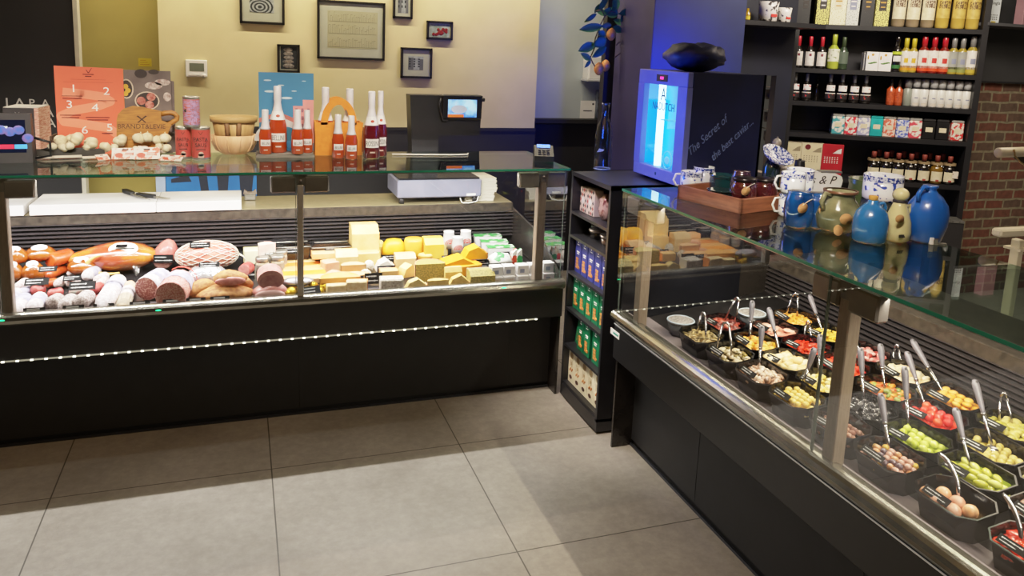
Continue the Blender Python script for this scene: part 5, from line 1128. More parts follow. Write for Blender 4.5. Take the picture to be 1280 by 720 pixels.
# upper shelves: patterned packets, glass dishes
HARL = mat('red_white_harlequin', 'e0cdc4', .5, col2='a5342c', scale=40, lo=.47, hi=.5)
for i, (u, w_, h) in enumerate(((-.155, .075, .125), (-.072, .078, .13))):
    t = thing('patterned_packet', 'red, black and white diamond-patterned packet, %s on the top shelf of the rack' % ['left', 'right'][i], 'packet', rloc(u, .04, SZ[5]), -PI/2, 'diamond-patterned packets')
    part('packet', MB().box((-w_/2, 0, 0), (w_/2, .05, h), .003), mat('pale_packet', 'd8c2b6', .5), t)
    e = MB()
    for r in range(5):
        for c_ in range(4):
            e.m = (r+c_) % 2; cx = -w_/2+w_*(c_+.5)/4; cz = h*(r+.5)/5
            if (r*3+c_*5) % 4: e.add([(cx-w_*.115, -.0008, cz), (cx, -.0008, cz-h*.09), (cx+w_*.115, -.0008, cz), (cx, -.0008, cz+h*.09)], [(0, 1, 2, 3)])
    part('diamonds', e, [mat('harlequin_red', 'a8362e', .5), mat('harlequin_black', '2b2224', .5)], t)
    part('label', MB().add([(-w_*.25, -.0014, h*.5), (0, -.0014, h*.32), (w_*.25, -.0014, h*.5), (0, -.0014, h*.68)], [(0, 1, 2, 3)]), LABW, t)
solo('shiny_packet', 'crinkled reddish foil packet beside the diamond-patterned packets', 'packet', MB().ell((0, .03, .06), (.05, .03, .065), 14, 9, .12, 5), mat('wine_red_foil', '6b3138', .25, .4, col2='c09a94', scale=26, bump=.5, lo=.45, hi=.6), rloc(.035, .04, SZ[5]+.003), -PI/2)
solo('shiny_packet', 'dark foil packet at the right end of the top rack shelf', 'packet', MB().ell((0, .03, .07), (.055, .03, .075), 14, 9, .12, 8), mat('dark_foil', '2c2330', .25, .5, col2='a58f90', scale=22, bump=.5, lo=.55, hi=.7), rloc(.14, .05, SZ[5]+.003), -PI/2)
def dish(u, z, label, full=True):
    t = thing('glass_dish', label, 'dish', rloc(u, .10, z), -PI/2, 'small glass dishes with lids')
    part('bowl', MB().lathe([(.028, 0), (.04, .004), (.043, .035)], 20), mat('dish_content', '6e5544', .2, col2='54402f', scale=30, coat=.7) if full else CLEAR, t)
    part('lid', MB().lathe([(.045, .035), (.047, .04), (.047, .046), (.04, .05), (.001, .05)], 20), mat('steel_lid', 'b9aca4', .25, .7), t)
dish(.035, SZ[4], 'small lidded glass dish on the second rack shelf, left of the stacked pair'); dish(.132, SZ[4], 'lower lidded glass dish of the stacked pair on the rack'); dish(.132, SZ[4]+.0505, 'upper lidded glass dish of the stacked pair on the rack')
for q in range(3): dish(-.09, SZ[4]+.0505*q*.62 if False else SZ[4]+.0505*q, 'stacked glass dish at the left of the second rack shelf, %s' % ['lowest', 'middle', 'topmost'][q], False)
# green-white maker plate on the right counter
P = atx(768, 416, RX+.0); t = thing('maker_plate', 'small white plate with green logo on the corner of the right counter', 'plate', (RX-.0025, P.y, P.z), -PI/2)
m_ = mpp(P); part('plate', MB().box((-.034, 0, -.014), (.05, .002, .014), .001), WHITE, t); part('logo', MB().lathe([(.009, -.0005), (.0001, -.0005)], 14, cap=False).xf(Matrix.Translation((-.022, 0, 0)) @ Matrix.Rotation(PI/2, 4, 'X')).box((-.006, -.0008, -.004), (.042, 0, .004)), mat('teal_logo', '1c8a78', .5), t)

# ------------------------------------------------------------------ small caviar fridge and the things round it
FX, FY0, FY1, FH = 1.815, 2.925, 3.36, .50
t = FRIDGE = thing('display_fridge', 'small glass-door caviar fridge glowing bright cyan on the end of the right counter', 'fridge', (FX, (FY0+FY1)/2, RTOP+.014), -PI/2)
hw2 = (FY1-FY0)/2; FD = .40
FRG = mat('fridge_black', '10163c', .45, col2='0c1130', scale=8); FRF = mat('fridge_frame_blue', '6a72b8', .45, .1, col2='6068ac', scale=8)
part('housing', MB().box((-hw2, .03, 0), (hw2, FD, .012)).box((-hw2, .03, FH-.012), (hw2, FD, FH)).box((-hw2, .03, .012), (-hw2+.012, FD, FH-.012)).box((hw2-.012, .03, .012), (hw2, FD, FH-.012)).box((-hw2, FD-.012, 0), (hw2, FD, FH)), FRG, t)
dr = part('door', MB().box((-hw2, 0, 0), (hw2, .028, .055), .003).box((-hw2, 0, FH-.065), (hw2, .028, FH), .003).box((-hw2, 0, .055), (-hw2+.055, .028, FH-.065)).box((hw2-.075, 0, .055), (hw2, .028, FH-.065)), FRF, t)
part('glass', MB().quad((-hw2+.055, .014, .055), (hw2-.075, .014, .055), (hw2-.075, .014, FH-.065), (-hw2+.055, .014, FH-.065)), GLASS, dr)
part('lit_interior', MB().box((-hw2+.014, .10, .014), (hw2-.014, .105, FH-.014)).box((-hw2+.014, .03, .014), (-hw2+.02, .10, FH-.014)).box((hw2-.02, .03, .014), (hw2-.014, .10, FH-.014)), mat('cyan_glow', '18b4f0', .5, emit=1.0, ecol='008cf0', scale=4), t, 'glowing cyan inside')
part('floor_plate', MB().box((-hw2+.02, .03, .014), (hw2-.02, .1, .05)), mat('cyan_floor', '2a90e0', .4, emit=.5, ecol='1090f0'), t)
part('light_tube', MB().tube([(-hw2+.125, .06, .05), (-hw2+.125, .06, FH-.06)], .017, 12), mat('tube_white', 'f4fdff', .4, emit=6, ecol='b8f0ff'), t, 'bright white tube')
part('wire_shelf', MB().box((-hw2+.16, .04, .27), (hw2-.03, .098, .274)), mat('shelf_glow', '60e0ff', .4, emit=.7, ecol='40d0ff'), t)
DKB = mat('ink_teal', '0c3a5c', .5)
text('A', .085, DKB, dr, (-.0, .0125, FH-.135), sx=.8); text('NADUTCH', .05, DKB, dr, (.005, .0125, FH-.18), sx=.8)
part('round_seal', MB().tube([(.075+.04*_c(a), .0125, .10+.04*_s(a)) for a in [2*PI*i/20 for i in range(20)]], .0022, 5, closed=True).ell((.07, .0125, .098), (.022, .001, .018), 10, 6), mat('seal_pale', '7fd8f0', .5, emit=.4), dr)
part('control_display', MB().box((-.05, -.0015, FH-.05), (.05, 0, FH-.018), .001), mat('control_black', '14102a', .3), dr)
part('red_digits', MB().box((-.014, -.0025, FH-.04), (-.004, -.001, FH-.028)).box((.0, -.0025, FH-.04), (.014, -.001, FH-.028)), mat('pink_digits', 'ff3a9a', .4, emit=2), dr)
part('lock', MB().ell((.0, -.001, .027), (.008, .002, .008)), DKB, dr)
for sx in (-hw2+.03, hw2-.03):
    for sy in (.06, FD-.05): part('foot', MB().lathe([(.015, -.014), (.013, 0)], 10, cx=sx, cy=sy), BLACK, t)
SCRIPT = mat('silver_blue_script', '5c6a98', .5, emit=.04, ecol='8090c8')
# sloping script on the side facing the room (local +x face)
for s, uu, zz, sz in (('The Secret of', .125, .215, .050), ('the best caviar...', .255, .20, .046)):
    text(s, sz, SCRIPT, t, (hw2+.0012, uu+.05, zz), rot=(PI/2, -math.radians(26), PI/2), align='CENTER', shear=.35, sx=.82) if False else None
    o = text(s, sz, SCRIPT, t, (0, 0, 0), shear=.45, sx=.86)
    o.matrix_local = Matrix.Translation((hw2+.0012, uu, zz)) @ Matrix.Rotation(PI/2, 4, 'Z') @ Matrix.Rotation(math.radians(-0), 4, 'Y') @ Matrix.Rotation(PI/2, 4, 'X') @ Matrix.Rotation(math.radians(41), 4, 'Z')
solo('plastic_bag', 'crumpled dark plastic bag lying on top of the glowing fridge', 'bag', MB().ell((0, 0, .07), (.15, .12, .075), 20, 12, .09, 11, lambda x, y, z: (x*(1-.25*max(0, z)), y, (z if z < .4 else .4+.4*(z-.4))+.12*_s(9*x)*(z > 0))), mat('blue_black_film', '1b2654', .5, col2='111a3c', scale=18, bump=.5), (FX+.15, 3.12, RTOP+.014+FH+.006))
# clear bottle on the rack
P = atz(752.5, 211.5, RTOP); k = mpp(P); R = 11*k
t = thing('glass_bottle', 'tall empty clear glass bottle standing on top of the cracker rack', 'bottle', P)
BGL = glass_mat('bottle_glass', 'dfe6f2', .06, .95)
part('glass', MB().lathe([(R*.9, 0), (R, .008), (R, 42*k), (R*.8, 54*k), (R*.42, 64*k), (R*.36, 70*k), (R*.36, 79*k), (R*.46, 80*k), (R*.46, 83*k), (R*.36, 83*k)], 22), BGL, t)
part('base_ring', MB().tube([(R*.92*_c(a), R*.92*_s(a), .004) for a in [2*PI*i/20 for i in range(20)]], .004, 6, closed=True), mat('thick_glass', '9fb0c8', .1, .2), t)
part('printed_mark', MB().add([(-R*.95, -R*.35, 22*k), (-R*.5, -R*.9, 24*k), (-R*.35, -R*.97, 26*k), (-R*.8, -R*.65, 27*k)], [(0, 1, 2, 3)]), mat('pale_mark', 'd4d8e0', .5), t)
# lemon branch
yL = 4.72
LEAF = mat('lemon_leaf', '35703a', .5, col2='28592e', scale=10); TWIG = mat('twig_brown', '4a3a2a', .7); LEM = mat('orange_lemon', 'd98f3c', .5, col2='cc7d30', scale=30, bump=.1)
o = aty(768, 72, yL); t = thing('lemon_branch', 'hanging artificial lemon branch with dark leaves and three orange lemons', 'plant', o)
k = mpp(o)
def lp(px, py, dy=0): P = aty(px, py, yL+dy); return P-o
tw = MB()
for pts in ([(768, 72), (776, 66), (782, 50), (784, 35), (786, 28)], [(782, 50), (778, 52), (773, 53), (770, 57)], [(786, 28), (776, 18), (764, 14), (756, 20), (750, 32), (744, 48), (742, 62)], [(756, 20), (752, 12), (745, 14)], [(764, 14), (768, 6), (772, -6)], [(750, 32), (748, 45), (744, 58), (738, 72)], [(738, 72), (741, 79), (746, 86)], [(748, 45), (756, 52), (757, 70)], [(786, 28), (790, 24), (796, 25)]): tw.tube([lp(*q) for q in pts], .0045, 5)
part('twig', tw, TWIG, t)
def leaf(px, py, ang, L, W, dy=0):
    m = MB(); n = 7; vs = []; fs = []
    for i in range(n+1):
        u = i/n; ww = W*math.sin(PI*min(1, u*.96+.04))**.8*(1-.25*u); 
        for sgn in (-1, 0, 1): vs.append((u*L, -.12*W*abs(sgn)+.1*L*u*u, sgn*ww/2))
    for i in range(n):
        for j in range(2): fs.append((3*i+j, 3*i+j+1, 3*i+j+4, 3*i+j+3))
    m.add(vs, fs, True); p_ = lp(px, py, dy); a = math.radians(ang)
    m.xf(Matrix.Translation(p_) @ Matrix.Rotation(-a, 4, 'Y') @ Matrix.Rotation(random.uniform(-.5, .5), 4, 'X'))
    part('leaf', m, LEAF, t)
for (px, py, ang, L, W) in ((745, 17, 218, 17, 6), (743, 16, 60, 12, 5), (748, 13, 55, 22, 7), (758, 18, 165, 14, 9), (772, 18, 170, 18, 12), (752, 33, 190, 27, 10), (750, 36, 160, 12, 6), (764, 31, 190, 13, 7), (743, 55, 205, 21, 11), (757, 48, 215, 17, 12), (757, 58, 220, 20, 11), (738, 75, 150, 14, 8), (738, 75, 235, 11, 5), (764, 12, 40, 13, 11), (774, 17, 15, 22, 8), (776, 20, -30, 16, 11), (778, 30, 160, 12, 8), (788, 28, -10, 18, 8), (784, 42, 0, 10, 4), (780, 42, 230, 9, 4), (770, 12, 95, 15, 9), (756, 45, 150, 10, 8), (766, 34, -20, 14, 9), (790, 22, 30, 14, 7)):
    leaf(px, py, ang, L*k*1.1, W*k*1.25, random.uniform(-.04, .04))
for px, py, d in ((764, 43, 12.5), (748.5, 86, 13), (757, 82, 12)):
    c = lp(px, py, .0 if px != 757 else .05); part('lemon', MB().ell(c, (d*k*.47, d*k*.47, d*k*.58), 14, 10, 0, 0, lambda x, y, z: (x*(1-.12*z*z), y*(1-.12*z*z), z*(1.0+.08*z*z))), LEM, t)

# ------------------------------------------------------------------ antipasti tubs in the right counter
DT = math.atan(SL)
def deck_z(x): return .60+(x-RX-.06)*SL
XF, XS, XT, XQ = 1.715, 1.853, 1.99, 2.127
TW, TD, TH = .189, .1355, .078
def octa(w, d, c=.034): return [(-w/2+c, -d/2), (w/2-c, -d/2), (w/2, -d/2+c), (w/2, d/2-c), (w/2-c, d/2), (-w/2+c, d/2), (-w/2, d/2-c), (-w/2, -d/2+c)]
def make_tub_mesh():
    rings = [(octa(TW*.84, TD*.82, .026), 0), (octa(TW*.96, TD*.95, .032), TH-.004), (octa(TW*.99, TD*.99, .033), TH-.004), (octa(TW*.99, TD*.99, .033), TH), (octa(TW*.945, TD*.93, .031), TH), (octa(TW*.82, TD*.80, .025), .006)]
    vs = [(x, y, z) for p, z in rings for x, y in p]; fs = []
    for k in range(len(rings)-1):
        for i in range(8): j = (i+1) % 8; fs.append((8*k+i, 8*k+j, 8*k+8+j, 8*k+8+i))
    fs.append(tuple(range(8))[::-1]); fs.append(tuple(8*(len(rings)-1)+i for i in range(8)))
    return MB().add(vs, fs).mesh('tub', TUB)
TUBM = make_tub_mesh()
def tub_mx(x, y): return Matrix.Translation((x, y, deck_z(x)+.001)) @ Matrix.Rotation(-PI/2, 4, 'Z') @ Matrix.Rotation(DT, 4, 'X')
def food(key, a, b, rough=.3, scale=22, coat=.2, **k): return mat('food_'+key, a, rough, col2=b, scale=scale, coat=coat, **k)
_tubs = []
def tub(x, y, what, adj, card=True):
    t = solo('black_food_tub', 'octagonal black tub holding %s' % what, 'tub', TUBM, TUB, rz=0); t.matrix_world = tub_mx(x, y)
    t['group'] = 'black antipasti tubs'; _tubs.append(t)
    if card:
        mb = MB().box((-.037, 0, -.011), (.037, .0015, .011)); mb.m = 1; scribble(mb, .072, .021, -.0006, 2, int(x*1000+y*700))
        c = solo('price_card', 'black price card stuck in the %s' % what, 'price card', mb, [CARD, CHALK]); c.matrix_world = tub_mx(x, y) @ Matrix.Translation((-.028+.01*random.random(), -.042, .080)) @ Matrix.Rotation(-1.0, 4, 'X') @ Matrix.Rotation(random.uniform(-.15, .15), 4, 'Z')
    return t
def inpoly(rg, s=1):
    while True:
        x, y = rg.uniform(-TW*.41, TW*.41)*s, rg.uniform(-TD*.39, TD*.39)*s
        if abs(x)/(TW*.41)+abs(y)/(TD*.39) < 1.5: return x, y
def frus(z):
    a, b_ = octa(TW*.80, TD*.77, .023), octa(TW*(.815+.105*z/.072), TD*(.79+.115*z/.072), .028)
    return MB().add([(x, y, .009) for x, y in a]+[(x, y, z) for x, y in b_], [tuple(range(8))[::-1], tuple(range(8, 16))]+[(i, (i+1) % 8, 8+(i+1) % 8, 8+i) for i in range(8)])
def heap(x, y, what, m, n=90, r=(.012, .01, .007), seed=1, zb=.052, jit=.15, cat='antipasti', hump=.016, name='antipasti_mix'):
    rg = random.Random(seed); mb = frus(zb-.004)
    mats_ = m if isinstance(m, list) else [m]
    for k in range(n):
        px, py = inpoly(rg); d = 1-(px/(TW*.45))**2*.6-(py/(TD*.45))**2*.6; s = rg.uniform(.7, 1.2); o = len(mb.v); mb.m = rg.randrange(len(mats_))
        mb.ell((0, 0, 0), (r[0]*s, r[1]*s, r[2]*s), 8, 5, jit, k)
        mb.xf(Matrix.Translation((px, py, zb+hump*d*rg.uniform(.3, 1))) @ Matrix.Rotation(rg.uniform(0, 6.3), 4, 'Z') @ Matrix.Rotation(rg.uniform(-.6, .6), 4, 'X'), o)
    mb.m = 0
    ob = solo(name, what, cat, mb, mats_); ob.matrix_world = tub_mx(x, y); ob['kind'] = 'stuff'
def pieces(x, y, name, label, cat, group, ms, n, r, seed, stretch=(1, 1, 1), stem=None, layers=2, fn=None):
    """countable olives, tomatoes, onions: each its own object, settled in a rough hexagonal layer"""
    rg = random.Random(seed); meshes = []
    for q, m in enumerate(ms):
        mb = MB().ell((0, 0, 0), (r*stretch[0], r*stretch[1], r*stretch[2]), 12, 8, .015, q, fn)
        if stem: mb.m = 1; mb.ell((0, -r*stretch[1]*.97, 0), (r*.28, r*.06, r*.28), 8, 5)
        meshes.append(mb.mesh(name, [m, stem or m]))
    M = tub_mx(x, y); bed = []
    sp = r*2.02*max(stretch[0], stretch[1]) ** .6
    for L in range(layers):
        k = 1-.26*L; j = 0
        hy, hx = (TD*(.455 if r < .018 else .40)-r)*k, (TW*(.455 if r < .018 else .41)-r)*k
        yy = -hy+(.5*sp if L % 2 else 0)
        while yy < hy:
            xx = -hx+(.5*sp if j % 2 else 0)
            while xx < hx:
                if abs(xx)/(TW*.42)+abs(yy)/(TD*.40) < 1.55: bed.append((xx+rg.uniform(-.1, .1)*sp, yy+rg.uniform(-.1, .1)*sp, .045+r*(.4 if r < .018 else .75)+L*r*1.35+rg.uniform(-.1, .15)*r))
                xx += sp
            yy += sp*.9; j += 1
    rg.shuffle(bed); bed.sort(key=lambda p: -p[2]); bed = bed[:n]
    for (xx, yy, zz) in bed:
        o = solo(name, label, cat, meshes[rg.randrange(len(meshes))], None, group=group)
        o.matrix_world = M @ Matrix.Translation((xx, yy, zz)) @ Matrix.Rotation(rg.uniform(-.5, .5)+(0 if stretch[0] == stretch[1] else rg.uniform(-.6, .6)), 4, 'Z') @ Matrix.Rotation(rg.uniform(-.6, .6), 4, 'X')
def brine(x, y, what, m, z=.05):
    o = solo('marinade', what, 'marinade', frus(z), m); o.matrix_world = tub_mx(x, y); o['kind'] = 'stuff'
OIL = mat('dark_oil', '3a2a12', .1, col2='2a1d0c', coat=.5); OILY = mat('yellow_oil', '8a7422', .1, col2='6e5c18', coat=.5); OILR = mat('red_oil', '8a2a14', .1, col2='6e1e10', coat=.5)
# front row, far to near
heap(XF, 2.315, 'marinated green and brown mushrooms in the second tub of the front row', [food('gbm', '7d6a24', '4a3c14'), food('gbm2', 'd8c8a8', 'b09a78')], 80, seed=1); tub(XF, 2.315, 'green and brown mushrooms, second in the front row', '')
heap(XF, 2.125, 'light brown marinated mushroom pieces in the third tub of the front row', [food('mush', 'c9a288', '8d6248'), food('mush2', 'e8d6c4', 'c2a184'), food('mush3', '7a5a42', '553a2a')], 90, (.015, .012, .010), 2); tub(XF, 2.125, 'light brown mushroom pieces, front row', '')
brine(XF, 1.94, 'yellow marinade around the yellow peppers in the front row', OILY)
pieces(XF, 1.94, 'yellow_pepper_ball', 'round pale yellow pickled pepper in a front-row tub left of the post', 'pickle', 'yellow pickles', [food('yel1', 'e8c868', 'd8ac3c'), food('yel2', 'f0d884', 'e0bc54')], 48, .0108, 3, (1.1, 1, .95)); tub(XF, 1.94, 'round yellow pickles, front row left of the post', '')
brine(XF, 1.745, 'dark oil around the brown olives behind the post', OIL)
pieces(XF, 1.745, 'brown_olive', 'small reddish brown olive in the front-row tub just right of the post', 'olive', 'brown olives', [food('bro1', '8a5a48', '6a3e32'), food('bro2', 'a3765e', '7c4e3c')], 56, .0088, 4, (1.2, 1, 1)); tub(XF, 1.745, 'small reddish brown olives, right behind the post', '')
brine(XF, 1.55, 'dark oil around the mixed olives in the front row', OIL)
pieces(XF, 1.55, 'mixed_olive', 'mixed olive, pinkish, yellow or orange, in the front-row tub nearest the post', 'olive', 'mixed olives', [food('mx1', 'c58a5a', 'a06238'), food('mx2', 'd2a63c', 'b0842a'), food('mx3', 'c99a8a', '9a6656'), food('mx4', '5c4450', '3f2e38')], 56, .0098, 5, (1.15, 1, .95)); tub(XF, 1.55, 'mixed pink, yellow and dark olives, front row', '')
brine(XF, 1.335, 'brown marinade around the onions', OIL, .035)
pieces(XF, 1.335, 'pickled_onion', 'round tan pickled onion in the front-row tub near the lower right corner', 'onion', 'pickled onions', [food('on1', 'dba57c', 'c0805a', .15), food('on2', 'e6b88e', 'c98a5e', .15), food('on3', 'dba890', 'b87a62', .15)], 13, .0195, 6, (1.05, 1, .95), layers=1); tub(XF, 1.335, 'a few large tan pickled onions, front row', '')
heap(XF, 1.12, 'bright red marinated peppers in the nearest front-row tub', [food('rp1', 'd8331c', 'b01e10', .15), food('rp2', 'e04a2a', 'c2301a', .15)], 60, (.018, .012, .006), 7); tub(XF, 1.12, 'glossy red pepper strips, lower right corner', '')
# second row
heap(XF, 2.505, 'pale brown sprouts and mushrooms in the farthest tub of the front row', [food('spr', 'c8ac74', '8d7444'), food('spr2', '8a7a54', '5e4f30')], 70, (.02, .004, .004), 11); tub(XF, 2.505, 'pale brown stringy mushrooms, front row far end', '', False)
heap(XS, 2.35, 'yellow and orange pepper pieces in oil in the second row', [food('yo', 'e09a2c', 'c06e18'), food('yo2', 'e8d080', 'cc9c34')], 60, (.015, .012, .009), 12); tub(XS, 2.35, 'yellow and orange pepper pieces, second row', '')
heap(XS, 2.165, 'pale artichoke hearts in the second row', [food('art', 'f0dcae', 'd8b878'), food('art2', 'e8c890', 'caa05c')], 34, (.026, .02, .016), 13, hump=.02); tub(XS, 2.165, 'large pale artichoke hearts, second row', '')
heap(XS, 1.98, 'small yellow pickled peppers in the second row beside the post', [food('yw', 'e0c468', 'bb9838'), food('yw2', 'ece0b8', 'c8b470')], 70, (.012, .010, .008), 14); tub(XS, 1.98, 'small yellow pickles, second row left of the post', '')
heap(XS, 1.785, 'glossy black olives in the second row', food('blk', '2c2a2e', '131215', .12), 110, (.0115, .009, .008), 15, jit=.05); tub(XS, 1.785, 'glossy black olives, second row', '')
brine(XS, 1.59, 'green brine around the plump green olives', mat('green_brine', '6a7a24', .1, col2='55641c', coat=.5))
pieces(XS, 1.59, 'green_olive', 'plump bright green olive in the second-row tub below the red tomatoes', 'olive', 'bright green olives', [food('go1', 'b4c244', '94a42c', .16), food('go2', 'a6b63a', '88982a', .16), food('go3', 'c4cc5c', 'a8b440', .16)], 46, .0115, 16, (1.12, 1, 1)); tub(XS, 1.59, 'plump bright green olives, second row', '')
brine(XS, 1.395, 'green brine around the green chilli peppers', mat('green_brine', '6a7a24', .1))
pieces(XS, 1.395, 'green_pepper', 'long yellow-green pickled pepper in the second-row tub right of the mixed olives', 'pepper', 'yellow-green peppers', [food('gp1', 'b4b23c', '93962a', .16), food('gp2', 'a8a838', '868820', .16), food('gp3', 'c2c468', 'a4a63e', .16)], 30, .0108, 17, (1.7, .95, .9)); tub(XS, 1.395, 'long yellow-green pickled peppers, second row', '')
heap(XS, 1.185, 'brownish olives in the second-row tub at the right photo edge', [food('bo', '8d6a58', '5f4438')], 60, (.013, .011, .01), 18); tub(XS, 1.185, 'brownish olives, second row at the right photo edge', '')
# third row
heap(XS, 2.56, 'dark red sun-dried tomatoes at the far end of the second row', [food('drt', '7c2a1e', '4a1410'), food('drt2', 'a03e28', '701e14')], 60, (.018, .012, .006), 21); tub(XS, 2.56, 'dark red dried tomatoes, far end of second row', '')
heap(XT, 2.415, 'salmon-pink slices in the third row', [food('sal', 'e0907c', 'c46a58'), food('sal2', 'eab09a', 'd08a74')], 46, (.024, .012, .005), 22); tub(XT, 2.415, 'salmon-pink slices, third row', '')
heap(XT, 2.235, 'bright red-orange pepper strips in the third row', [food('rps', 'e0401c', 'c02a10', .16), food('rps2', 'd0301a', 'a82010', .16)], 110, (.016, .005, .004), 23); tub(XT, 2.235, 'bright red-orange pepper strips, third row', '')
heap(XT, 2.045, 'red peppers in the third row behind the post', [food('rpk', 'd83018', 'b01c0c', .16), food('rpk2', 'e24a2a', 'c23018', .16)], 44, (.019, .014, .008), 24); tub(XT, 2.045, 'shiny red pepper pieces, third row behind the post', '')
heap(XT, 1.85, 'orange and green vegetable mix in the third row', [food('ogm', 'e08a2c', 'c06a18'), food('ogm2', 'd85a20', 'b04010'), food('ogm3', '7a8a34', '5a6a20')], 80, (.014, .009, .007), 25); tub(XT, 1.85, 'orange and green vegetable mix, third row', '')
brine(XT, 1.66, 'red oil around the tomatoes', OILR)
pieces(XT, 1.66, 'cherry_tomato', 'shiny red cherry tomato in the third-row tub above the green olives', 'tomato', 'red cherry tomatoes', [food('to1', 'e03420', 'c42414', .12), food('to2', 'e84a28', 'd0321c', .12), food('to3', 'd82a26', 'b81c18', .12)], 36, .0135, 26, (1.05, 1, .95)); tub(XT, 1.66, 'shiny red cherry tomatoes, third row', '')
brine(XT, 1.46, 'pale brine around the small yellow-green olives', OILY, .04)
pieces(XT, 1.46, 'small_olive', 'small yellowish olive in the third-row tub near the right photo edge', 'olive', 'small yellowish olives', [food('so1', 'b8a452', '94803a', .16), food('so2', 'c8b468', 'a48e48', .16)], 34, .0105, 27, (1.1, 1, 1), layers=1); tub(XT, 1.46, 'small yellowish olives, third row right', '')
heap(XT, 1.265, 'pale pickles in the third-row tub at the right photo edge', [food('pp', 'b8a870', '8a7a44')], 60, (.013, .010, .008), 28); tub(XT, 1.265, 'pale pickles, third row at the right photo edge', '')
# rear row
heap(XQ, 2.47, 'orange carrot slices in the rear row', [food('ora', 'e89a34', 'cc7a1c'), food('ora2', 'f0b454', 'd8902c')], 60, (.018, .011, .006), 31); tub(XQ, 2.47, 'orange carrot slices, rear row far end', '')
heap(XQ, 2.285, 'yellow pepper strips in the rear row', [food('yps', 'e8b838', 'cc9820'), food('yps2', 'f0d070', 'd8ac3c')], 80, (.017, .006, .005), 32); tub(XQ, 2.285, 'yellow pepper strips, rear row', '')
heap(XQ, 2.095, 'pink and red octopus salad in the rear row', [food('oct', 'd87a74', 'b04a48'), food('oct2', 'e8b4ac', 'c88a84'), food('oct3', 'a8342e', '7a1e1c')], 80, (.013, .009, .007), 33); tub(XQ, 2.095, 'pink and red mixed salad, rear row', '')
heap(XQ, 1.91, 'pale mushroom caps in the rear row', [food('pmc', 'e6cfa6', 'c4a270'), food('pmc2', 'f0e2c4', 'd0b488')], 46, (.02, .016, .011), 34); tub(XQ, 1.91, 'pale mushroom caps, rear row', '')
pieces(XQ, 1.715, 'dried_apricot', 'plump orange apricot half in the rear-row tub above the tomatoes', 'apricot', 'orange apricots', [food('ap1', 'f0a434', 'd8841c', .2), food('ap2', 'f4b450', 'dc9428', .2)], 40, .0130, 35, (1.15, 1, .62)); brine(XQ, 1.715, 'orange syrup around the apricots', mat('orange_oil', 'a86a1c', .1, coat=.5)); tub(XQ, 1.715, 'plump orange apricot halves, rear row', '')
heap(XQ, 1.515, 'green and yellow pickles in the rear row at the right', [food('gyp', 'b4a83c', '7e7a24'), food('gyp2', 'd0c070', 'a4963c')], 70, (.013, .011, .008), 36); tub(XQ, 1.515, 'green and yellow pickles, rear row right', '')
heap(XQ, 1.32, 'green olives in the rear-row tub beyond the right photo edge', [food('gx', '9aa03c', '727a24')], 50, (.013, .011, .009), 37); tub(XQ, 1.32, 'green olives, rear row beyond the edge', '')
# round containers with clear lids at the far end
for (px, py, lab) in ((851, 400, 'round clear-lidded container of pale grains at the far left end of the antipasti'), (940, 391, 'round clear-lidded container of pale grains behind the sun-dried tomatoes')):
    P = deckR(px, py, .06); P.z -= .058; k = mpp(P); R = 16.5*k
    t = thing('round_container', lab, 'container', P, 0)
    part('bowl', MB().lathe([(R*.8, 0), (R*.96, .05)], 22), mat('grey_clear_tub', '4a4b50', .2, col2='3c3d42'), t)
    part('lid', MB().lathe([(R, .05), (R*1.02, .054), (R*1.02, .058), (R*.92, .060), (.001, .061)], 24), mat('lid_grains', '9d9794', .4, col2='5c5855', scale=160), t)
    part('lid_rim', MB().tube([(R*1.0*_c(a), R*1.0*_s(a), .058) for a in [2*PI*i/24 for i in range(24)]], .003, 6, closed=True), mat('pale_blue_lid_rim', 'b4c4d4', .2), t)
# spoons and tongs
SPH = mat('grey_spoon_handle', '6f6b75', .45, .2, col2='636069', scale=10); SPR = mat('spoon_steel', 'c8c4c8', .2, 1)
def spoon(top_, bot_, label, lean=.03):
    B = deckR(*bot_, .062); A = atx(*top_, B.x+lean); d = A-B; L = d.length; d.normalize()
    t = thing('serving_spoon', label, 'spoon', B, 0, 'grey serving spoons')
    pt = lambda u: d*(L*u)
    part('rod', MB().tube([pt(-.08), pt(.2), pt(.5)], [.0045, .0048, .006], 8), SPR, t)
    n = 9; us = [.46+.54*i/(n-1) for i in range(n)]; rr = [.0062, .0066, .0078, .0088, .0096, .0102, .0108, .0106, .007]
    h = part('handle', MB().tube([pt(u) for u in us], rr, 10), SPH, t)
    e = MB().ell((0, 0, 0), (.0055, .012, .0075), 10, 6); e.xf(Matrix.Translation(pt(.955)) @ d.to_track_quat('Z', 'Y').to_matrix().to_4x4()); part('hang_hole', e, CHAR, h, 'dark hanging hole')
    part('collar', MB().tube([pt(.455), pt(.475)], .0078, 10), SPR, t)
    part('bowl', MB().ell(pt(-.06), (.02, .018, .008), 12, 7), SPR, t)
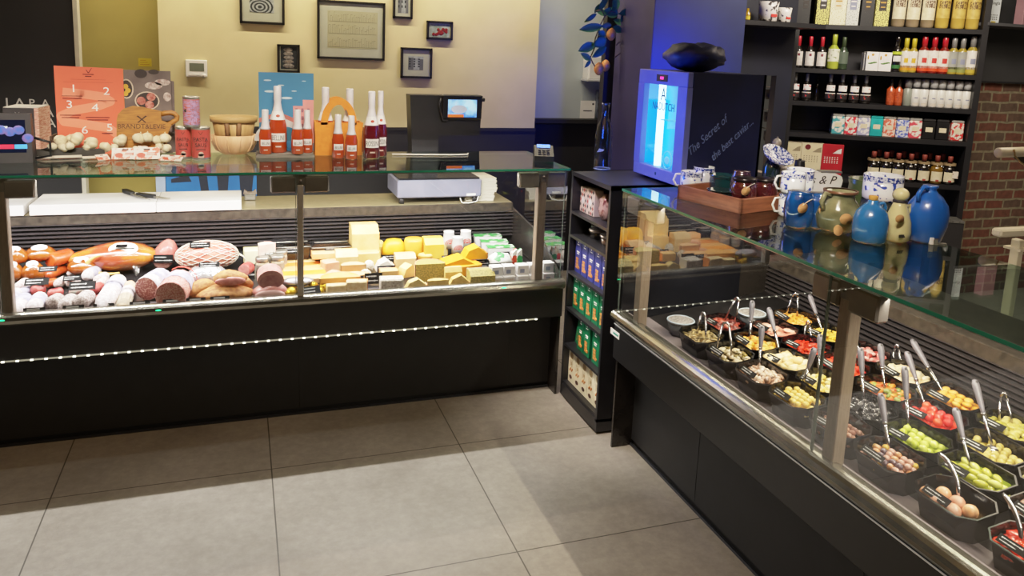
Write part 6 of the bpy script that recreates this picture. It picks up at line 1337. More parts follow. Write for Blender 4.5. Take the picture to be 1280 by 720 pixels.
for (a, b_, lab) in (((940.5, 376), (937, 425), 'grey spoon standing in the yellow and orange peppers'), ((961, 385), (975, 441), 'grey spoon leaning left in the pale artichokes'), ((952.5, 407), (949, 460), 'grey spoon upright in the light brown mushroom pieces'),
    ((1012, 369), (1028, 414), 'grey spoon leaning in the yellow pepper strips of the rear row'), ((1025.5, 418), (1023.5, 470), 'grey spoon upright in the small yellow pickles, left of the post'), ((1018.5, 435), (1002.5, 483), 'grey spoon leaning right in the round pale yellow pickles'),
    ((1075.5, 435), (1080, 502), 'grey spoon in the black olives, right of the post'), ((1063.5, 460), (1054, 528), 'grey spoon leaning against the post in the brown olives'), ((1100.5, 430), (1106, 487), 'grey spoon in the orange and green vegetable mix'),
    ((1133.5, 440), (1156, 507), 'grey spoon leaning left in the red cherry tomatoes'), ((1130.5, 458), (1136, 538), 'long grey spoon standing in the bright green olives'), ((1140, 425), (1180, 492), 'long grey spoon leaning far left in the orange apricots'),
    ((1218, 475), (1240, 556), 'long grey spoon standing in the small yellowish olives at the right'), ((1194, 510), (1213, 583), 'long grey spoon standing in the yellow-green peppers'), ((1100.5, 492), (1112, 562), 'long grey spoon standing in the mixed olives'), ((1064, 402), (1073, 436), 'grey spoon half behind the post in the pink and red salad')): spoon(a, b_, lab)
def ladle(a, b_, mid, label):
    B = deckR(*b_, .06); A = atx(*a, B.x+.02); Mi = atx(*mid, B.x+.012); t = thing('ladle', label, 'ladle', B, 0, 'curved steel ladles')
    pts = []
    for i in range(9):
        u = i/8; pts.append((Vector((0, 0, 0))*(1-u)**2+(Mi-B)*2*u*(1-u)*1.0+(A-B)*u*u))
    part('handle', MB().tube(pts, [.0065, .0062, .006, .006, .006, .006, .006, .0058, .004], 8), SPR, t); part('bowl', MB().ell((0, 0, -.012), (.024, .022, .014), 14, 8), SPR, t)
ladle((1174, 566), (1199, 624), (1199, 585), 'curved steel ladle standing in the tan pickled onions'); ladle((1254, 617), (1277, 680), (1276, 640), 'curved steel ladle in the red pepper strips at the bottom right corner')
def tongs(tp, l, r, label):
    L_ = deckR(*l, .062); R_ = deckR(*r, .062); T = atx(*tp, (L_.x+R_.x)/2+.02); t = thing('tongs', label, 'tongs', (L_+R_)/2, 0, 'steel serving tongs'); o = (L_+R_)/2; d = R_-L_
    w = d*.22
    for nm, e, sg in (('arm', L_, -1), ('arm', R_, 1)):
        part(nm, MB().tube([e-o, (e-o)*.5+(T+w*sg-o)*.5+d*.06*sg, T-o+w*sg], [.0035, .004, .0045], 8), SPR, t)
    part('bend', MB().tube([T-o-w, T-o-w*.8+Vector((0, 0, .010)), T-o+Vector((0, 0, .015)), T-o+w*.8+Vector((0, 0, .010)), T-o+w], .0046, 8), SPR, t)
for q in (((879, 395), (871, 417), (882, 424), 'steel tongs standing in the stringy mushrooms at the far end'), ((921, 376), (906, 401), (917, 406), 'steel tongs standing in the dark sun-dried tomatoes'), ((907.5, 408), (895, 440), (914, 447), 'steel tongs standing in the green and brown mushrooms'),
    ((994, 371), (982, 396), (996, 397), 'steel tongs standing in the orange carrot slices'), ((1010, 406), (1005, 423), (1014, 426), 'small steel tongs before the yellow pepper strips'), ((1121, 436), (1116, 453), (1126, 456), 'small steel tongs in the pale mushroom caps'), ((1255, 497), (1249, 527), (1265, 531), 'steel tongs standing in the green and yellow pickles at the right edge')): tongs(*q)

# ------------------------------------------------------------------ crockery on the right glass top
def rt(px, py): return atz(px, py, TZ)
WOODT = mat('reddish_wood', '9a5f42', .5, col2='7c4830', scale=4, stretch=(3, 3, 20), detail=5)
c0 = rt(925.6, 268); c1 = rt(846, 248); dA = (c1-c0); LA = dA.length; dA.normalize(); ang = math.atan2(dA.y, dA.x)      # long side runs away from the camera
t = TRAY = thing('wooden_tray', 'reddish wooden tray of mugs and jars on the right counter, before the fridge', 'tray', c0, ang)
# local x along the visible long side (away), local -y is to the right/back
BW = .27; HT = .056
part('bottom', MB().box((.005, -BW, .001), (LA, 0, .010)), WOODT, t)
for nm, q in (('side', ((0, -.014, 0), (LA, 0, HT))), ('side', ((0, -BW, 0), (LA, -BW+.014, HT))), ('side', ((0, -BW, 0), (.014, 0, HT))), ('side', ((LA-.014, -BW, 0), (LA, 0, HT)))): part(nm, MB().box(*q, bev=.002), WOODT, t)
def intray(u, v, z=.011): return c0+Matrix.Rotation(ang, 3, 'Z') @ Vector((u, -v, 0))+Vector((0, 0, z))
FLOR = mat('blue_flower_glaze', 'e4e6ea', .12, col2='31479c', scale=40, lo=.36, hi=.39, coat=.6, detail=1); FLOR2 = mat('blue_band_glaze', 'd4d8e6', .12, col2='2c3f8c', scale=110, lo=.46, hi=.52, coat=.6, detail=1)
def mug(P, R, H_, label, m=FLOR, rz=PI, handle=True, name='mug', cat='mug', group='blue and white floral mugs'):
    t = thing(name, label, cat, P, rz, group)
    part('cup', MB().lathe([(R*.8, 0), (R*.98, H_*.1), (R, H_*.25), (R, H_), (R*.93, H_), (R*.92, H_*.2), (R*.5, H_*.08), (.001, H_*.07)], 24), m, t)
    part('rim_band', MB().lathe([(R*1.006, H_*.76), (R*1.006, H_*.97)], 24, cap=False), FLOR2, t)
    if handle: part('handle', MB().tube([(R*.97, 0, H_*.82), (R*1.4, 0, H_*.80), (R*1.6, 0, H_*.5), (R*1.35, 0, H_*.22), (R*.95, 0, H_*.2)], R*.1, 8), WHITE, t)
def k_(P): return mpp(P)
mug(rt(874, 247)+Vector((.02, .10, .011)), .046, .082, 'blue and white floral mug with handle at the left end of the wooden tray', rz=2.6)
mug(rt(891, 243)+Vector((.04, .14, .011)), .046, .085, 'blue and white floral mug behind the first one in the wooden tray', rz=1.2)
def pot(P, R, H_, m, label, name='jar', cat='jar', lidm=None, neck=.7, group=None, belly=.5, lidh=.12, tagm=None, knob=False, open_=False):
    t = thing(name, label, cat, P, 0, group)
    z1 = H_*(1-lidh) if lidm else H_
    body = [(R*.72, 0), (R*.92, H_*.08), (R, H_*belly), (R*.96, H_*(belly+.2)), (R*neck*1.05, z1*.93), (R*neck, z1*.95), (R*neck*1.08, z1)]
    if open_: body += [(R*neck*.95, z1), (R*neck*.9, z1*.8), (.001, z1*.75)]
    part('body', MB().lathe(body, 24), m, t)
    if lidm: part('lid', MB().lathe([(R*neck*1.12, z1), (R*neck*1.12, H_*.97), (R*neck, H_), (.001, H_)], 22), lidm, t)
    if knob: part('knob', MB().lathe([(R*.18, H_), (R*.25, H_+R*.12), (R*.2, H_+R*.25), (.001, H_+R*.28)], 14), lidm or m, t)
    if tagm: 
        part('tag', MB().lathe([(R*.42, -.001), (R*.42, .001)], 18, sy=.72).xf(Matrix.Translation((-R*.55, -R*.98, H_*.62)) @ Matrix.Rotation(PI/2-.2, 4, 'X') @ Matrix.Rotation(.4, 4, 'Z')), tagm, t, 'tan oval paper tag')
        part('string', MB().tube([(-R*.55, -R*.95, H_*.70), (-R*.2, -R*.98, H_*.8), (R*.25, -R*.9, H_*.86)], .0016, 5), mat('white_string', 'd8d0c0', .8), t)
    return t
DGR = mat('dark_green_glaze', '1c2f30', .12, col2='122022', scale=12, coat=.8); WINE = mat('wine_red_glaze', '4c1a1c', .1, col2='341012', scale=8, coat=.9); TAN = mat('tan_paper_tag', 'b88a56', .7, col2='a87a48')
pot(intray(.16, .07), .055, .05, DGR, 'low dark green glazed bowl in the wooden tray, before the mugs', 'bowl', 'bowl', neck=.98, belly=.75, open_=True)
pot(intray(.06, .08), .05, .115, WINE, 'wine-red glazed jar with dark lid in the near end of the wooden tray', lidm=mat('dark_lid', '1c1517', .3, .3), neck=.8, tagm=TAN)
pot(intray(.05, .19), .048, .108, WINE, 'second wine-red glazed jar, right of the first in the wooden tray', lidm=mat('dark_lid', '1c1517', .3, .3), neck=.8)
pot(intray(.135, .15), .042, .125, mat('plum_glaze', '3a2430', .15, coat=.7), 'plum-coloured jar with silver sticker standing behind the green bowl', neck=.75, tagm=mat('silver_tag', 'b8b4bc', .4))
pot(intray(.27, .20), .055, .085, mat('teal_dark_glass', '17383c', .1, coat=.8), 'dark teal glass bowl behind the jars in the tray', 'bowl', 'bowl', neck=.98, belly=.7, open_=True)
pot(intray(.11, .02, .011), .018, .03, mat('grey_stone', 'a8a49c', .6), 'small pale stone stopper lying at the rim of the wooden tray', 'stopper', 'stopper', neck=.5)
# jute pot with garlic bulbs
P = rt(957, 226); P = Vector((2.22, 2.80, TZ)); k = mpp(P)
t = pot(P, .062, .075, mat('jute_wrap', '8d7a48', .85, col2='6e5d34', scale=60, bump=.3), 'jute-wrapped pot holding small glass baubles, near the balsamic boxes', 'jute_pot', 'pot', neck=.95, belly=.6, tagm=TAN)
for i, (dx, dy, dz_, r) in enumerate(((-.03, 0, .09, .026), (.02, -.01, .095, .028), (.0, .02, .135, .027), (-.01, 0, .175, .022), (-.015, 0, .215, .02), (.035, .02, .105, .022))):
    solo('glass_bauble', 'small clear glass bauble piled in the jute-wrapped pot', 'bauble', MB().ell((0, 0, 0), (r, r, r), 12, 8).lathe([(r*.25, r*.9), (r*.2, r*1.3)], 8), mat('frosted_bauble', 'b4ada4', .15, col2='8a847c', scale=30, coat=.8), P+Vector((dx, dy, dz_)), group='glass baubles in the jute pot')
# white floral stacked mugs and dish
P = rt(983, 272); mug(P+Vector((.03, .02, 0)), .044, .085, 'white floral mug at the bottom of the stack right of the tray', rz=2.9); mug(P+Vector((.03, .02, .086)), .044, .08, 'white floral mug on top of the stack right of the tray', rz=2.9)
mug(rt(1001, 268)+Vector((.03, .06, .0)), .05, .165, 'tall white mug with large blue flower, right of the stacked mugs', rz=-.3, handle=False)
P = rt(978, 262)+Vector((.1, .2, .165)); t = thing('small_dish', 'small white and blue patterned dish tilted toward the camera behind the mugs', 'dish', P, 0, rot=(.55, .1, 0)); part('dish', MB().lathe([(.025, 0), (.055, .012), (.068, .03), (.064, .03), (.05, .016), (.001, .006)], 24), FLOR2, t)
solo('dish_stand', 'dark jar propping up the small patterned dish', 'jar', MB().lathe([(.03, 0), (.035, .02), (.035, .13), (.02, .165)], 18), DGR, rt(978, 262)+Vector((.1, .215, 0)))
# ceramic sign reading Pots & P
P = rt(1027, 262)+Vector((.05, .10, 0)); k = mpp(P); t = thing('ceramic_sign', 'white oblong ceramic dish lettered Pots & P behind the blue glass jars', 'dish', P, -.28)
part('dish', MB().prismy([(-34*k, 14*k), (-32*k, 40*k), (-29*k, 43*k), (22*k, 40*k), (31*k, 36*k), (33*k, 31*k), (30*k, 14*k)], -.0, .03), mat('white_glaze', 'd9dbd8', .2, col2='cfd1ce', coat=.5), t)
part('foot', MB().box((-26*k, .0, 0), (24*k, .03, 14*k)), mat('white_glaze', 'd9dbd8', .2), t)
text('Pots & P', 15*k, DKI, t, (-3*k, -.0008, 26*k), shear=.3); part('lid_strip', MB().box((4*k, -.001, 40*k), (31*k, .04, 42*k)), STEEL, t)
pot(P+Vector((-.01, .10, .0)), .028, .165, mat('black_cap', '19181a', .35), 'tall narrow black pepper mill behind the ceramic sign', 'pepper_mill', 'mill', neck=.7, belly=.3, knob=True)
BLG = mat('blue_glass_glaze', '14549c', .06, col2='0a2450', scale=7, coat=.9); OLV = mat('olive_grey_glaze', '8d8a68', .15, col2='56563c', scale=9, coat=.7, detail=5)
P = rt(998, 286); pot(P+Vector((.02, .03, 0)), .052, .125, BLG, 'shiny blue glazed jar with tan tag, left of the pair', neck=.8, tagm=TAN)
P = rt(1021, 287); pot(P+Vector((.03, .03, 0)), .05, .12, BLG, 'shiny blue glazed jar, right of the pair, beside the olive jug', neck=.8, tagm=TAN)
def jug(P, R, H_, m, label, prof, cork=None, handle=None, group=None, tagp=None):
    t = thing('ceramic_jug', label, 'jug', P, 0, group)
    part('body', MB().lathe([(R*r, H_*z) for r, z in prof], 28), m, t)
    if handle: part('handle', MB().tube([(R*x, -R*.1, H_*z) for x, z in handle], R*.11, 8), m, t)
    if cork: part('cork', MB().lathe([(R*.24, H_*.97), (R*.27, H_*1.08), (R*.25, H_*1.1), (.001, H_*1.1)], 14), cork, t)
    if tagp: part('tag', MB().lathe([(R*.32, -.001), (R*.32, .001)], 18, sy=.75).xf(Matrix.Translation((R*tagp[0], -R*1.02, H_*tagp[1])) @ Matrix.Rotation(PI/2-.1, 4, 'X')), TAN, t, 'tan paper tag')
    return t
P = rt(1047, 292); k = mpp(P)
t = jug(P+Vector((.03, .04, 0)), 29*k, 52*k, OLV, 'olive grey glazed jug with handle and tan tags between the blue jars and blue jug', [(.6, 0), (.9, .1), (1, .38), (.9, .6), (.62, .8), (.6, .9), (.7, .98), (.62, .98), (.5, .8), (.001, .75)], handle=[(-.6, .9), (-.9, .95), (-1.05, .75), (-.92, .55)], tagp=(-.5, .42))
part('lower_tag', MB().lathe([(8*k, -.001), (8*k, .001)], 16, sy=.75).xf(Matrix.Translation((-24*k, -29*k, 8*k)) @ Matrix.Rotation(PI/2-.6, 4, 'X') @ Matrix.Rotation(.7, 4, 'Z')), TAN, t, 'tan paper tag hanging low')
part('copper_rim', MB().lathe([(29*k*.71, 52*k*.95), (29*k*.73, 52*k*1.01), (29*k*.64, 52*k*1.01)], 24, cap=False), mat('copper_brown', '6e4a34', .3, .3), t)
pot(rt(1071, 268)+Vector((.10, .07, 0)), .068, .125, mat('moss_green_glaze', '3a4a26', .3, col2='2f3d1e', coat=.3), 'moss green pot behind the blue jug', 'pot', 'pot', neck=.98, belly=.6, open_=True)
BLU = mat('mid_blue_glaze', '2a6ca8', .22, col2='1f5a94', scale=7, coat=.6, detail=5); BLU2 = mat('bright_blue_glaze', '1c5cb4', .28, col2='174ea0', scale=6, coat=.5, detail=5)
P = rt(1085, 303.5); k = mpp(P); jug(P+Vector((.02, .02, 0)), 21.5*k, 53*k, BLU, 'mid-blue glazed jug with cork stopper, the smaller blue jug', [(.86, 0), (.97, .05), (1, .3), (.99, .55), (.86, .72), (.52, .87), (.28, .95), (.3, 1), (.001, 1)], cork=mat('cork', 'c8923e', .8, col2='b07c30', scale=40), handle=[(.35, .9), (.7, .93), (.88, .82), (.86, .68)], tagp=(1.1, .62))
P = rt(1119, 303); k = mpp(P); CRG = mat('cream_glaze', 'cfc592', .2, col2='c2b680', scale=6, coat=.6)
t = jug(P+Vector((.02, .02, 0)), 17*k, 64*k, CRG, 'cream glazed bottle with ball stopper between the two blue jugs', [(.72, 0), (.95, .05), (1, .2), (.92, .4), (.7, .58), (.5, .72), (.44, .77)], handle=[(.45, .7), (.85, .72), (.9, .6), (.78, .52)])
part('black_collar', MB().lathe([(17*k*.47, 64*k*.77), (17*k*.52, 64*k*.80), (17*k*.47, 64*k*.83)], 16, cap=False).lathe([(17*k*.42, 64*k*.76), (17*k*.42, 64*k*.86)], 16), DKI, t); part('ball_stopper', MB().ell((0, 0, 64*k*.92), (10*k, 10*k, 9*k), 16, 10), CRG, t)
part('stamp', MB().box((-12*k, -16.4*k, 8*k), (-2*k, -15.9*k, 12*k)), DKI, t)
P = rt(1149, 303); k = mpp(P); jug(P+Vector((.04, .02, 0)), 25*k, 71*k, BLU2, 'large bright blue matte jug at the right end of the crockery', [(.72, 0), (.78, .04), (.98, .3), (1, .5), (.9, .66), (.62, .8), (.34, .88), (.28, .93), (.36, .97), (.36, 1), (.001, .99)], handle=[(-.3, .92), (-.6, .97), (-.85, .86), (-.78, .72)])
P = rt(1101, 276)+Vector((.09, .10, 0)); pot(P, .075, .055, mat('dark_stand', '262a2a', .4), 'dark low stand carrying the flowered bowl', 'stand', 'stand', neck=.9, belly=.5)
mug(P+Vector((0, 0, .0555)), .072, .10, 'white bowl with small blue flowers rising behind the blue jug', rz=0, handle=False, name='flower_bowl', cat='bowl', group=None)
P = rt(1167, 306); k = mpp(P); t = thing('door_guide', 'small white clip on the glass beside the large blue jug', 'clip', P+Vector((.0, .0, 0)), -.5); part('block', MB().box((-5*k, 0, 0), (0, .02, 9*k), .001), WHITE, t); part('jaw', MB().box((1*k, 0, 0), (5*k, .02, 8*k), .001), STEEL, t); part('bar', MB().box((-5*k, .004, 0), (16*k, .016, 2*k)), STEEL, t)

# ------------------------------------------------------------------ black shelf unit at the back right
SHZ = [.30, .60, .92, 1.239, 1.471, 1.711, 2.027, 2.36]
SHW0, SHW1, SHD = -.045, 1.205, .30
SHM = mat('black_shelf_laminate', '17171b', .45, col2='121216', scale=10)
t = UNIT = thing('shelf_unit', 'tall black shelf unit of bottles and tins at the back right', 'shelf unit', S0, -PI/6)
for x in (SHW0, SHW1): part('upright', MB().box((x, 0, 0), (x+.04, SHD, 2.7)), SHM, t)
for z in SHZ: part('shelf', MB().box((SHW0+.04, .0, z-.032), (SHW1, SHD-.012, z)), SHM, t)
part('back_panel', MB().box((SHW0+.04, SHD-.01, 0), (SHW1, SHD, 2.7)), mat('blue_black_back', '12131c', .5, col2='0e0f17', scale=8), t)
R30 = Matrix.Rotation(-PI/6, 3, 'Z')
def sl(u, d, z): return S0+R30 @ Vector((u, d, 0))+Vector((0, 0, z))
def su(px, py, d): # photo pixel -> distance along the shelf at depth d, and metres per pixel
    P = shp(px, py, d); return (P-S0).dot(U), mpp(P)
def sbottle(px, py, w, h, z, label, kind, d=.07, group=None):
    u, k = su(px, py, d); R = w*k/2; H_ = h*k; P = sl(u, d, z); t = thing('bottle', label, 'bottle', P, -PI/6, group)
    key = (kind[0], round(R, 3), round(H_, 3)); pf, glass, cap, capm, labs = kind[1:]
    if key not in _sb:
        _sb[key] = [('glass', MB().lathe([(R*r, H_*z_) for r, z_ in pf], 16).mesh('glass', glass)), ('cap', MB().lathe([(R*cap[0], H_*cap[1]), (R*cap[0], H_*.985), (R*cap[0]*.85, H_), (.001, H_)], 14).mesh('cap', capm))]
        for nm, z0, z1, m, hw_ in labs:
            lb = MB(); n = 8; vs = []
            for zz in (z0, z1):
                for i in range(n+1): a = -PI/2-hw_+2*hw_*i/n; vs.append((R*1.02*_c(a), R*1.02*_s(a), H_*zz))
            lb.add(vs, [(i, i+1, n+2+i, n+1+i) for i in range(n)], True); _sb[key].append((nm, lb.mesh(nm, m)))
    for nm, me in _sb[key]: part(nm, me, None, t)
    return t
_sb = {}
def sbox(px, py, w, h, z, label, m, name='carton', cat='box', d=.05, dep=.08, group=None, deco=None, lean=0):
    u, k = su(px, py, d); W = w*k; H_ = h*k; t = thing(name, label, cat, sl(u, d, z), -PI/6, group)
    part('box', MB().box((-W/2, 0, 0), (W/2, dep, H_), .0015), m, t)
    if deco: deco(t, W, H_)
    return t
CREAML = mat('cream_label', 'e2d9bd', .5, col2='d6cba8', scale=40); WHL = mat('white_label2', 'eae5df', .5, col2='dcd5cc', scale=40)
DGLASS = mat('dark_bottle_glass', '1a1614', .12, coat=.6, col2='120f0e'); GOLDG = mat('golden_jar', 'c0a24a', .15, col2='a4873a', coat=.6, scale=6)
BROWNJ = mat('brown_jar', '8d7c62', .2, col2='6e5f48', coat=.5)
# top row: patterned boxes, cream-labelled jars
POPY = mat('yellow_black_dots', 'e3dc7a', .5, col2='16161a', scale=150, lo=.44, hi=.48, detail=1); POPW = mat('cream_gold_dots', 'ece8c8', .5, col2='b9ae5a', scale=150, lo=.36, hi=.40, detail=1); POPD = mat('dark_dots', '17181c', .5, col2='4a4c40', scale=170, lo=.30, hi=.34, detail=1)
def deco_lab(bgc, fg):
    def f(t, W, H_):
        part('label', MB().box((-W*.26, -.001, H_*.42), (W*.26, 0, H_*.95)), bgc, t)
        e = MB(); e.box((-W*.2, -.0016, H_*.62), (W*.2, -.001, H_*.66)).box((-W*.16, -.0016, H_*.5), (W*.16, -.001, H_*.53)); part('lettering', e, fg, t)
    return f
z = SHZ[6]
for i, (px, w, m, bg, fg, lab) in enumerate(((1006, 12, POPD, DKI, GREYP, 'dark dotted gift box at the left end of the top shelf'), (1028, 15.5, POPY, DKI, LABW, 'yellow and black dotted gift box with dark label, left one on the top shelf'), (1047, 19, POPW, CREAML, GOLDINK, 'cream gold-dotted gift box on the top shelf'),
        (1065.5, 15, mat('pale_grey_dots', 'd2d4cc', .5, col2='8d9490', scale=120, lo=.4, hi=.46), GREYINK, WHL, 'pale grey-labelled gift box right of the cream one on the top shelf'), (1084, 15, POPD, DKI, GOLDINK, 'black gift box with faint dots in the middle of the top shelf'), (1102.5, 16.5, POPY, DKI, GOLDINK, 'yellow and black dotted gift box with gold print, right one on the top shelf'))):
    sbox(px, 20, w, 46, z, lab, m, 'gift_box', 'box', dep=.09, deco=deco_lab(bg, fg))
JARP = [(.85, 0), (.95, .02), (1, .06), (1, .72), (.8, .8), (.45, .86), (.42, .9)]
kj = ('jar', JARP, BROWNJ, (.5, .88), mat('wood_cap', 'a58a5c', .6), [('label', .17, .78, CREAML, 1.3), ('ink', .42, .58, mat('brown_ink_print', '5c4634', .6, col2='c8b898', scale=90, lo=.4, hi=.5), .8)])
kg = ('goldjar', JARP, GOLDG, (.5, .88), mat('wood_cap', 'a58a5c', .6), [('label', .22, .74, mat('gold_label', 'cdb15c', .45, col2='b89a48', scale=30), 1.3), ('ink', .42, .58, mat('brown_gold_print', '5c4420', .6, col2='c0a24e', scale=90, lo=.4, hi=.5), .9)])
for i, px in enumerate((1123, 1141, 1159.5, 1178, 1198, 1216)):
    sbottle(px, 20, 15.5, 58, z, ('cream-labelled brown jar bottle, %s of three on the top shelf' % ['left', 'middle', 'right'][i]) if i < 3 else 'golden jar bottle, %s of three at the right of the top shelf' % ['left', 'middle', 'right'][i-3], kj if i < 3 else kg, group='tall jar bottles on the top shelf')
# second row
z = SHZ[5]; WINEP = [(.9, 0), (1, .03), (1, .5), (.85, .6), (.38, .7), (.32, .78)]
kw = ('redcap', WINEP, DGLASS, (.40, .64), mat('red_cap', 'd02a3a', .35, col2='b8202e'), [('label', .08, .52, WHL, 1.1), ('emblem', .38, .46, mat('maroon_print', '7a2a3a', .6), .25)])
for i, px in enumerate((998, 1012.5, 1027)): sbottle(px, 65, 11.5, 39, z, 'dark wine bottle with red capsule, %s of three on the second shelf' % ['left', 'middle', 'right'][i], kw, group='red-capped wine bottles')
GRNL = mat('yellow_green_bottle', 'b9c44a', .25, col2='9fae38', coat=.5)
sbottle(1042, 66, 14, 43, z, 'bright yellow-green bottle with white label on the second shelf', ('lime', WINEP, GRNL, (.42, .66), GRNL, [('label', .22, .58, mat('white_green_label', 'e4e6d2', .5, col2='8d9a6c', scale=60, lo=.35, hi=.42), 1.2)]))
sbottle(1054, 67, 12, 40, z, 'dark green bottle next to the yellow-green one on the second shelf', ('dkgreen', WINEP, mat('dark_green_glass', '3a4a34', .2, col2='26342a', coat=.5), (.42, .66), mat('dark_green_cap', '3c4a30', .4), [('label', .18, .55, mat('grey_green_label', '5c6a5c', .5), 1.2)]))
def deco_olive(t, W, H_):
    e = MB(); 
    for a in (-.3, .1, .45): e.ell((W*a*.5, -.001, H_*(.42+.08*a)), (W*.2, .0015, H_*.035), 8, 5)
    part('leaf_print', e, mat('leaf_green_ink', '55803c', .6), t); part('gold_drop', MB().ell((-W*.36, -.001, H_*.7), (W*.06, .0015, H_*.12), 8, 5).disc((0, -.001, H_*.85), W*.1), GOLDINK, t)
sbox(1085, 76, 10, 22, z, 'white carton half hidden behind the two with olive print', CARTW, d=.10)
sbox(1090.5, 76, 14.5, 23.5, z, 'white carton with green olive print, left one', CARTW, deco=deco_olive, group='white olive cartons'); sbox(1106.5, 77, 15, 23.5, z, 'white carton with green olive print, right one', CARTW, deco=deco_olive, group='white olive cartons')
SQP = [(.95, 0), (1, .03), (1, .58), (.85, .66), (.5, .72), (.48, .76)]
def ko(nm, cap, glass, foot, ink, base=WHL): return (nm, SQP, glass, (.52, .70), cap, [('label', .14, .62, base, 1.35), ('band', .06, .2, foot, 1.35), ('print', .28, .42, ink, .45)])
YG = mat('yellow_oil_glass', 'b09a3c', .15, col2='94802c', coat=.6)
sbottle(1121, 67, 11, 43, z, 'black and green labelled oil bottle left of the yellow-capped ones', ('blackoil', SQP, DGLASS, (.5, .74), DGLASS, [('label', .5, .58, mat('acid_green', 'c2d83a', .5), 1.3), ('band', .1, .2, mat('deep_green_label', '2f6a34', .5), 1.3), ('print', .3, .46, LABW, .9)]))
YC = mat('yellow_cap', 'c8b42c', .4); RC = mat('red_cap2', 'b81c28', .3, coat=.4); GC = mat('grey_cap', '8f8f8f', .35, .3)
for i, px in enumerate((1132, 1141.5)): sbottle(px, 68, 10.5, 42, z, 'oil bottle with yellow cap and lemon label, %s one' % ['left', 'right'][i], ko('lemon', YC, YG, mat('amber_band', 'd8962c', .4), mat('lemon_ink', 'e0b02c', .6)), group='yellow-capped oil bottles')
for i, px in enumerate((1154.5, 1167, 1180)): sbottle(px, 68, 12.5, 45, z, 'oil bottle with red cap and chilli label, %s of three' % ['left', 'middle', 'right'][i], ko('chilli', RC, mat('red_oil_glass', '7a1c14', .15, coat=.6), mat('orange_red_band', 'e2502a', .4), mat('chilli_ink', 'd0302a', .6)), group='red-capped oil bottles')
for i, px in enumerate((1191.5, 1202.5)): sbottle(px, 69, 11.5, 45, z, 'oil bottle with grey cap and grey label, %s one' % ['left', 'right'][i], ko('greyoil', GC, YG, mat('olive_band', '8d9450', .4), GREYINK, mat('grey_label', 'a8a9a2', .5, col2='8f918a')), group='grey-capped oil bottles')
sbottle(1215, 69, 13, 48, z, 'oil bottle with grey cap and white label at the right end of the second shelf', ko('whiteoil', GC, YG, mat('yellow_band', 'c0a83c', .4), GREYINK))
# third row
z = SHZ[4]; LIQ = [(.9, 0), (1, .03), (.82, .52), (.7, .62), (.3, .70), (.27, .78)]
kl = ('liqueur', LIQ, DGLASS, (.33, .72), mat('silver_foil_cap', 'a9adb8', .3, .4), [('flower', .40, .60, mat('white_red_flower', 'ece8e6', .5, col2='d83a34', scale=70, lo=.36, hi=.42), .75), ('label', .12, .30, mat('black_red_label', '2a2426', .4, col2='c83c38', scale=60, lo=.34, hi=.40), 1.0), ('line', .30, .33, WHL, 1.0)])
for i, px in enumerate((993.5, 1008, 1037.5, 1052.5, 1067.5, 1082)): sbottle(px, 110, 12.5 if i < 2 else 14, 34 if i < 2 else 35, z, 'black flower-emblem liqueur bottle, %s on the third shelf' % ORD[i], kl, group='flower-emblem liqueur bottles')
sbottle(1021, 112, 6, 32, z, 'thin dark bottle standing back between the liqueur bottles', ('thin', LIQ, DGLASS, (.4, .7), DGLASS, []), d=.16)
CYL = [(.9, 0), (1, .02), (1, .62), (.6, .68), (.55, .72)]
for i, px in enumerate((1113.5, 1123.5)): sbottle(px, 115, 9.5, 34, z, 'slim orange-red bottle with black neck, %s one on the third shelf' % ['left', 'right'][i], ('orangeslim', [(.9, 0), (1, .02), (1, .58), (.45, .66), (.4, .9)], mat('orange_red_bottle', 'c2522a', .25, col2='a84020', coat=.5), (.45, .62), DGLASS, [('print', .1, .5, mat('orange_label', 'cc5a30', .45, col2='8d3418', scale=70, stretch=(1, 1, 3)), 1.0)]), group='slim orange bottles')
sbottle(1134.5, 116, 10, 33, z, 'grey-green bottle with grey cap beside the orange ones', ('greygreen', CYL, mat('grey_green_tube', '8d948a', .35), (.85, .68), GC, []))
kt = ('whitetube', CYL, mat('white_tube', 'e4e3df', .35, col2='d4d3ce'), (.92, .7), mat('white_cap', 'd2d3d4', .35, col2='b4b6b8'), [('print', .3, .34, GREYINK, .4), ('swash', .04, .14, mat('pale_swash', 'cfc6b8', .5), .7), ('neck', .645, .7, CHAR, PI*.98)])
for i, px in enumerate((1144.5, 1155, 1166.5, 1176.5, 1187, 1198, 1208.5)): sbottle(px, 117, 10, 34, z, 'white-capped white bottle, %s of seven on the third shelf' % ORD[i], kt, group='white capped bottles')
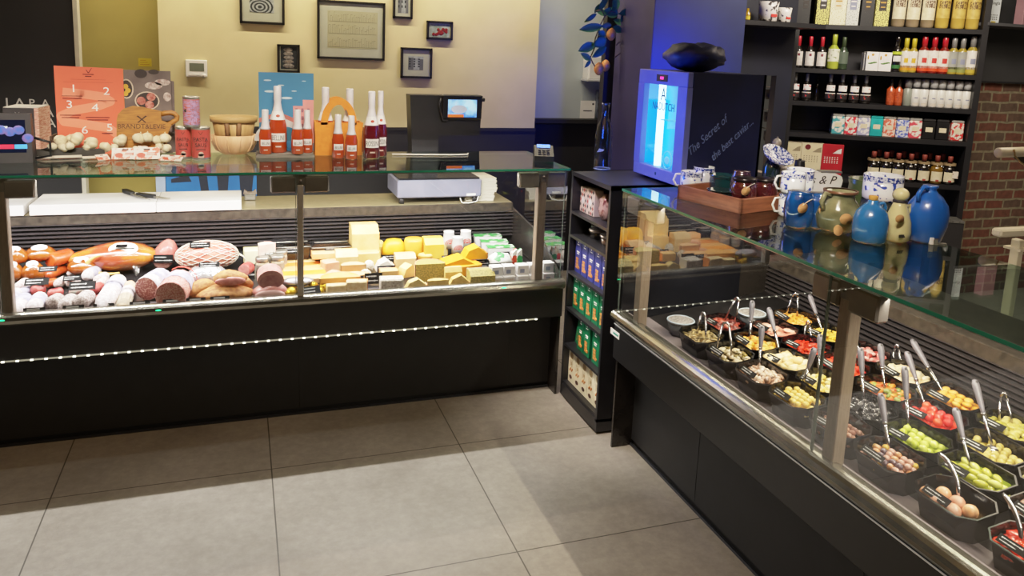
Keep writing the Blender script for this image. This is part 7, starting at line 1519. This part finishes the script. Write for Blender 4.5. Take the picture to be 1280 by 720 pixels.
# fourth row: tins
z = SHZ[3]
TINS = [('white tin with teal and brown flowers', ('e4e2da', '4aa0aa', 26)), ('white tin with red poppies', ('ece6de', 'd83a4a', 36)), ('white tin with pale blue sketch', ('e8e6e4', 'a6a8c8', 30)), ('plain turquoise tin', ('28b2b4', '229fa2', 8)), ('red and pink collage tin', ('d86a54', 'e8cfc0', 40)), ('blue and white tile tin', ('d4d8e4', '5a6cc0', 60)), ('white tin with big bright flowers', ('ece4da', 'd84a5a', 26)), ('plain black tin, left of the pair', ('19191b', '131315', 8)), ('plain black tin, right of the pair', ('19191b', '131315', 8)), ('red, white and green checked tin', ('e4ddd2', 'd03434', 40))]
for i, ((nm, (a, b_, sc)), px) in enumerate(zip(TINS, (1047.5, 1063.5, 1079.5, 1095.5, 1111.5, 1128, 1144, 1161, 1178, 1196.5))):
    u, k = su(px, 158+i, .05); W, H_ = 14.6*k, 25.5*k
    t = thing('tea_tin', nm+' on the fourth shelf', 'tin', sl(u, .05, z), -PI/6, 'decorated tea tins')
    part('tin', MB().box((-W/2, 0, 0), (W/2, W*.9, H_*.86), .004), mat('tin_%d' % i if i != 8 else 'tin_7', a, .35, col2=b_, scale=sc, lo=.46, hi=.52, detail=1), t)
    part('lid', MB().box((-W*.49, .002, H_*.86), (W*.49, W*.89, H_), .006), mat('tin_lid_pale', 'b8b8b4', .35, .3) if i not in (3, 7, 8) else (mat('tin_3', a, .35) if i == 3 else mat('tin_lid_dark', '3a3a3c', .35, .3)), t)
    part('label', MB().box((-W*.28, -.001, H_*.36), (W*.28, 0, H_*.58)), CREAML, t)
# fifth row: balsamic cartons, vinegar bottles
z = SHZ[2]
def deco_bals(ink, seal):
    def f(t, W, H_):
        e = MB()
        for r in range(4): 
            for c_ in range(6): e.box((-W*.38+W*.12*c_, -.001, H_*(.42+.055*r)), (-W*.38+W*.12*c_+W*.05, 0, H_*(.445+.055*r)))
        e.box((-W*.2, -.001, H_*.08), (W*.2, 0, H_*.105)).add([(W*.0, -.001, H_*.72), (W*.4, -.001, H_*.72), (W*.4, -.001, H_*.88), (W*.24, -.001, H_*.84)], [(0, 1, 2, 3)])
        part('lettering', e, ink, t)
        if seal: part('round_seal', MB().disc((-W*.22, -.0016, H_*.87), W*.13), mat('maroon_seal', '6a1c24', .5), t)
    return f
BC = mat('cream_balsamic_carton', 'e4d9b4', .5, col2='dccfa6', scale=8); BR = mat('red_balsamic_carton', 'b81c2a', .45, col2='a41624', scale=8)
sbox(989, 198, 24.5, 41, z, 'cream balsamic vinegar carton, left one without seal', BC, d=.04, deco=deco_bals(mat('brown_grey_ink', '9a8d70', .6), False), group='balsamic cartons')
sbox(1014.5, 199, 26, 41, z, 'cream balsamic vinegar carton with round maroon seal', BC, d=.035, deco=deco_bals(mat('brown_grey_ink', '9a8d70', .6), True), group='balsamic cartons')
sbox(1040, 200, 25, 41, z, 'bright red balsamic vinegar carton', BR, d=.03, deco=deco_bals(LABW, False), group='balsamic cartons')
VP = [(.85, 0), (1, .03), (1, .5), (.85, .6), (.35, .68), (.32, .8)]
for r in (1, 0):
    for i, px in enumerate((1090.5, 1106, 1121.5, 1137.5, 1154, 1170.5, 1186.5)):
        if r and i == 6: continue
        am = (not r) and i == 5
        kv = ('amber' if am else 'vinegar', VP, mat('amber_vinegar', '7a5a1c', .12, coat=.7) if am else DGLASS, (.40, .78), mat('red_wood_cap', '8a3a30', .5) , [('label', .1, .44, CREAML, 1.05), ('seal', .1, .16, mat('red_seal', 'a83a34', .6), .25), ('neck', .68, .76, mat('tan_neck', 'a08a66', .6), PI*.98)])
        if r: kv = ('vinegar_back',)+kv[1:5]+([],)
        u_t = 'vinegar bottle with cream label, %s in the front row of seven' % ORD[i] if not r else 'vinegar bottle standing in the rear row, behind the %s one' % ORD[i]
        t = sbottle(px+(6 if r else 0), 212, 14.5, 35, z, u_t, kv, d=.17 if r else .06, group='vinegar bottles')
        if not r and i == 6: part('hang_tag', MB().box((.012, -.042, .05), (.05, -.040, .10)), mat('pale_tag', 'ddd3c4', .6, col2='8d6a5a', scale=60, lo=.3, hi=.36), t, 'pale hanging tag')
P = sl(*[su(1184, 290, -.08)[0]], -.08, 0) if False else shp(1184, 306, -.22); k = mpp(P)
solo('black_bin', 'black box with silver edge standing low before the shelf unit, right of the blue jug', 'box', MB().box((-18*k, 0, -.55), (16*k, .16, 29*k)), CHAR, P, -PI/6)
part('silver_edge', MB().box((-18*k, -.004, 28.5*k), (16*k, .164, 31*k)), mat('silver_edge', '7f7f7c', .4, .5, col2='4f4f4c', scale=60), bpy.data.objects['black_bin'], 'silver edge strip')
u, k = su(1166, 246, .12); solo('red_packet', 'small reddish packet on the shelf under the vinegar bottles', 'packet', MB().box((-.03, 0, 0), (.03, .05, .10), .004), mat('dull_red_packet', '8a2a30', .5, col2='5a1a20', scale=30), sl(u, .12, SHZ[1]+.001), -PI/6)
# ledge left of the unit, with oil bottles and painted cups
zl = aty(955, 26, 4.42).z; a = aty(925, 26, 4.42); b_ = aty(988, 26, 4.42)
struct('trim_9', MB().box((a.x-.2, 4.42, zl-.03), (3.79, 4.72, zl)), SHM)
P = aty(930, 12, 4.47); k = mpp(P)
for i, (px, h) in enumerate(((930, 40), (937.5, 15))):
    P = aty(px, 22, 4.47); R = 3.6*k; t = thing('oil_bottle', ['tall yellow oil bottle at the left end of the upper ledge', 'short yellow oil bottle beside the tall one on the upper ledge'][i], 'bottle', Vector((P.x, 4.5, zl)))
    part('glass', MB().lathe([(R*.9, 0), (R, .006), (R, h*k*.6), (R*.5, h*k*.75), (R*.4, h*k)], 14), mat('yellow_oil_bottle', 'b08a1c', .15, col2='8a6a10', coat=.6), t); part('label', MB().lathe([(R*1.02, h*k*.1), (R*1.02, h*k*.35)], 14, cap=False), mat('yellow_label', 'e0c83c', .5), t)
for i, px in enumerate((963, 983)):
    P = aty(px, 22, 4.50); R = (12 if i == 0 else 9)*k; t = thing('painted_cup', ['wide white and black painted cup on the upper ledge', 'smaller white painted cup right of the wide one on the ledge'][i], 'cup', Vector((P.x, 4.53, zl)))
    part('cup', MB().lathe([(R*.8, 0), (R*.95, .01), (R, R*1.3), (R*1.08, R*2.1), (R*.98, R*2.1), (R*.9, .02), (.001, .02)], 20), mat('white_black_paint', 'dedad6', .3, col2='3a3434', scale=28, lo=.40, hi=.44), t); part('red_stroke', MB().box((-R*.3, -R*1.03, R*.5), (R*.4, -R*.9, R*.8)), EMB, t)
# dark things hanging in the niche
for i, (px, py) in enumerate(((960, 146), (960, 170), (962, 118))):
    P = aty(px, py, 4.95); k = mpp(P); t = thing('hanging_mug', 'black mug on a hook in the niche behind the fridge, %s' % ['middle one', 'lower one', 'upper one'][i], 'mug', P, 0, 'mugs on hooks in the niche')
    part('mug', MB().lathe([(4.5*k, -6*k), (5.5*k, -3*k), (5.5*k, 6*k), (5*k, 6*k)], 14), BLACK, t); part('handle', MB().tube([(5*k, 0, 4*k), (9*k, 0, 3*k), (9*k, 0, -3*k), (5*k, 0, -4*k)], 1*k, 6), BLACK, t)
    part('hook', MB().tube([(0, .0, 6*k), (0, .0, 9*k), (0, (5.0-4.95)+.06, 9*k)], .8*k, 5), STEEL, t)
# right: ledge with a printed carton on the grey panel
zr = aty(1255, 29, 4.12).z; a = aty(1237, 29, 4.12)
struct('trim_10', MB().box((a.x, 4.12, zr-.02), (8, BY-.03, zr)), mat('ledge_grey', '4a4b4e', .5))
P = aty(1242.5, 26, 4.2); k = mpp(P); t = thing('printed_carton', 'tall pale carton with lowercase lettering on the upper right ledge', 'carton', Vector((P.x, 4.2, zr)), -.2)
part('carton', MB().box((-7.5*k, 0, 0), (6.5*k, .07, 44*k)), mat('pale_cool_carton', 'cfd6d8', .5, col2='c2cacd', scale=8), t); text('jingla', 5.5*k, DKI, t, (-.5*k, -.001, 23*k))
e = MB(); rg = random.Random(1)
for r in range(3):
    for c_ in range(4): e.disc((-5*k+2.6*k*c_, -.001, 5*k+2.6*k*r), .8*k, 8)
part('dot_print', e, DKI, t); part('yellow_base', MB().box((-4*k, .01, -.0), (2*k, -.001, 2.5*k)), YC, t)
P = aty(1281, 20, 4.2); solo('pink_carton', 'pinkish carton at the right edge of the upper ledge', 'carton', MB().box((-.02, 0, 0), (.1, .07, .26), .002), mat('dusty_pink', 'a07880', .5), Vector((P.x+.005, 4.2, zr)))
# cream stand at the right edge
yS = 2.35; P = aty(1262, 191, yS); k = mpp(P); CRW = mat('cream_enamel', 'ddd2b4', .35, col2='d2c6a6', scale=8, emit=.04)
t = thing('slicer_stand', 'cream enamel slicing machine reaching in at the right edge', 'slicer', (P.x, yS, 0))
def s2(px, py): Q = aty(px, py, yS); return (Q.x-P.x, Q.z)
a = s2(1247, 191); b_ = s2(1300, 189); part('handle_rod', MB().tube([(a[0], 0, a[1]), (a[0]+.004, 0, a[1]), (b_[0], 0, b_[1])], [5.5*k, 6.3*k, 6.3*k], 14), CRW, t)
g = [s2(*q) for q in ((1262, 186), (1263, 194), (1270, 202), (1284, 212))]; part('guard_wire', MB().tube([(x, -.02, z) for x, z in g], 1.2*k, 6), mat('brass_edge', 'c0a878', .3, .5), t)
g = [s2(*q) for q in ((1264, 188), (1266, 196), (1290, 214), (1290, 190))]; part('guard_plate', MB().prismy(g, .0, .006), mat('dark_brown_guard', '4a4034', .5), t)
a = s2(1246, 291); b_ = s2(1300, 291); part('table_plate', MB().box((a[0], -.02, a[1]-5*k), (b_[0], .03, a[1]+5*k), .008), CRW, t)
a = s2(1280, 302); part('leg', MB().box((a[0], .02, .0), (a[0]+.035, .06, a[1]), .004), CRW, t); part('leg_foot', MB().box((a[0]-4*k, .0, a[1]-14*k), (a[0]+.05, .08, a[1]-11*k)), CRW, t)

# ------------------------------------------------------------------ light
w = bpy.data.worlds.new('room_light'); SC.world = w; w.use_nodes = True
w.node_tree.nodes['Background'].inputs[0].default_value = (.62, .56, .46, 1); w.node_tree.nodes['Background'].inputs[1].default_value = .07
def area(name, loc, rot, sx, sy, power, col, spread=PI):
    l = bpy.data.lights.new(name, 'AREA'); l.shape = 'RECTANGLE'; l.size = sx; l.size_y = sy; l.energy = power; l.color = lin(col) if isinstance(col, str) else col; l.spread = spread
    o = bpy.data.objects.new(name, l); COL.objects.link(o); o.location = loc; o.rotation_euler = rot; return o
def point(name, loc, power, col, r=.05):
    l = bpy.data.lights.new(name, 'POINT'); l.energy = power; l.color = lin(col); l.shadow_soft_size = r; o = bpy.data.objects.new(name, l); COL.objects.link(o); o.location = loc; return o
# light strips under the glass tops of the counters
area('counter_strip_left', (-.4, FY+.35, GZ-.012), (0, 0, 0), 3.7, .012, 94, 'fff6f2')
area('counter_strip_right', (RX+.35, 1.6, GZ-.012), (0, 0, PI/2), 2.6, .012, 40, 'ffeccf')
area('counter_front_left', (-.4, FY+.03, GZ-.02), (math.radians(35), 0, 0), 3.7, .02, 16, 'fff4ea')
area('counter_front_right', (RX+.03, 1.6, GZ-.02), (math.radians(35), 0, -PI/2), 2.6, .02, 8, 'fff4ea')
# wall washer over the back wall
area('wall_washer', (.7, WY-.55, 2.88), (math.radians(25), 0, 0), 3.4, .02, 64, 'ffedcb')
# warm ceiling panels over the customer side
area('ceiling_panel', (-.3, 1.2, 2.9), (0, 0, 0), 3, 2.2, 17, 'ffbe60')
area('ceiling_panel', (4.0, 2.6, 2.9), (0, 0, 0), 1.6, 1.6, 44, 'ffe8cc')
area('shelf_spot', (3.6, 3.3, 2.85), (math.radians(45), 0, math.radians(-35)), .8, .2, 42, 'fff0dc')
# added blue lamps clear of the fridge, standing in for its glow
area('fridge_front_fill', (FX-.42, (FY0+FY1)/2, RTOP+.30), (0, -PI/2, 0), .25, .25, 5, '2a62ff')
area('column_front_fill', (2.45, 3.75, 1.62), (PI/2, 0, 0), .3, .3, 6, '0a3cff', math.radians(110))
point('column_side_fill', (2.2, 3.8, 1.6), 1.3, '1238ff', .12)
# unseen lamp added to brighten the goods on the left glass top
area('top_goods_fill', (-.1, 2.2, 2.85), (math.radians(50), 0, 0), 2.8, .12, 10, 'fff0dc', math.radians(30))
rj = area('crockery_fill', (.7, 1.0, 2.85), (0, 0, 0), .5, .2, 3.6, 'fff2e0', math.radians(34)); rj.rotation_euler = Vector((1.25, 1.3, -1.55)).to_track_quat('-Z', 'Y').to_euler()  # unseen lamp added to lift the dim crockery
ro = area('rack_fill', (.3, 2.9, 2.85), (0, 0, 0), .3, .3, 5, 'fff0dc', math.radians(32)); ro.rotation_euler = Vector((1.25, .35, -2.2)).to_track_quat('-Z', 'Y').to_euler()  # unseen lamp added to brighten the rack boxes

SC.view_settings.view_transform = 'Standard'; SC.view_settings.look = 'None'; SC.view_settings.exposure = 0; SC.view_settings.gamma = 1
SC.view_settings.use_curve_mapping = True
cmp_ = SC.view_settings.curve_mapping; WL = 4.0; cmp_.white_level = (WL, WL, WL); cmp_.extend = 'HORIZONTAL'
cv = cmp_.curves[3]
for x, y in ((.1, .115), (.25, .27), (.5, .47), (.9, .68), (1.5, .83), (2.4, .93)): cv.points.new(x/WL, y)
cmp_.update()
cy = SC.cycles
cy.transparent_max_bounces = 24; cy.max_bounces = 8; cy.sample_clamp_indirect = 4; cy.use_denoising = True; cy.caustics_reflective = False; cy.caustics_refractive = False
